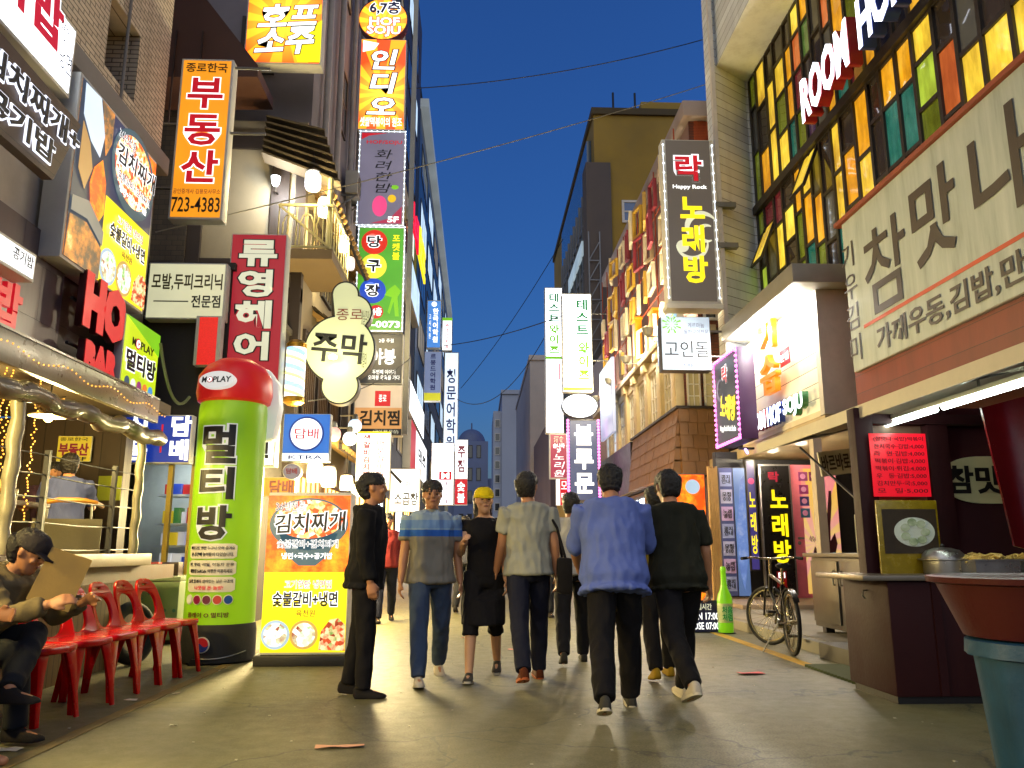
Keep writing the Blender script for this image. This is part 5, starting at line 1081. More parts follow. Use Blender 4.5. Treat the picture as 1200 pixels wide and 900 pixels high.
part(ic, "weighted_base", MB().lathe([(CR*.96, 0), (CR*1.06, .02), (CR*1.06, .3), (CR*1.02, .37), (CR*.9, .38)], 48), M("black_base_fabric", rgb(30, 30, 26), .7, var=.3))
part(ic, "cap", MB().lathe([(CR*.92, 2.58), (CR*1.06, 2.61), (CR*1.12, 2.7), (CR*1.08, 2.88), (CR*.85, 3.0), (CR*.5, 3.07), (.02, 3.09)], 48), E("red_cap_fabric", rgb(205, 30, 26), .4, var=.2, scale=1.5, base=.8))
part(ic, "back_panel", MB().prism([(.05, 2.2), (.4, 2.25), (.45, 2.6), (.42, 2.85), (.3, 3.02), (.05, 3.06)], .12, .34), E("white_fabric", rgb(225, 225, 215), .4, base=.8), bevel=.05)
part(ic, "base_hole", MB().prism([(-.16, .0), (-.02, .0), (-.05, .06), (-.13, .06)], -CR*1.08, -CR*.9), BLACK)
def wrap_text(txt, a0, wd, z0, z1, r, mat, bold=.02, name="lettering"):
    me = text_verts(txt, bold); xa = [v.co.x for v in me.vertices]; bm = bmesh.new(); bm.from_mesh(me)
    for i in range(1, 16): bmesh.ops.bisect_plane(bm, geom=bm.verts[:] + bm.edges[:] + bm.faces[:], plane_co=(min(xa) + (max(xa) - min(xa))*i/16, 0, 0), plane_no=(1, 0, 0))
    bm.to_mesh(me); bm.free(); n = len(me.vertices); co = [0.0]*(3*n); me.vertices.foreach_get("co", co); xs, ys = co[0::3], co[1::3]; ref = (min(xs), max(xs), min(ys), max(ys))
    for i in range(n):
        x = ((co[3*i] - ref[0]) / (ref[1] - ref[0]) - .5) * wd; z = z0 + (co[3*i+1] - ref[2]) / (ref[3] - ref[2]) * (z1 - z0); a = R(a0) + x / CR; q = r + (.003 if co[3*i+2] > 0 else 0)
        co[3*i], co[3*i+1], co[3*i+2] = q * math.sin(a), -q * math.cos(a), z
    me.vertices.foreach_set("co", co); me.materials.append(mat); o = link_mesh(name, me, ic)
    bm = bmesh.new(); bm.from_mesh(me); bmesh.ops.recalc_face_normals(bm, faces=bm.faces); bm.to_mesh(me); bm.free(); return o
def wrap_plate(a0, wd, z0, z1, r, mat, name="plate", rnd_=.0, n=14):
    rings = []
    for i in range(n + 1):
        f = i / n - .5; a = R(a0) + f * wd / CR; e = rnd_ * max(0, (abs(f) - .42) / .08) ** 2
        rings.append([(q*math.sin(a), -q*math.cos(a), z) for q, z in ((r, z0 + e), (r + .004, z0 + e), (r + .004, z1 - e), (r, z1 - e))])
    part(ic, name, MB().loft(rings), mat)
for ch, y0, y1 in (("멀", 497, 543), ("티", 547, 585), ("방", 592, 633)):
    z1, z0 = at(247, y0, Y=CY - CR).z, at(247, y1, Y=CY - CR).z
    wrap_text(ch, -4, .375, z0 - .012, z1 + .012, CR + .006, E("white_edge", rgb(235, 235, 225), .45), .085); wrap_text(ch, -4, .35, z0, z1, CR + .012, INK, .035)
PL = M("plate_white", rgb(225, 222, 205), .5)
for k, (a, b) in enumerate((("빠르고도 편한 누구나 모여 즐겨요", "한 공간에 놀이들이 다있습니다."), ("맨, 투리, 리얼, 이동차 운용", "해방일 SelfCafe 여행한 이용하세요"), ("넓게 함께이 살아있는 넓은 구조의", "나뭇잎 돈 놀방!"))):
    zt = at(247, 637 + k*19.5, Y=CY - CR).z; zb = zt - .145
    wrap_plate(-4, .5, zb, zt, CR + .004, PL, "notice_plate", .02); wrap_text(a, -4, .45, zt - .06, zt - .025, CR + .01, INK, .0); wrap_text(b, -4, .43 if k < 2 else .28, zb + .022, zb + .06, CR + .01, INKRED if k == 2 else INK, .01)
for k, c in enumerate(((230,230,230), (150,20,70), (100,20,60), (190,60,50), (30,80,160))):
    for rr, m, q in ((.048, PL, .004), (.04, M("icon_%d" % k, rgb(*c), .5), .008)):
        a = R(-38 + k * 16.5); mb = MB().disc(0, 0, rr, rr, -.003, 0, 20); z = at(247, 703, Y=CY - CR).z
        part(ic, "icon_disc", mb.xf(Matrix.Translation(((CR + q)*math.sin(a), -(CR + q)*math.cos(a), z)) @ Matrix.Rotation(a, 4, 'Z')), m)
wrap_text("플레이 O 멀티방", -4, .42, .44, .49, CR + .006, M("dark_red_ink", rgb(90, 20, 20), .5), .02)
# cap badge + base roundel
a = R(-10); m = Matrix.Translation(((CR*1.1)*math.sin(a), -(CR*1.1)*math.cos(a), 2.78)) @ Matrix.Rotation(a, 4, 'Z') @ Matrix.Rotation(R(-12), 4, 'X')
part(ic, "badge", MB().disc(0, 0, .19, .095, -.03, .03).xf(m), E("badge_white", rgb(240, 238, 230), .6))
S_ = Sign.__new__(Sign); S_.root = thing("cap_lettering", "", None, (0, 0, 0)); S_.W = .31; S_.H = .08; moplay(S_, 0, .1, 1, .9, INK, 1, M("badge_red", rgb(190, 20, 30), .5))
for ch in list(S_.root.children):
    ch.data.transform(m @ Matrix.Translation((0, -.03, -.04))); ch.parent = ic
bpy.data.objects.remove(S_.root)
a = R(-6); m = Matrix.Translation(((CR*1.07)*math.sin(a), -(CR*1.07)*math.cos(a), .19)) @ Matrix.Rotation(a, 4, 'Z')
part(ic, "roundel", MB().disc(0, 0, .075, .075, -.004, .02).xf(m), PL)
def half(sg):
    pts = [(.066*math.cos(t), sg*.066*math.sin(t)) for t in [math.pi*i/16 for i in range(17)]] + [(-.066 + .132*i/12, sg*.0 + .018*math.sin(2*math.pi*i/12)) for i in range(1, 12)]
    return MB().prism(pts, -.009, -.005).xf(m)
part(ic, "roundel_red", half(1), M("roundel_red", rgb(200, 30, 40), .5)); part(ic, "roundel_blue", half(-1), M("roundel_blue", rgb(30, 50, 130), .5))
part(ic, "base_seam", MB().path([(CR*1.075*math.sin(R(x)), -CR*1.075*math.cos(R(x)), .1 - .04*math.sin((x+40)/90*3.14)) for x in range(-10, 70, 8)], .006, 5), STEEL)

S = Sign("standing_light_box", "free-standing lit menu box with a kimchi stew bowl on the street", "light box", 'F', (310, 580, 409, 764), 8.2, .3, CASE, bevel=.012, z=(.1, 1.645))
menu_poster(S, False)
part(S.root, "base_plate", MB().box(-S.W/2 - .05, S.W/2 + .02, -.05, .36, -.1, -.003), M("black_base", rgb(24, 22, 20), .5), bevel=.008)

# ------------------------------------------------------------------ red plastic chairs
def shape2d(outer, holes, ext, bev):
    cu = bpy.data.curves.new("outline", 'CURVE'); cu.dimensions = '2D'; cu.fill_mode = 'BOTH'; cu.extrude = ext; cu.bevel_depth = bev; cu.bevel_resolution = 1
    for pts in [outer] + holes:
        sp = cu.splines.new('POLY'); sp.points.add(len(pts) - 1); sp.use_cyclic_u = True
        for i, (x, y) in enumerate(pts): sp.points[i].co = (x, y, 0, 1)
    o = bpy.data.objects.new("outline", cu); me = bpy.data.meshes.new_from_object(o); mb = MB(); mb.add([v.co[:] for v in me.vertices], [tuple(p.vertices) for p in me.polygons])
    bpy.data.objects.remove(o); bpy.data.curves.remove(cu); bpy.data.meshes.remove(me); return mb
REDPL = M("red_plastic", rgb(190, 3, 8), .24, var=.1, spec=.3, bump=.02, dirt=.15)
def superell(cx, cy, rx, ry, n=28, p=2.6):
    return [(cx + rx * math.copysign(abs(math.cos(t))**(2/p), math.cos(t)), cy + ry * math.copysign(abs(math.sin(t))**(2/p), math.sin(t))) for t in [2*math.pi*i/n for i in range(n)]]
def make_chair():
    t = thing("plastic_chair", "red moulded plastic stacking chair in the row against the terrace skirting", "chair", (0, 0, 0), 0, "red chairs along the terrace")
    seat = shape2d(superell(0, 0, .185, .2, 36, 5), [], .008, .014); seat.v = [(x, y, z + .012*((x/.2)**2 + (y/.2)**2)) for x, y, z in seat.v]
    part(t, "seat", seat.xf(Matrix.Translation((0, 0, .43))), REDPL)
    out = []
    for i in range(41):
        f = i / 40; s = -1 if f < .5 else 1; g = abs(f - .5) * 2           # g 1 at the seat, 0 at the crown
        out.append((s * (.2 - .06*(1-g)**1.2) * min(1, (1 - (1-g)**6)**.5 + .0), .40 * (1 - g**1.0) if g > .3 else .40 * (1 - g) ))
    out = [(-.2, 0), (-.197, .1), (-.185, .2), (-.165, .29), (-.135, .35), (-.09, .388), (-.04, .402), (.04, .402), (.09, .388), (.135, .35), (.165, .29), (.185, .2), (.197, .1), (.2, 0)]
    def dense(p, k=3):
        r = []
        for a, b in zip(p, p[1:] + p[:1]): r += [(a[0] + (b[0]-a[0])*i/k, a[1] + (b[1]-a[1])*i/k) for i in range(k)]
        return r
    out = [(x*.9, y) for x, y in out]; back = shape2d(dense(out), [superell(0, .165, .118, .135, 30, 2.4), superell(0, .355, .04, .013, 14, 3)], .007, .008)
    back.v = [(x, z * 1.0 - .9*x*x + .02, y) for x, y, z in back.v]
    part(t, "backrest", back.xf(Matrix.Translation((0, .17, .44)) @ Matrix.Rotation(R(-17), 4, 'X')), REDPL)
    for sx in (-1, 1):
        for sy in (-1, 1):
            x0, y0, x1, y1 = sx*.158, sy*.165, sx*.19, sy*.215; rings = []
            for f in (0, .12, .3, .6, 1):
                cx, cy, z = x0 + (x1-x0)*f, y0 + (y1-y0)*f, .425*(1-f) ; k = .055*(1-f)**2.2 + .026
                rings.append([(cx + sx*.012, cy + sy*.012, z), (cx - sx*k, cy + sy*.012, z), (cx - sx*k, cy - sy*.0, z), (cx - sx*.01, cy - sy*.01, z), (cx - sx*.0, cy - sy*k, z), (cx + sx*.012, cy - sy*k, z)])
            part(t, "leg", MB().loft(rings), REDPL, bevel=.003)
    return t
ch0 = make_chair()
spots = [(-2.98, 4.62, "red plastic chair under the bare-legged person at the frame edge"), (-2.98, 5.18, "red plastic chair under the man in the dark flat cap"), (-2.9, 5.68, "red plastic chair just beyond the seated man"), (-2.86, 6.12, "red plastic chair, second empty one beyond the seated man"),
         (-2.84, 6.53, "red plastic chair in the middle of the row, fourth from the column"), (-2.82, 6.94, "red plastic chair, third from the inflated column"), (-2.8, 7.34, "red plastic chair, second from the inflated column"), (-2.78, 7.73, "red plastic chair nearest the inflated column")]
for i, (x, y, lb) in enumerate(spots):
    rz = R(90 - 13 + random.uniform(-8, 8))
    if i == 0: ch0.location = (x, y, 0); ch0.rotation_euler = (0, 0, rz); ch0["label"] = lb
    else: dup(ch0, (x, y, 0), rz, lb)

# ------------------------------------------------------------------ food stall
MAROON = M("maroon_paint", rgb(42, 12, 16), .6, spec=.2, scale=4, dirt=.4); CRIMSON = M("crimson_vinyl", rgb(84, 6, 14), .22, scale=3, var=.3)
fs = thing("food_stall", "maroon street food stall with a glazed back and clear vinyl", "food stall", (3.6, 6, 0))
wp(fs, "counter_body", MB().box(3.0, 5.0, 6.0, 6.75, .05, .86), MAROON, bevel=.02)
wp(fs, "counter_top", MB().box(2.8, 5.0, 5.95, 6.8, .863, .9), M("steel_counter_top", rgb(120, 112, 100), .35, .6, scale=7, dirt=.4), bevel=.008)
for x in (3.35, 3.8, 4.25, 4.7): wp(fs, "batten", MB().box(x - .03, x + .03, 5.982, 5.999, .06, .85), MAROON)
wp(fs, "toe_board", MB().box(3.02, 5.0, 6.03, 6.7, 0, .05), BLACK); wp(fs, "towel_hook", MB().path([(2.995, 6.3, .78), (2.96, 6.3, .78), (2.95, 6.3, .74), (2.97, 6.3, .72)], .006, 6), STEEL)
p0, p1 = at(1003, 560, Y=6.6), at(1025, 560, Y=6.6); wp(fs, "post", MB().box(p0.x, p1.x, 6.55, 6.68, .05, 2.25), MAROON, bevel=.01)
p0, p1 = at(1086, 560, Y=6.7), at(1110, 560, Y=6.7); wp(fs, "post", MB().box(p0.x, p1.x, 6.62, 6.74, .05, 2.25), MAROON, bevel=.01)
p0 = at(1108, 560, Y=6.85); wp(fs, "glazed_panel", MB().box(p0.x, 5.3, 6.83, 6.86, .9, 2.3), glass("plum_glass", rgb(60, 28, 36), .08)); wp(fs, "back_board", MB().box(at(1023, 560, Y=6.72).x, 3.9, 6.72, 6.76, .9, 2.2), M("stall_board", rgb(105, 84, 66), .6))
wp(fs, "top_rail", MB().box(at(1003, 500, Y=6.58).x, 5.3, 6.58, 6.7, 2.12, 2.2), MAROON)
q = [at(x, y, Y=5.9) for x, y in ((1150, 478), (1290, 440), (1300, 660), (1184, 640))]
mb = MB(); rings = []
for i in range(11):
    f = i / 10; a = q[0].lerp(q[1], f); b = q[3].lerp(q[2], f); w_ = .03*math.sin(f*9)
    rings.append([(a.x, 5.9 + w_, a.z), (b.x, 5.85 + w_*1.6, b.z), (b.x, 5.87 + w_*1.6, b.z), (a.x, 5.92 + w_, a.z)])
wp(fs, "vinyl_flap", mb.loft(rings), CRIMSON)
S = Sign("stall_name_plate", "cream oval plate with the stall's black name behind the glass", "sign", 'F', (1106, 535, 1212, 590), 6.8, .015, body=False)
part(S.root, "plate", shape2d([(x, z) for x, z in superell(0, 0, S.W/2, S.H/2, 40, 2.6)], [], .004, .002).xf(Matrix.Translation((0, 0, S.H/2)) @ Matrix.Rotation(R(90), 4, 'X')), M("cream_plate", rgb(215, 205, 160), .5)); S.text("참맛나", .02, .2, .94, .8, INK, .03, 2)
S = Sign("menu_sheet", "bright red handwritten price sheet taped to the stall's back", "menu", 'F', (1021, 508, 1088, 582), 6.52, .004, E("red_sheet", rgb(225, 20, 40), .55, base=.9))
for k, t_ in enumerate(("(참맛나·국밥)떡볶이", "잔치국수·김밥:4,000", "라   면·김밥:4,000", "떡볶이·김밥:4,000", "떡볶이·튀김:4,000", "우   동·김밥:5,000", "김치만두·국:5,000", "모   밀·5,000")): S.text(t_, .07, .05 + k*.117, .94, .13 + k*.117, M("maroon_marker", rgb(70, 8, 14), .6), .0, 1)
S = Sign("dumpling_poster", "yellow wrapped poster of a plate of dumplings below the red price sheet", "poster", 'F', (1030, 586, 1102, 676), 6.45, .03, M("yellow_wrap", rgb(140, 118, 20), .25, var=.5, scale=14))
S.rect(.08, .12, .96, .7, M("poster_brown", rgb(52, 40, 24), .4, var=.5, scale=12), 1, "picture"); S.disc(.58, .42, .33, M("plate_white2", rgb(205, 212, 200), .4), 2, "plate", .23)
for a in range(7): S.disc(.58 + .17*math.cos(a*.9), .42 + .13*math.sin(a*.9), .075, printed("dumpling_print", [(.3, rgb(60, 90, 40)), (.5, rgb(190, 200, 160)), (.7, rgb(225, 225, 205))], 30, .15, 'n', False), 4, "dumpling", .06)
# awning
sa = thing("stall_awning", "sagging off-white stall awning with a tube lamp beneath", "awning", (4, 6.5, 2.3))
AWM = M("awning_canvas", rgb(196, 186, 160), .6, scale=3, dirt=.5); rings = []
for i in range(15):
    y = 9.1 - i * .42; s_ = .05*math.sin(i*1.1) - .0; x0 = 3.2 + .02*math.sin(i*2)
    rings.append([(x0, y, 2.24 + s_*.3), (4.0, y, 2.36 + s_), (5.05, y, 2.7), (5.05, y, 2.715), (4.0, y, 2.375 + s_), (x0, y, 2.255 + s_*.3)])
wp(sa, "canvas", MB().loft(rings), AWM)
wp(sa, "front_pole", MB().tube((3.22, 9.1, 2.22), (3.22, 3.3, 2.22), .025), STEEL); wp(sa, "valance", MB().box(3.17, 3.19, 3.3, 9.1, 2.16, 2.27), AWM)
for y in (8.9, 7.2, 5.4): wp(sa, "crossbar", MB().tube((3.22, y, 2.2), (5.05, y, 2.64), .018), STEEL)
wp(sa, "stay", MB().tube(at(938, 525, Y=8.6), at(1012, 592, Y=6.7), .012), DARKSTEEL)
FT = E("fluorescent_tube", rgb(235, 255, 245), 22); tb = thing("tube_lamp", "long white fluorescent tube lamp hung under the stall awning", "lamp", (3.5, 6, 2.15))
for y0, y1 in ((5.95, 7.0), (4.75, 5.85)): wp(tb, "tube", MB().tube((3.48, y0, 2.13), (3.48, y1, 2.13), .02), FT)
wp(tb, "batten", MB().box(3.45, 3.51, 4.7, 7.05, 2.155, 2.19), CASE); wp(tb, "hanger", MB().tube((3.48, 5.4, 2.19), (3.48, 5.4, 2.26), .01), STEEL)
# things on the counter
def on(px, Y, z=.9): return Vector((at(px, 640, Y=Y).x, Y, z))
c = on(1104, 6.35); t = thing("steamer_pot", "dented aluminium steamer pot with a domed lid on the stall counter", "pot", c); AL = M("aluminium", rgb(170, 168, 165), .3, .9, scale=8)
part(t, "pot", MB().lathe([(.145, 0), (.15, .01), (.15, .1), (.155, .105), (.15, .11), (.13, .11)], 32), AL); part(t, "rim", MB().lathe([(.15, .1), (.185, .108), (.185, .116), (.15, .12)], 32), AL)
part(t, "lid", MB().lathe([(.155, .12), (.15, .15), (.12, .18), (.06, .2), (.01, .205)], 32), AL); part(t, "knob", MB().ball((0, 0, .215), .018, 10, 6), BLACK)
FRIT = M("battered_fritters", rgb(200, 170, 90), .6, scale=20, var=.4)
for k, (px, lab) in enumerate(((1148, "square steel tray heaped with battered fritters beside the steamer"), (1208, "steel tray of fritters cut by the frame edge"))):
    c = on(px, 6.22); t = thing("steel_tray", lab, "tray", c); mb = MB().box(-.17, .17, -.2, .2, 0, .012)
    for a in ((-.17, -.16, -.2, .2), (.16, .17, -.2, .2), (-.16, .16, -.2, -.19), (-.16, .16, .19, .2)): mb.box(a[0], a[1], a[2], a[3], .012, .11)
    part(t, "pan", mb, AL); part(t, "rim", MB().box(-.19, .19, -.22, -.2, .105, .115).box(-.19, .19, .2, .22, .105, .115), AL)
    mb = MB(); rf = random.Random(k)
    for i in range(70):
        x, y = rf.uniform(-.13, .13), rf.uniform(-.16, .16); z = .09 + .05*(1 - (x/.15)**2)*rf.random(); a = rf.uniform(0, 6.28); L = rf.uniform(.03, .07)
        mb.path([(x - L*math.cos(a), y - L*math.sin(a), z), (x, y, z + .016), (x + L*math.cos(a), y + L*math.sin(a), z + rf.uniform(-.01, .02))], [.008, rf.uniform(.012, .018), .007], 6)
    o = part(None, "fritter_heap", mb, FRIT); o.location = c; tag(o, "heap of battered yellow fritters in the %s steel tray" % ("full" if k == 0 else "edge-of-frame"), "food", None, "stuff")
# basin on the blue bin
bn = thing("blue_bin", "scuffed blue plastic bin with vertical ribs under the basin", "bin", (2.58, 3.72, 0)); BLUEPL = M("blue_plastic", rgb(32, 76, 104), .45, scale=7, var=.5, dirt=.9)
rings = []
for r, z in ((.245, 0), (.25, .02), (.3, .61), (.335, .615), (.335, .68), (.3, .685)):
    rings.append([(r*(1 + (.02 if (j // 3) % 2 else 0)*(z < .66))*math.cos(2*math.pi*j/72), r*(1 + (.02 if (j // 3) % 2 else 0)*(z < .66))*math.sin(2*math.pi*j/72), z) for j in range(72)])
part(bn, "tub", MB().loft(rings[:3]), BLUEPL); part(bn, "rim", MB().loft(rings[2:]), BLUEPL)
ba = thing("red_basin", "big dull red plastic basin resting on the blue bin", "basin", (2.6, 3.75, .685))
part(ba, "bowl", MB().lathe([(.3, 0), (.34, .01), (.44, .25), (.42, .25), (.3, .02)], 56), M("dull_red_plastic", rgb(78, 20, 17), .4, scale=4, dirt=.5)); part(ba, "lip", MB().lathe([(.43, .24), (.475, .25), (.48, .275), (.45, .282), (.425, .27)], 56), M("dull_red_plastic", rgb(112, 30, 26), .35))
# steel cabinet, step, mat, small signs
sc = thing("steel_cabinet", "grey steel kitchen cabinet with a worktop standing on the pavement", "cabinet", (4.45, 9.2, .13)); GST = M("worn_grey_steel", rgb(96, 92, 88), .45, .5, scale=6, var=.3, dirt=.5)
wp(sc, "carcass", MB().box(4.06, 4.95, 8.35, 9.95, .2, 1.0), GST, bevel=.01); wp(sc, "worktop", MB().box(3.98, 4.98, 8.28, 10.02, 1.003, 1.05), GST, bevel=.01)
for y in (8.4, 9.2): wp(sc, "door", MB().box(4.035, 4.057, y, y + .72, .26, .96), GST, bevel=.005)
for y in (9.08, 9.26): wp(sc, "handle", MB().tube((4.01, y, .7), (4.01, y, .85), .01).tube((4.01, y, .7), (4.04, y, .7), .008).tube((4.01, y, .85), (4.04, y, .85), .008), STEEL)
for y in (8.5, 9.8): wp(sc, "foot", MB().box(4.1, 4.2, y - .05, y + .05, .13, .2), BLACK)
o = part(None, "stone_step", MB().box(3.5, 4.0, 7.2, 8.55, 0, .16), M("dark_step_stone", rgb(70, 66, 60), .7, dirt=.5), bevel=.012); tag(o, "dark stone step before the steel cabinet", "step")
mat_ = [(3.12, 7.3), (3.5, 6.75)]; pts = []
for i in range(40): pts.append((3.1 + .02*(i % 2) + .0*i, 6.6 + i*.035))
for i in range(40): pts.append((3.48, 6.6 + (39-i)*.035))
o = part(None, "door_mat", MB().prism(pts, .0, .022, 'z'), M("green_mat", rgb(64, 74, 40), .9, scale=30, var=.4)); tag(o, "dark green ribbed mat with a jagged edge on the ground by the stall", "mat")
S = Sign("snack_side_sign", "tilted dirty white sign with brown letters behind the awning stay", "sign", 'F', (962, 527, 1008, 556), 8.7, .03, CASE); S.face(M("dirty_white", rgb(205, 196, 176), .6), .005); S.text("바르바로 김밥", .04, .15, 1.2, .85, BRL, .02); S.root.rotation_euler = (0, R(-7), 0)
S = Sign("white_notice_sheet", "white sheet with black vertical writing beside the stall post", "notice", 'F', (1003, 603, 1018, 648), 7.6, .01, M("sheet_white", rgb(215, 210, 180), .7)); S.text("배달\n주문\n가능", .1, .08, .9, .9, INK, 0, 1)
o = part(None, "pale_door_post", MB().box(4.72, 4.84, 11.2, 11.35, .13, 2.7), M("pale_post", rgb(185, 172, 150), .5)); tag(o, "pale upright door post right of the painted pink door", "post")
# posters / bottle / board at the shop corner
PW = M("pale_wood_post", rgb(190, 150, 90), .6, scale=12)
mb = MB()
for i in range(5): mb.box(i*.035, i*.035 + .03, 0, .08, 0, 2.45 - .03*(i % 2))
o = part(None, "wooden_post", mb.xf(Matrix.Translation((at(832, 600, Y=14.6).x, 14.6, .13))), PW); tag(o, "bundled pale wooden slat post left of the blue notice board", "post")
S = Sign("yellow_food_poster", "tall orange lit food poster behind the man in the dark shirt", "poster", 'F', (778, 568, 831, 742), 13.0, .12, CASE_D, z=(.14, 2.3))
S.face(FLAMES, .02); S.rect(.05, .3, .95, .5, YELP, 2, "picture"); S.text("SOJU", .55, .42, .93, .48, E("olive_ink2", rgb(90, 80, 10), .3, light=False), .02, 4); S.disc(.5, .72, .42, BOWLB, 2, "bowl", .3); S.disc(.5, .71, .36, FOODRED, 3, "food", .25); S.disc(.7, .1, .16, BOWLW, 3, "bowl"); S.rect(.05, .52, .95, .6, printed("amber_art", [(.3, rgb(130, 60, 10)), (.6, rgb(230, 150, 40)), (.8, rgb(250, 220, 120))], 9, .8, 'n'), 2, "picture")
S = Sign("opening_hours_board", "dark blue standing board with opening hours beside the green bottle cut-out", "board", 'F', (800, 716, 846, 744), 11.2, .04, CASE_D, z=(.0, .42)); S.face(M("navy_board", rgb(34, 36, 72), .5), .01); S.text("영업시간", .25, .1, .75, .3, CREAMLET, .02); S.text("OPEN 17:00", .08, .38, .92, .6, WHITELET, .01); S.text("CLOSE 07:00", .08, .68, .92, .9, WHITELET, .01)
p = at(851, 742, Z=0); bo = thing("bottle_standee", "green soju bottle cut-out with a pale label standing on the street", "standee", (p.x, p.y, 0)); GRB = E("bottle_green", rgb(120, 190, 20), .5, var=.3, scale=6, base=.8)
k = p.y / 950
prof = [(8.2*k, 0), (8.6*k, 2*k), (8.6*k, 36*k), (7.4*k, 42*k), (4*k, 50*k), (3.2*k, 56*k), (3.1*k, 68*k), (3.5*k, 69*k), (3.5*k, 71*k), (2.9*k, 72*k), (2.8*k, 74*k)]
part(bo, "bottle", MB().lathe(prof, 24), GRB); part(bo, "label", MB().lathe([(8.72*k, 12*k), (8.75*k, 13*k), (8.75*k, 32*k), (8.72*k, 33*k)], 24), M("bottle_label", rgb(205, 215, 150), .5)); part(bo, "foot", MB().lathe([(11*k, -.0), (11*k, .012), (8*k, .014)], 20), BLACK)
me_s = Sign.__new__(Sign); me_s.root = bo; me_s.W = 12*k; me_s.H = 20*k
o = thing("tmp", "", None); me_s.root = o; me_s.text("처음\n처럼", 0, .1, 1, .9, INKGREEN, .02, 1)
for chd in list(o.children): chd.data.transform(Matrix.Translation((0, -8.75*k, 12*k))); chd.parent = bo
bpy.data.objects.remove(o)

# ------------------------------------------------------------------ bicycle
bk = thing("bicycle", "black bicycle with pale rims leaning on its stand at the kerb", "bicycle", (3.3, 8.72, 0), math.atan2(.99, .12)); FRM = M("bike_frame_black", rgb(26, 24, 26), .3, .3); RUB = M("tyre_rubber", rgb(20, 19, 18), .8); CHR = M("bike_chrome", rgb(180, 170, 140), .25, .9)
def wheel(par, cx, rot):
    m = Matrix.Translation((cx, 0, .335)) @ Matrix.Rotation(R(rot), 4, 'Z'); n = 40
    def tor(rr, r, k=8): return MB().loft([[((rr + r*math.cos(b))*math.cos(a), r*math.sin(b), (rr + r*math.cos(b))*math.sin(a)) for b in [2*math.pi*j/k for j in range(k)]] for a in [2*math.pi*i/n for i in range(n + 1)]], cap=False)
    w_ = part(par, "wheel", MB().tube((0, -.05, 0), (0, .05, 0), .022).xf(m), CHR)
    part(w_, "tyre", tor(.312, .023).xf(m), RUB); part(w_, "rim", tor(.287, .012, 6).xf(m), CHR); mb = MB()
    for i in range(28): a = 2*math.pi*i/28; mb.tube((.02*math.cos(a + (.8 if i % 2 else -.8)), .03*(1 if i % 2 else -1), .02*math.sin(a)), (.283*math.cos(a), 0, .283*math.sin(a)), .0016, n=4)
    part(w_, "spokes", mb.xf(m), CHR)
wheel(bk, 0, 0); wheel(bk, 1.03, 38)
fr = MB(); BBk = (.43, 0, .29); ST = (.3, 0, .72); HD = (.84, 0, .8); HB = (.88, 0, .62)
for a, b, r in ((BBk, ST, .017), (ST, HD, .018), (BBk, HB, .02), (HD, HB, .022)): fr.tube(a, b, r)
for s in (-.05, .05): fr.tube((.0, s, .335), (BBk[0], s*.5, .29), .01); fr.tube((0, s, .335), (ST[0], s*.4, .7), .009)
part(bk, "frame", fr, FRM); fk = MB(); m = Matrix.Translation((1.03, 0, 0)) @ Matrix.Rotation(R(38), 4, 'Z') @ Matrix.Translation((-1.03, 0, 0))
for s in (-.055, .055): fk.path([(1.03, s, .335), (.93, s, .58), (.885, s*.8, .66)], .013, 8)
part(bk, "fork", fk.xf(Matrix.Identity(4)), FRM); hb = MB().tube((.84, 0, .8), (.82, 0, .99), .014).path([(.72, -.32, .99), (.8, -.2, 1.0), (.86, -.06, .985), (.86, .06, .985), (.8, .2, 1.0), (.72, .32, .99)], .012, 8)
part(bk, "handlebar", hb, CHR)
for s in (-1, 1): part(bk, "grip", MB().tube((.76, s*.27, .995), (.7, s*.345, .988), .018), RUB)
part(bk, "seat_post", MB().tube(ST, (.27, 0, .9), .014), CHR); part(bk, "saddle", MB().loft([[(.14 + x, w_*math.cos(a), .915 + .03*math.sin(a)) for a in [2*math.pi*j/12 for j in range(12)]] for x, w_ in ((0, .05), (.02, .085), (.09, .08), (.17, .04), (.26, .022), (.28, .012))]), RUB)
part(bk, "crank", MB().tube((.43, -.05, .29), (.43, .05, .29), .05, n=16).bar((.43, -.07, .29), (.52, -.07, .16), .02).bar((.43, .07, .29), (.34, .07, .42), .02), CHR); part(bk, "pedal", MB().box(.47, .57, -.17, -.08, .14, .165), RUB); part(bk, "pedal", MB().box(.29, .39, .08, .17, .41, .435), RUB)
part(bk, "kick_stand", MB().tube((.35, .06, .3), (.3, .25, .0), .009), CHR); part(bk, "mudguard", MB().loft([[((.345)*math.cos(a), s*.03, .335 + .345*math.sin(a)) for s in (-1, 1)] + [((.35)*math.cos(a), s*.03, .335 + .35*math.sin(a)) for s in (1, -1)] for a in [R(20 + i*8) for i in range(16)]]), FRM)
part(bk, "lock_cable", MB().path([(.3, .03, .6), (.2, .1, .5), (.12, .08, .42), (.2, -.02, .38), (.32, .0, .5)], .009, 6), CHR)

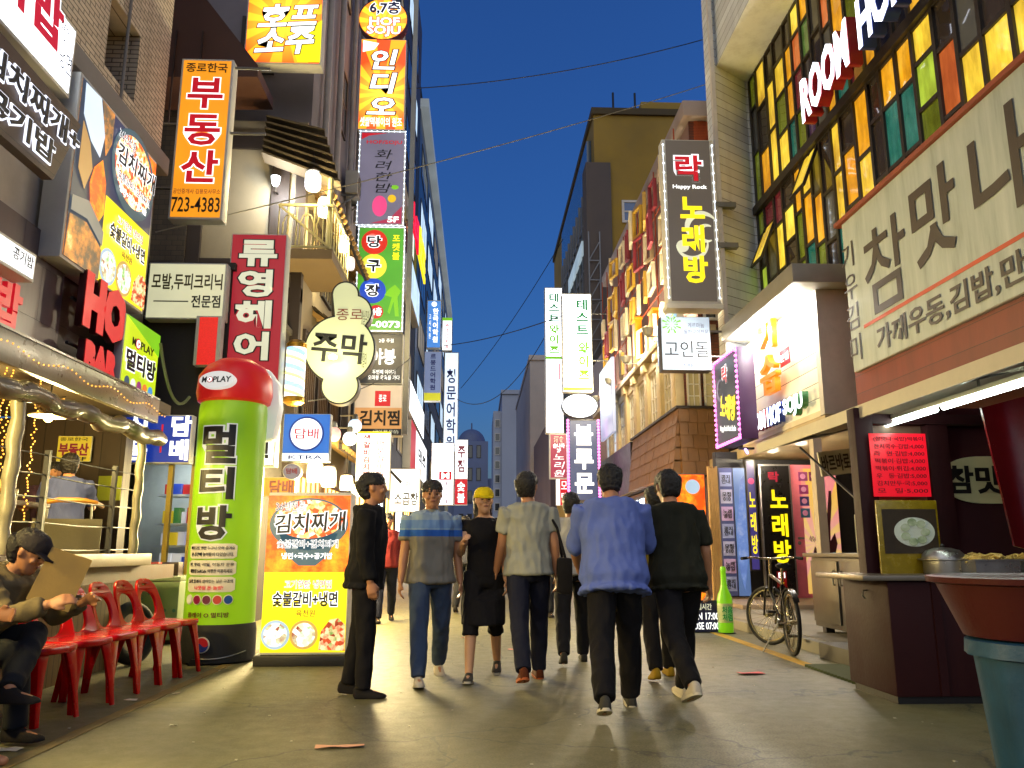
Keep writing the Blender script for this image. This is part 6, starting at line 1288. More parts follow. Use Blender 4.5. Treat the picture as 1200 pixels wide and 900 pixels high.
# ------------------------------------------------------------------ terrace furniture, freezer, litter, cables
tt = thing("terrace_table", "small wooden terrace table with steel legs behind the near post", "table", (-4.1, 7.0, .78)); part(tt, "top", MB().box(-.4, .35, -.35, .35, .66, .7), WOOD, bevel=.006)
for x in (-.34, .28):
    for y in (-.29, .29): part(tt, "leg", MB().tube((x, y, 0), (x, y, .66), .014), STEEL)
gl = part(None, "water_glass", MB().lathe([(.03, 0), (.035, .1), (.033, .1), (.028, .006)], 16), M("glass_pale", rgb(170, 170, 150), .1)); gl.location = (-3.86, 6.95, 1.48); tag(gl, "clear drinking glass on the terrace table", "glass")
tc = thing("terrace_chair", "bent-wood terrace chair with a grey board hung on its steel frame", "chair", (-4.05, 8.35, .78), R(200)); 
part(tc, "seat", MB().box(-.21, .21, -.2, .2, .43, .46), WOOD, bevel=.01); part(tc, "backrest", MB().path([(-.26, -.1, .74), (-.22, .16, .76), (-.1, .23, .78), (.1, .23, .78), (.22, .16, .76), (.26, -.1, .74)], .025, 8), M("bent_ochre_wood", rgb(160, 110, 40), .45)); part(tc, "hung_board", MB().box(-.3, .3, .25, .27, .2, .6), M("grey_board", rgb(70, 66, 50), .5))
for x in (-.19, .19):
    for y in (-.18, .2): part(tc, "leg", MB().tube((x*1.1, y*1.1, 0), (x, y, .74 if y > 0 else .43), .011), STEEL)
fz = thing("chest_freezer", "pale green dotted chest freezer at the corner shop doorway", "freezer", (-3.95, 10.35, 0)); part(fz, "body", MB().box(-.5, .42, -.3, .3, .05, .72), M("pale_green_enamel", rgb(130, 150, 110), .35), bevel=.02); part(fz, "lid", MB().box(-.51, .43, -.31, .31, .725, .78), M("freezer_lid", rgb(150, 165, 135), .3), bevel=.012)
mb = MB(); rf = random.Random(3)
for i in range(16): mb.disc(rf.uniform(-.45, .38), rf.uniform(.15, .65), .02, .02, -.304, -.3, 10)
part(fz, "dot_pattern", mb, M("teal_dots", rgb(60, 120, 110), .5))
for x in (-.4, .32): part(fz, "foot", MB().box(x - .04, x + .04, -.25, .25, 0, .05), BLACK)
for i, c in enumerate(((190, 30, 30), (200, 60, 40), (60, 40, 30))):
    o = part(None, "snack_box", MB().box(-.1, .1, -.08, .08, 0, .16), M("snack_box_%d" % i, rgb(*c), .4), bevel=.004); o.location = (-4.2 + i*.24, 10.3, .78); tag(o, ("bright red", "orange-red", "dark brown")[i] + " snack box on the chest freezer lid", "box")
o = part(None, "spare_tyre", MB().loft([[((.24 + .06*math.cos(b))*math.cos(a), .06*math.sin(b), .3 + (.24 + .06*math.cos(b))*math.sin(a)) for b in [2*math.pi*j/10 for j in range(10)]] for a in [2*math.pi*i/36 for i in range(37)]], cap=False), RUB); o.location = (-3.3, 8.3, 0); o.rotation_euler = (R(-8), 0, R(70)); tag(o, "black rubber tyre leaning behind the last red chairs", "tyre")
def litter(px, py, w_, h_, col, lab, rz=0):
    p = at(px, py, Z=0); n = 4
    mb = MB(); b = [[(-w_/2 + w_*i/3, -h_/2 + h_*j/2, .006 + .012*random.random()) for i in range(4)] for j in range(3)]
    mb.loft([[q for q in row] + [(x, y, z - .002) for x, y, z in row[::-1]] for row in b]); o = part(None, "paper_scrap", mb, M("scrap_%d" % px, rgb(*col), .7)); o.location = (p.x, p.y, 0); o.rotation_euler = (0, 0, rz); tag(o, lab, "litter")
litter(398, 876, .27, .07, (215, 160, 130), "pinkish paper strip lying on the asphalt nearest the viewer", .1); litter(880, 790, .22, .12, (215, 70, 80), "crumpled red and white flyer on the street near the bicycle", .2); litter(8, 880, .14, .08, (225, 215, 190), "white paper scrap beside the bare feet at the edge"); litter(153, 822, .09, .03, (225, 215, 190), "tiny white paper scrap in front of the red chairs"); litter(206, 814, .05, .03, (220, 210, 180), "tiny crumpled scrap between chairs and column"); litter(545, 748, .1, .05, (210, 90, 90), "small red wrapper on the street between the walkers"); litter(600, 762, .09, .04, (225, 150, 140), "faded pink wrapper on the street beneath the walkers"); litter(203, 852, .05, .02, (220, 215, 190), "tiny white scrap on the open asphalt")
STRAY = M("ash_specks", rgb(190, 184, 160), .8); mb = MB(); rf = random.Random(9)
for i in range(160):
    x, y = rf.uniform(-2.6, 3.0), rf.uniform(3.2, 16) ; s_ = rf.uniform(.006, .018); mb.box(x, x + s_, y, y + s_*rf.uniform(.5, 1.6), .0, .004)
o = part(None, "street_litter", mb, STRAY, smooth=False); o["kind"] = "stuff"; o["label"] = "pale specks and cigarette ends scattered over the asphalt"
CAB = M("cable_black", rgb(18, 18, 20), .7); CABP = M("cable_pale", rgb(120, 115, 100), .7)
def cable(a, b, sag, r, mat, lab):
    pts = [a.lerp(b, i/24) - Vector((0, 0, sag*4*(i/24)*(1 - i/24))) for i in range(25)]; o = part(None, "overhead_cable", MB().path(pts, r, 6), mat); tag(o, lab, "cable", "cables across the street")
cable(at(478, 104, Y=19.2), at(836, 43, Y=18), .25, .012, CAB, "dark overhead cable highest across the gap of sky"); cable(at(182, 272, Y=11), at(836, 96, Y=17), .12, .009, CABP, "pale overhead cable running from the orange sign up to the right roofs"); cable(at(520, 405, Y=46), at(705, 352, Y=30), .3, .022, CAB, "thin dark cable in the middle of the sky gap"); cable(at(536, 468, Y=46), at(640, 392, Y=37), 1.4, .02, CAB, "drooping dark cable low between the far signs"); cable(at(540, 455, Y=60), at(660, 280, Y=46), .5, .022, CAB, "steep thin cable rising towards the brown block"); cable(at(360, 470, Y=11.5), at(480, 420, Y=19), .2, .008, CAB, "thin cable passing in front of the gourd sign")
cable(at(188, 402, Y=10), at(222, 465, Y=10.6), .35, .02, M("green_hose", rgb(120, 130, 80), .5), "pale green drooping hose beside the lime box sign")

# ------------------------------------------------------------------ outdoor units and pipes on the walls
ACW = M("aircon_white", rgb(170, 168, 158), .5, scale=5, dirt=.6)
def aircon(x, y, z, face, lab):
    t = thing("air_conditioner", lab, "air conditioner", (x, y, z), face, "outdoor air conditioner units")
    part(t, "case", MB().box(-.4, .4, .0, .3, 0, .58), ACW, bevel=.012); part(t, "fan_grille", MB().disc(-.08, .29, .23, .23, -.006, .0, 28), DARKSTEEL)
    for k in range(6): part(t, "grille_ring", MB().loft([[(-.08 + r*math.cos(a), q, .29 + r*math.sin(a)) for r, q in ((.04 + k*.036, -.012), (.046 + k*.036, -.012), (.046 + k*.036, -.007), (.04 + k*.036, -.007))] for a in [2*math.pi*i/24 for i in range(25)]], cap=False), ACW)
    for s in (-.3, .3): part(t, "bracket", MB().bar((s, .0, -.03), (s, .42, -.03), .04).bar((s, .05, -.03), (s, .42, -.3), .03), STEEL)
    part(t, "pipe", MB().path([(.38, .3, .3), (.46, .36, .2), (.46, .4, -.6), (.46, .4, -1.4)], .022, 6), CABP)
for i, (x, y, z, f, lab) in enumerate(((-2.95, 23.0, 8.6, 1, "air conditioner unit on the tall block nearest the sign stack"), (-2.95, 26.6, 12.0, 1, "air conditioner unit on the tall block, second from the sign stack"), (-2.95, 30.0, 8.7, 1, "air conditioner unit low on the tall block near the light blue sign"), (-2.95, 33.6, 15.2, 1, "air conditioner unit high on the tall block"),
        (-3.0, 18.9, 9.6, 1, "air conditioner unit on the grey render above the shingled eave"))):
    if lab: aircon(x, y, z, (0, R(90), 0)[f], lab)
for x, lab in ((-4.72, "rusty conduit climbing the dark shop wall beside the lime sign's hose"), (-4.6, "thin black conduit on the dark shop wall left of the clinic sign")):
    o = part(None, "wall_conduit", MB().path([(x, 10.86, 2.4), (x, 10.86, 4.2), (x + .1, 10.86, 4.5), (x + .1, 10.86, 4.88)], .018, 6), CABP if x < -4.7 else CAB); tag(o, lab, "conduit")
# ------------------------------------------------------------------ people
SKIN = M("skin_tan", rgb(176, 122, 86), .5, var=.08, scale=14, bump=.05, dirt=.05); SKIN2 = M("skin_pale", rgb(196, 148, 112), .5, var=.08, scale=14, bump=.05, dirt=.05)
HAIR = M("black_hair", rgb(22, 18, 16), .45, var=.3, scale=60, bump=.5, dirt=.05); EYE_W = M("eye_dark", rgb(24, 18, 16), .2, bump=0); LIP = M("lip_tone", rgb(140, 80, 66), .5, bump=0)
def remesh(mb, voxel, smooth=3, wr=0, seed=0, ws=9, crease=(1, 1, .45), bias=0):
    me = bpy.data.meshes.new("body"); me.from_pydata(mb.v, [], mb.f); o = bpy.data.objects.new("body", me); COL.objects.link(o)
    bm = bmesh.new(); bm.from_mesh(me); bmesh.ops.recalc_face_normals(bm, faces=bm.faces); bm.to_mesh(me); bm.free()
    r = o.modifiers.new("r", 'REMESH'); r.mode = 'VOXEL'; r.voxel_size = voxel; s_ = o.modifiers.new("s", 'SMOOTH'); s_.iterations = smooth; s_.factor = .5
    out = bpy.data.meshes.new_from_object(o.evaluated_get(bpy.context.evaluated_depsgraph_get())); bpy.data.objects.remove(o); bpy.data.meshes.remove(me)
    if wr:
        nr = [Vector(v.normal) for v in out.vertices]; off = Vector((seed*3.1, seed*1.7, 0))
        for v, n in zip(out.vertices, nr):
            q = Vector((v.co.x*ws*crease[0], v.co.y*ws*crease[1], v.co.z*ws*crease[2])) + off
            a = 1 - abs(noise.noise(q)) * 2.2; b = noise.noise(q * 2.3)
            v.co += n * wr * (a * .8 + b * .5 + bias)
    out.polygons.foreach_set("use_smooth", [True] * len(out.polygons)); return out
def ell(c, ax, ay, n=18): return [c + ax*math.cos(2*math.pi*j/n) + ay*math.sin(2*math.pi*j/n) for j in range(n)]
def limb(mb, pts, rad, n=14, k=4, flat=1.0):
    """tapered tube through joints, with rounded ends and extra rings"""
    P = [Vector(p) for p in pts]; Q = []; RR = []
    for i in range(len(P) - 1):
        for j in range(k): f = j / k; Q.append(P[i].lerp(P[i+1], f)); RR.append(rad[i] + (rad[i+1] - rad[i]) * f)
    Q.append(P[-1]); RR.append(rad[-1])
    d0 = (Q[0] - Q[1]).normalized(); d1 = (Q[-1] - Q[-2]).normalized()
    Q = [Q[0] + d0*RR[0]*.55] + Q + [Q[-1] + d1*RR[-1]*.5]; RR = [RR[0]*.6] + RR + [RR[-1]*.6]; mb.path(Q, RR, n, flat=flat)
def flat_end_limb(mb, pts, rad, n=16, k=4):
    P = [Vector(p) for p in pts]; Q = []; RR = []
    for i in range(len(P) - 1):
        for j in range(k): f = j / k; Q.append(P[i].lerp(P[i+1], f)); RR.append(rad[i] + (rad[i+1] - rad[i]) * f)
    mb.path(Q + [P[-1]], RR + [rad[-1]], n)
def person(label, loc, rotz=0, H=1.72, legs=((20, 3, 6), (-18, 3, 14)), arms=((14, 8, 18), (-12, 8, 20)), lean=2, yaw=0, nod=0, wide=1.0, skin=None, hair=True, hairlen=0,
           shirt=None, sleeve=.5, hem=-.04, trousers=None, leg_to=1.0, shoe=None, face=True, dress=None, cap=None, sit=None, voxel=.0075, seed=0, group=None, knees=None, curl=35, collar=None, looser=1.0, sole=None):
    skin = skin or SKIN; k = H / 1.72
    root = thing("person", label, "person", loc, rotz, group)
    # ---- joints, person faces -y
    hipz = 0; J = {}
    tl, sl_, fh = .435, .42, .075
    def legpts(i, sx, f, ab, kn):
        hip = Vector((sx*.088, 0, 0)); f_, g_ = R(f), R(f - kn); a_ = R(ab)*sx
        kne = hip + Vector((math.sin(a_)*math.cos(f_), -math.sin(f_), -math.cos(f_)*math.cos(a_))) * tl
        ank = kne + Vector((math.sin(a_)*.6*math.cos(g_), -math.sin(g_), -math.cos(g_))) * sl_
        return hip, kne, ank, g_
    L = [legpts(i, sx, *legs[i]) for i, sx in ((0, -1), (1, 1))]
    if knees: L = [(l[0], Vector(q[0]), Vector(q[1]), R(q[2])) for l, q in zip(L, knees)]
    low = min(l[2].z - fh*math.cos(l[3]*.4) for l in L); base = sit if sit is not None else -low
    up = Vector((0, 0, base)); L = [(a + up, b + up, c + up, g) for a, b, c, g in L]
    s = Vector((0, -math.sin(R(lean)), math.cos(R(lean)))); fwd = Vector((0, -math.cos(R(lean)), -math.sin(R(lean)))); X = Vector((1, 0, 0))
    def sp(t): return up + s * t
    def ring(t, rx, ry, off=0, n=22): return ell(sp(t) + fwd*off, X*rx, fwd*ry, n)
    W = wide
    TR = [(-.1, .1, .085, 0), (-.06, .145, .11, -.005), (0, .168*W, .122*W, -.008), (.07, .16*W, .115*W, 0), (.14, .147*W, .108*W, .005), (.22, .146*W, .105*W, .006), (.31, .16*W, .113*W, .006), (.39, .17*W, .118*W, .004), (.45, .178*W, .108*W, -.002), (.495, .165*W, .088, -.01), (.525, .115*W, .07, -.014), (.55, .066, .058, -.014)]
    # head frame
    neck0 = sp(.54) - fwd*.012; neck1 = sp(.61) + fwd*.012
    hm = Matrix.Translation(neck1) @ Matrix.Rotation(R(lean*.4), 4, 'X') @ Matrix.Rotation(R(yaw), 4, 'Z') @ Matrix.Rotation(R(nod), 4, 'X')
    HP = [(-.012, .02, .07, -.03), (.0, .032, .083, .0), (.02, .05, .089, .03), (.05, .062, .09, .062), (.09, .07, .092, .088), (.125, .0745, .094, .1), (.16, .074, .092, .1), (.19, .064, .08, .088), (.213, .045, .058, .066), (.226, .02, .026, .032)]
    def headring(z, rx, f, b, g=0, n=22): return [hm @ Vector(((rx+g)*math.cos(a), (-(f - b)/2) + ((f + b)/2 + g) * math.sin(a), z - .03)) for a in [2*math.pi*j/n for j in range(n)]]
    body = MB(); body.loft([ring(*t) for t in TR]); limb(body, [neck0, neck1 + s*.02], [.06, .055])
    body.loft([headring(*h) for h in HP])
    def hb(c, r): body.ball((0, 0, 0), r, 10, 7); nv = 10 * 8; body.v[-nv:] = [tuple(hm @ (Vector(v) + Vector(c))) for v in body.v[-nv:]]
    hb((0, -.098, .068), (.015, .02, .014)); hb((0, -.094, .088), (.009, .014, .026)); hb((0, -.086, .03), (.024, .012, .009)); hb((0, -.076, -.005), (.026, .018, .016))
    for sx in (-1, 1): hb((sx*.078, .005, .08), (.011, .02, .032)); hb((sx*.03, -.082, .105), (.022, .012, .009)); hb((sx*.042, -.074, .06), (.02, .018, .018))
    sleeve_b = MB(); A = []
    for i, sx in ((0, -1), (1, 1)):
        f, ab, el = arms[i][:3]; inw = arms[i][3] if len(arms[i]) > 3 else 0
        sh = sp(.475) + X*sx*.178*W - fwd*.012; f_, a_ = R(f + lean*.3), R(ab)
        ud = Vector((sx*math.sin(a_)*1.0, -math.sin(f_)*math.cos(a_), -math.cos(f_)*math.cos(a_))); elb = sh + ud*.285
        e_ = R(f + el); fd = Vector((sx*(math.sin(a_)*.7 - math.sin(R(inw))), -math.sin(e_)*math.cos(R(inw)), -math.cos(e_))); fd.normalize(); wr = elb + fd*.25
        A.append((sh, elb, wr, fd, ud))
        limb(body, [sh, sh.lerp(elb, .35), elb, elb.lerp(wr, .3), wr], [.056, .05, .04, .04, .027])
        # hand: palm, four curled fingers, thumb
        side = fd.cross(Vector((sx, 0, 0))).normalized(); pn = fd.cross(side).normalized()   # side: across the knuckles
        side = Vector((0, -1, 0)) - fd * (-fd.y); side = side.normalized() if side.length > .2 else Vector((0, 0, 1)); pn = fd.cross(side).normalized() * (1 if fd.cross(side).x * sx < 0 else -1)
        pal = wr + fd*.05; body.loft([[wr + fd*t + side*w_*math.cos(a) + pn*h_*math.sin(a) for a in [2*math.pi*j/14 for j in range(14)]] for t, w_, h_ in ((-.02, .024, .02), (.01, .03, .018), (.045, .04, .017), (.08, .042, .015), (.092, .036, .012))])
        for q in range(4):
            o_ = (q - 1.5) * -.0205; ln = (.068, .078, .072, .056)[q]; b0 = wr + fd*.082 + side*o_; c1 = R(curl*.5 + q*4); c2 = R(curl*1.35 + q*5)
            d1 = fd*math.cos(c1) + pn*math.sin(c1); d2 = fd*math.cos(c2) + pn*math.sin(c2); limb(body, [b0, b0 + d1*ln*.5, b0 + d1*ln*.5 + d2*ln*.5], [.0095, .009, .0075], 8, 2)
        tb0 = wr + fd*.025 + side*.03; td = (fd*.75 + side*.5 + pn*.35).normalized(); limb(body, [tb0, tb0 + td*.035, tb0 + td*.035 + (fd*.9 + pn*.4)*.03], [.013, .011, .009], 8, 2)
    for hip, kne, ank, g in L:
        limb(body, [hip, hip.lerp(kne, .4), kne, kne.lerp(ank, .3), ank], [.085, .076, .053, .054, .036])
        fw = Vector((0, -math.cos(g*.4), math.sin(g*.4))); dn = Vector((0, -math.sin(g*.4), -math.cos(g*.4)))
        limb(body, [ank + dn*.04 - fw*.02, ank + dn*.045 + fw*.07, ank + dn*.055 + fw*.14], [.034, .034, .024], 12, 3)
    body.xf(Matrix.Scale(k, 4)); me = remesh(body, voxel, 3); me.materials.append(skin); link_mesh("body", me, root)
    def cloth(name, mb, mat, wr=.006, vx=None, ws=9, sm=4, bias=0): mb.xf(Matrix.Scale(k, 4)); m_ = remesh(mb, vx or voxel*1.25, sm, wr, seed + len(name), ws, bias=bias); m_.materials.append(mat); return link_mesh(name, m_, root)
    def headpart(name, mb, mat, wr=0, ws=20, vx=.007): mb.xf(Matrix.Scale(k, 4)); m_ = remesh(mb, vx, 2, wr, seed, ws, (1, 1, 1)); m_.materials.append(mat); return link_mesh(name, m_, root)
    if trousers:
        t = MB(); gr = .016 * looser; t.loft([ring(a, rx + gr*.8, ry + gr*.8, o) for a, rx, ry, o in TR[:5]])
        for hip, kne, ank, g in L:
            hi = hip + Vector((hip.x*.0, 0, .03)); end = kne.lerp(ank, (leg_to - .5) * 2) if leg_to > .5 else hip.lerp(kne, leg_to * 2)
            if leg_to > .5: flat_end_limb(t, [hi, hip.lerp(kne, .4), kne, kne.lerp(end, .5), end], [.096 + gr*.5, .083 + gr*.6, .058 + gr, .053 + gr, (.043 if leg_to > .9 else .06) + gr*1.1])
            else: flat_end_limb(t, [hi, hip.lerp(end, .5), end], [.1 + gr*.5, .092 + gr, .085 + gr])
        cloth("trousers", t, trousers, .009, ws=11, bias=-.2)
    if shirt:
        t = MB(); lo = [x for x in TR if x[0] > hem + .01 and x[0] < .53]; gg = .03*looser
        def interp(tq):
            for a, b in zip(TR, TR[1:]):
                if a[0] <= tq <= b[0]: f = (tq - a[0]) / (b[0] - a[0]); return (tq,) + tuple(a[j] + (b[j] - a[j])*f for j in (1, 2, 3))
            return TR[2]
        h0 = interp(max(hem, -.06)); rings = [ring(h0[0] + (hem - h0[0]) , max(h0[1], .165*W) + gg*1.5, max(h0[2], .12*W) + gg*1.5, h0[3])] + [ring(a, max(rx, .148*W) + gg*(.55 if a > .35 else 1), max(ry, .106*W) + gg*(.6 if a > .35 else 1), o) for a, rx, ry, o in lo] + [ring(.548, .072, .064, -.014)]
        t.loft(rings)
        for sh, elb, wr_, fd, ud in A:
            if sleeve <= 1: end = sh.lerp(elb, sleeve); flat_end_limb(t, [sh - ud*.02 + Vector((0, 0, 0)), sh.lerp(end, .5), end], [.07, .068, .064])
            else: e2 = elb.lerp(wr_, sleeve - 1); flat_end_limb(t, [sh - ud*.02, sh.lerp(elb, .5), elb, e2], [.07, .064, .056, .042])
        cloth("shirt", t, shirt, .014, ws=11, bias=.35)
        if collar:
            t = MB(); t.loft([ring(.53, .082, .075, -.016), ring(.568, .074, .068, -.006), ring(.566, .066, .06, -.006), ring(.53, .07, .066, -.016)]); cloth("collar", t, collar, 0, .006, sm=1)
    if dress:
        t = MB(); mid = (L[0][1] + L[1][1]) / 2; top = up
        rings = [ell(top.lerp(mid, 1.0) , X*.2, Vector((0, 1, 0))*(.11 + abs(L[0][1].y - L[1][1].y)*.55), 22), ell(top.lerp(mid, .5), X*.2, Vector((0, 1, 0))*(.13 + abs(L[0][1].y - L[1][1].y)*.25), 22)] + [ring(a, rx + .016, ry + .016, o) for a, rx, ry, o in TR[2:10]] + [ring(.53, .1, .07, -.014)]
        t.loft(rings)
        for sh, elb, wr_, fd, ud in A: flat_end_limb(t, [sh - ud*.02, sh.lerp(elb, .3)], [.066, .064])
        cloth("dress", t, dress, .011)
    if hair:
        t = MB(); g = .013
        t.loft([[p + (hm.to_3x3() @ Vector((0, .016, .012))) for p in headring(*h, g)] for h in HP[5:]])
        t.loft([[p + (hm.to_3x3() @ Vector((0, .04, .004))) for p in headring(h[0], h[1]*1.0, .02, h[3], g*.9)] for h in HP[2 if hairlen == 0 else 0:7]])
        if hairlen: t.loft([[hm @ Vector((rx*math.cos(a), .06 + ry*math.sin(a), z - .03)) for a in [2*math.pi*j/16 for j in range(16)]] for z, rx, ry in ((-hairlen, .07, .04), (-hairlen*.4, .085, .05), (.06, .085, .055), (.16, .075, .06))])
        headpart("hair", t, HAIR, .009, 46)
    if face:
        for sx in (-1, 1):
            e = MB().ball((0, 0, 0), (.0125, .007, .006), 10, 6); e.v = [tuple(hm @ (Vector(v) + Vector((sx*.031, -.0905, .089)))) for v in e.v]; e.xf(Matrix.Scale(k, 4)); part(root, "eye", e, EYE_W)
            e = MB().bar((sx*.016, -.097, .108), (sx*.048, -.086, .109), .006, .006); e.v = [tuple(hm @ Vector(v)) for v in e.v]; e.xf(Matrix.Scale(k, 4)); part(root, "eyebrow", e, HAIR)
        e = MB().ball((0, 0, 0), (.021, .006, .0055), 10, 6); e.v = [tuple(hm @ (Vector(v) + Vector((0, -.097, .03)))) for v in e.v]; e.xf(Matrix.Scale(k, 4)); part(root, "lips", e, LIP)
    if cap:
        t = MB(); t.loft([[p + (hm.to_3x3() @ Vector((0, .004, .012))) for p in headring(*h, .018)] for h in HP[5:]]); headpart("cap_crown", t, cap, .003, 20)
        b = MB(); b.loft([[hm @ Vector((x, -.09 - d + .5*x*x*-1 , z)) for x, d, z in ((-.07, -.01, .112), (-.05, .05, .1), (0, .075, .096), (.05, .05, .1), (.07, -.01, .112), (.05, -.01, .124), (0, -.01, .128), (-.05, -.01, .124))]] + [[hm @ Vector((x, -.09 - d + .5*x*x*-1, z + .008)) for x, d, z in ((-.07, -.01, .112), (-.05, .05, .1), (0, .075, .096), (.05, .05, .1), (.07, -.01, .112), (.05, -.01, .124), (0, -.01, .128), (-.05, -.01, .124))]]); b.xf(Matrix.Scale(k, 4)); part(root, "cap_peak", b, cap)
    if shoe:
        for hip, kne, ank, g in L:
            q = g*.4; fw = Vector((0, -math.cos(q), math.sin(q))); dn = Vector((0, -math.sin(q), -math.cos(q))); t = MB(); rings = []
            for a, w_, h0, h1 in ((-.075, .02, .02, .062), (-.06, .034, 0, .09), (-.02, .038, 0, .1), (.03, .038, .0, .085), (.08, .044, 0, .058), (.13, .046, 0, .045), (.165, .036, .003, .035), (.185, .016, .008, .022)):
                c = ank + fw*a + dn*(fh); rings.append([c + X*w_*x - dn*(h0 + (h1 - h0)*z) for x, z in ((-.95, 0), (0, 0), (.95, 0), (1, .35), (.8, .8), (.3, 1), (-.3, 1), (-.8, .8), (-1, .35))])
            t.loft(rings); t.xf(Matrix.Scale(k, 4)); m_ = remesh(t, .007, 3); m_.materials.append(shoe); so_ = link_mesh("shoe", m_, root)
            if sole:
                t = MB().prism([(x, y) for x, y in superell(0, 0, .047, .132, 24, 2.6)], 0, .018, 'z'); mm = Matrix.Translation(ank + fw*.055 + dn*(fh - .0)) @ Matrix(((1, 0, 0), (0, -fw.y, -dn.y), (0, -fw.z, -dn.z))).to_4x4(); t.xf(mm).xf(Matrix.Scale(k, 4)); part(so_, "sole", t, sole)
    return root
def stripes():
    t = NT("blue_banded_polo").set(.85); sp = t.n("SeparateXYZ"); t.l(t.obj(), sp.inputs[0]); g = rgb(128, 124, 112); v = t.noise(30, 3, .6, t.obj())
    k = t.ramp(t.math('ADD', t.math('DIVIDE', sp.outputs[2], 2), t.math('MULTIPLY', v, .004)), [(0, g), (.6, rgb(34, 92, 176)), (.627, rgb(120, 150, 180)), (.634, rgb(96, 130, 178)), (.668, rgb(130, 150, 172))])
    k.node.color_ramp.interpolation = 'CONSTANT'; t.col(k); t.bump(t.noise(180, 2, .5, t.obj()), .15, .004); return t.m
def cloth(name, c, **k): return M(name, rgb(*c), .85, var=k.get('var', .12), scale=k.get('scale', 10), bump=.25, spec=.2, dirt=.1, world=False)
DENIM = cloth("blue_denim", (62, 76, 100), var=.3, scale=5); BLK = cloth("black_cloth", (22, 20, 22)); NAVY = cloth("navy_cloth", (28, 30, 46)); GREYC = cloth("pale_grey_shirt", (150, 150, 138)); BLUEC = cloth("periwinkle_shirt", (96, 112, 176)); OLIVE = cloth("dark_olive_shirt", (36, 36, 26)); CHARC = cloth("charcoal_cloth", (34, 34, 38)); PALE = cloth("pale_shirt", (190, 186, 172)); BROWNS = cloth("brown_shoe", (86, 42, 22)); WHT = cloth("white_trainer", (190, 180, 160)); DSHOE = cloth("dark_shoe", (30, 27, 26)); GSHOE = cloth("grey_trainer", (64, 62, 56)); YEL = cloth("yellow_cap_cloth", (215, 190, 20)); SOLE = M("rubber_sole", rgb(200, 190, 165), .7); OSOLE = M("orange_sole", rgb(170, 80, 30), .7)
def g_at(px, py): p = at(px, py, Z=0); return (p.x, p.y, 0)
person("man in a grey polo with blue chest bands and jeans walking towards the viewer", g_at(502, 797), R(8), 1.74, legs=((26, 2, 4), (-16, 3, 20)), arms=((4, 9, 12), (-6, 9, 14)), shirt=stripes(), sleeve=.62, hem=-.05, trousers=DENIM, shoe=WHT, sole=SOLE, nod=4, seed=1, collar=GREYC, wide=1.04)
person("woman in a black dress and yellow cap walking towards the viewer", g_at(566, 795), R(-4), 1.64, legs=((18, 2, 6), (-14, 2, 18)), arms=((18, 10, 95, 18), (4, 7, 20)), dress=BLK, trousers=BLK, leg_to=.62, shoe=GSHOE, sole=SOLE, cap=YEL, hairlen=.16, yaw=14, wide=.9, seed=2, skin=SKIN2)
person("man in a pale grey shirt walking away beside the woman in the yellow cap", g_at(620, 800), R(186), 1.76, legs=((18, 3, 6), (-20, 2, 16)), arms=((-6, 8, 16), (10, 9, 20)), shirt=GREYC, sleeve=.6, trousers=NAVY, shoe=BROWNS, sole=OSOLE, face=False, yaw=-25, seed=3)
o = thing("shoulder_bag", "black shoulder bag hanging at the hip of the pale-grey-shirted man", "bag", (.56, 6.35, .78)); part(o, "pouch", MB().box(-.06, .06, -.16, .16, 0, .3), BLK, bevel=.03); part(o, "strap", MB().path([(0, -.13, .3), (-.06, -.06, .55), (-.14, 0, .7), (-.06, .06, .55), (0, .13, .3)], .012, 6), BLK); p = g_at(620, 800); o.location = (p[0] + .3, p[1] - .02, .72)
person("person in a pale shirt and dark trousers walking behind the blue-shirted man", g_at(672, 778), R(178), 1.66, legs=((18, 3, 8), (-18, 3, 14)), arms=((8, 10, 20), (-10, 10, 14)), shirt=PALE, sleeve=1.5, trousers=CHARC, shoe=GSHOE, face=False, seed=4, lean=6)
person("man in a loose periwinkle blue shirt walking away with his head bowed", g_at(724, 836), R(176), 1.74, legs=((22, 3, 6), (-20, 3, 22)), arms=((24, 12, 50, 14), (16, 12, 45, 14)), shirt=BLUEC, sleeve=1.1, hem=-.1, trousers=BLK, shoe=GSHOE, sole=SOLE, face=False, lean=13, nod=24, wide=1.12, looser=1.5, seed=5)
person("man in a dark olive shirt, dark trousers and grey cap walking away nearest the kerb", g_at(800, 826), R(188), 1.72, legs=((24, 4, 8), (-26, 4, 24)), arms=((-8, 12, 25), (14, 12, 30)), shirt=OLIVE, sleeve=.8, hem=-.08, trousers=BLK, shoe=WHT, sole=SOLE, face=False, lean=10, nod=14, wide=1.08, cap=cloth("grey_cap_cloth", (110, 110, 100)), seed=6)
person("person in black clothes with yellow shoes between the blue-shirted and olive-shirted men", g_at(775, 795), R(182), 1.64, legs=((14, 3, 6), (-14, 3, 12)), arms=((20, 12, 60, 14), (0, 9, 20)), shirt=cloth("mustard_top", (96, 82, 20)), sleeve=.8, trousers=BLK, shoe=cloth("yellow_shoe", (150, 120, 30)), face=False, seed=7, lean=4, wide=.95)
person("person all in black standing just right of the lit menu box", g_at(423, 816), R(92), 1.66, legs=((4, 1, 5), (-5, 1, 6)), arms=((-2, 3, 14), (-4, 3, 14)), shirt=cloth("black_jacket", (20, 19, 21)), sleeve=1.9, hem=-.1, trousers=BLK, shoe=DSHOE, face=False, seed=8, wide=.95, lean=3)
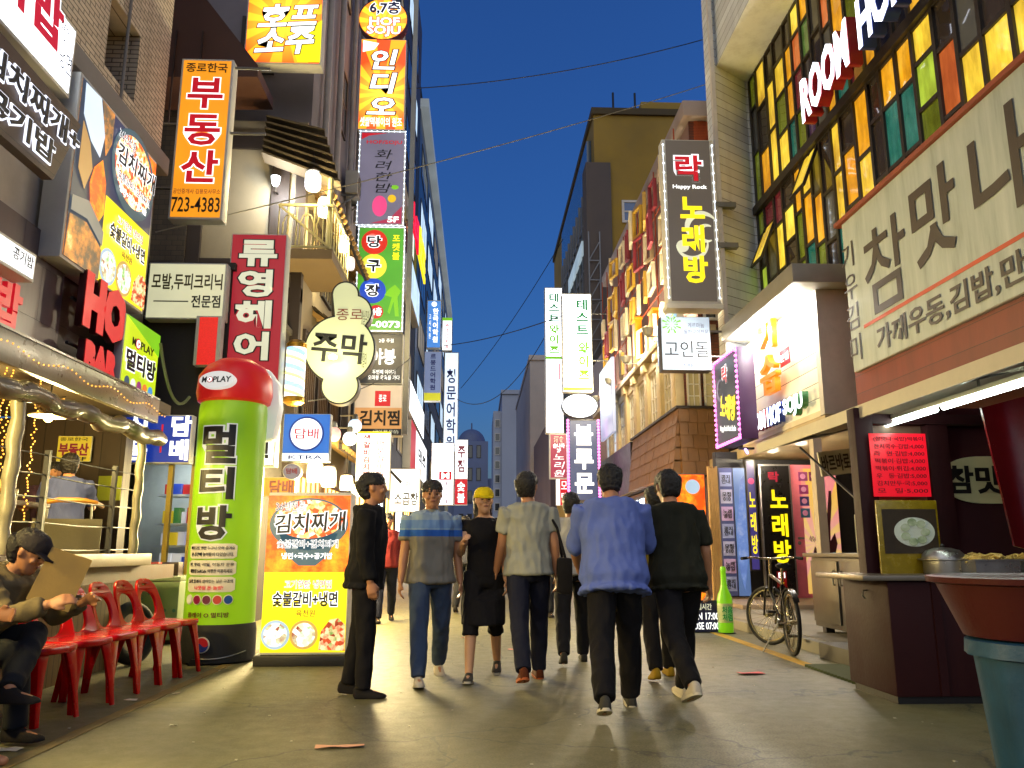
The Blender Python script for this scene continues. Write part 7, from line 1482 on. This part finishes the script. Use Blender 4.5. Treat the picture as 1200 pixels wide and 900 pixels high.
# far walkers
for i, (px, Y, H, c, tc, rz, lab) in enumerate(((456, 13.0, 1.66, (120, 40, 40), NAVY, 10, "distant walker in a dull red top near the tripe sign"), (545, 15.0, 1.7, (60, 60, 70), CHARC, 175, "distant walker in a grey jacket between the polo man and the capped woman"), (648, 14.0, 1.7, (170, 160, 150), CHARC, 5, "distant walker in a beige top behind the pale-grey-shirted man"), (592, 19.0, 1.72, (40, 60, 110), NAVY, 170, "far walker in a blue jacket deep in the street"), (702, 17.0, 1.7, (180, 180, 190), CHARC, 0, "far walker in a whitish top near the shingled shop"), (520, 22.0, 1.7, (30, 30, 34), BLK, 0, "far walker in black deep in the street on the left"), (610, 26.0, 1.68, (140, 60, 40), CHARC, 180, "farthest walker in a rust coloured top"))):
    x = (px - 560) / 950 * Y; person(lab, (x, Y, 0), R(rz), H, legs=((18, 3, 6), (-16, 3, 12)), shirt=cloth("far_top_%d" % i, c), sleeve=1.7, trousers=tc, shoe=DSHOE, voxel=.014, face=rz < 90, seed=20 + i)
# seated people
KHA = cloth("khaki_jacket", (104, 92, 66), var=.2); DNV = cloth("dark_denim", (30, 32, 36), var=.25)
sp_ = person("seated man in a dark flat cap with crossed legs holding a cardboard sheet", (-3.06, 5.16, 0), R(82), 1.7, legs=((84, 6, 84), (86, 6, 80)), arms=((34, 14, 74, 22), (30, 12, 80, 24)), shirt=KHA, sleeve=1.85, hem=-.06, trousers=DNV, shoe=DSHOE, cap=cloth("charcoal_cap", (40, 36, 40)), lean=32, nod=16, sit=.5, seed=9,
    knees=(((-.1, -.44, -.0), (-.08, -.46, -.405), 0), ((.06, -.42, .1), (-.3, -.56, -.16), -.6)))
q = Vector((-3.1, 5.12, -.03)); d = Vector((math.sin(R(82)), -math.cos(R(82)), 0))
o = thing("cardboard_sheet", "tan cardboard sheet held up by the seated man in front of his face", "cardboard", (q.x + d.x*.6 - .02, q.y + d.y*.6, .76)); part(o, "sheet", MB().box(-.12, .12, -.004, .004, 0, .33).xf(Matrix.Rotation(R(20), 4, 'Y') @ Matrix.Rotation(R(-15), 4, 'X')), M("tan_cardboard", rgb(150, 122, 62), .7, scale=6)); o.rotation_euler = (0, 0, R(30))
person("bare-legged person in sandals seated at the frame edge nearest the viewer", (-3.04, 4.5, 0), R(84), 1.66, legs=((84, 6, 70), (84, 6, 74)), arms=((30, 10, 60, 10), (30, 10, 60, 10)), shirt=cloth("teal_top", (40, 70, 70)), sleeve=.5, trousers=cloth("teal_shorts", (36, 60, 60)), leg_to=.5, lean=6, sit=.53, seed=10)
person("woman with long dark hair seated inside the terrace behind the near post", (-4.45, 7.3, .78), R(50), 1.6, legs=((84, 5, 84), (84, 5, 84)), arms=((30, 10, 60, 10), (34, 10, 70, 10)), shirt=cloth("ochre_top", (150, 110, 50)), sleeve=.6, trousers=CHARC, sit=.52, hairlen=.22, skin=SKIN2, wide=.9, voxel=.01, seed=11)
person("terrace customer in a blue shirt seated with his back to the street", (-4.2, 8.5, .78), R(200), 1.66, legs=((84, 8, 84), (84, 8, 84)), arms=((34, 12, 60, 10), (34, 12, 60, 10)), shirt=cloth("slate_blue_shirt", (66, 74, 120)), sleeve=.8, trousers=DENIM, sit=.52, face=False, lean=8, voxel=.01, seed=12)
person("terrace customer in a dark shirt seated facing the blue-shirted one", (-4.7, 9.2, .78), R(20), 1.62, legs=((84, 8, 84), (84, 8, 84)), arms=((34, 12, 60, 10), (34, 12, 60, 10)), shirt=cloth("plum_shirt", (60, 40, 56)), sleeve=.8, trousers=CHARC, sit=.52, lean=6, voxel=.01, seed=13)
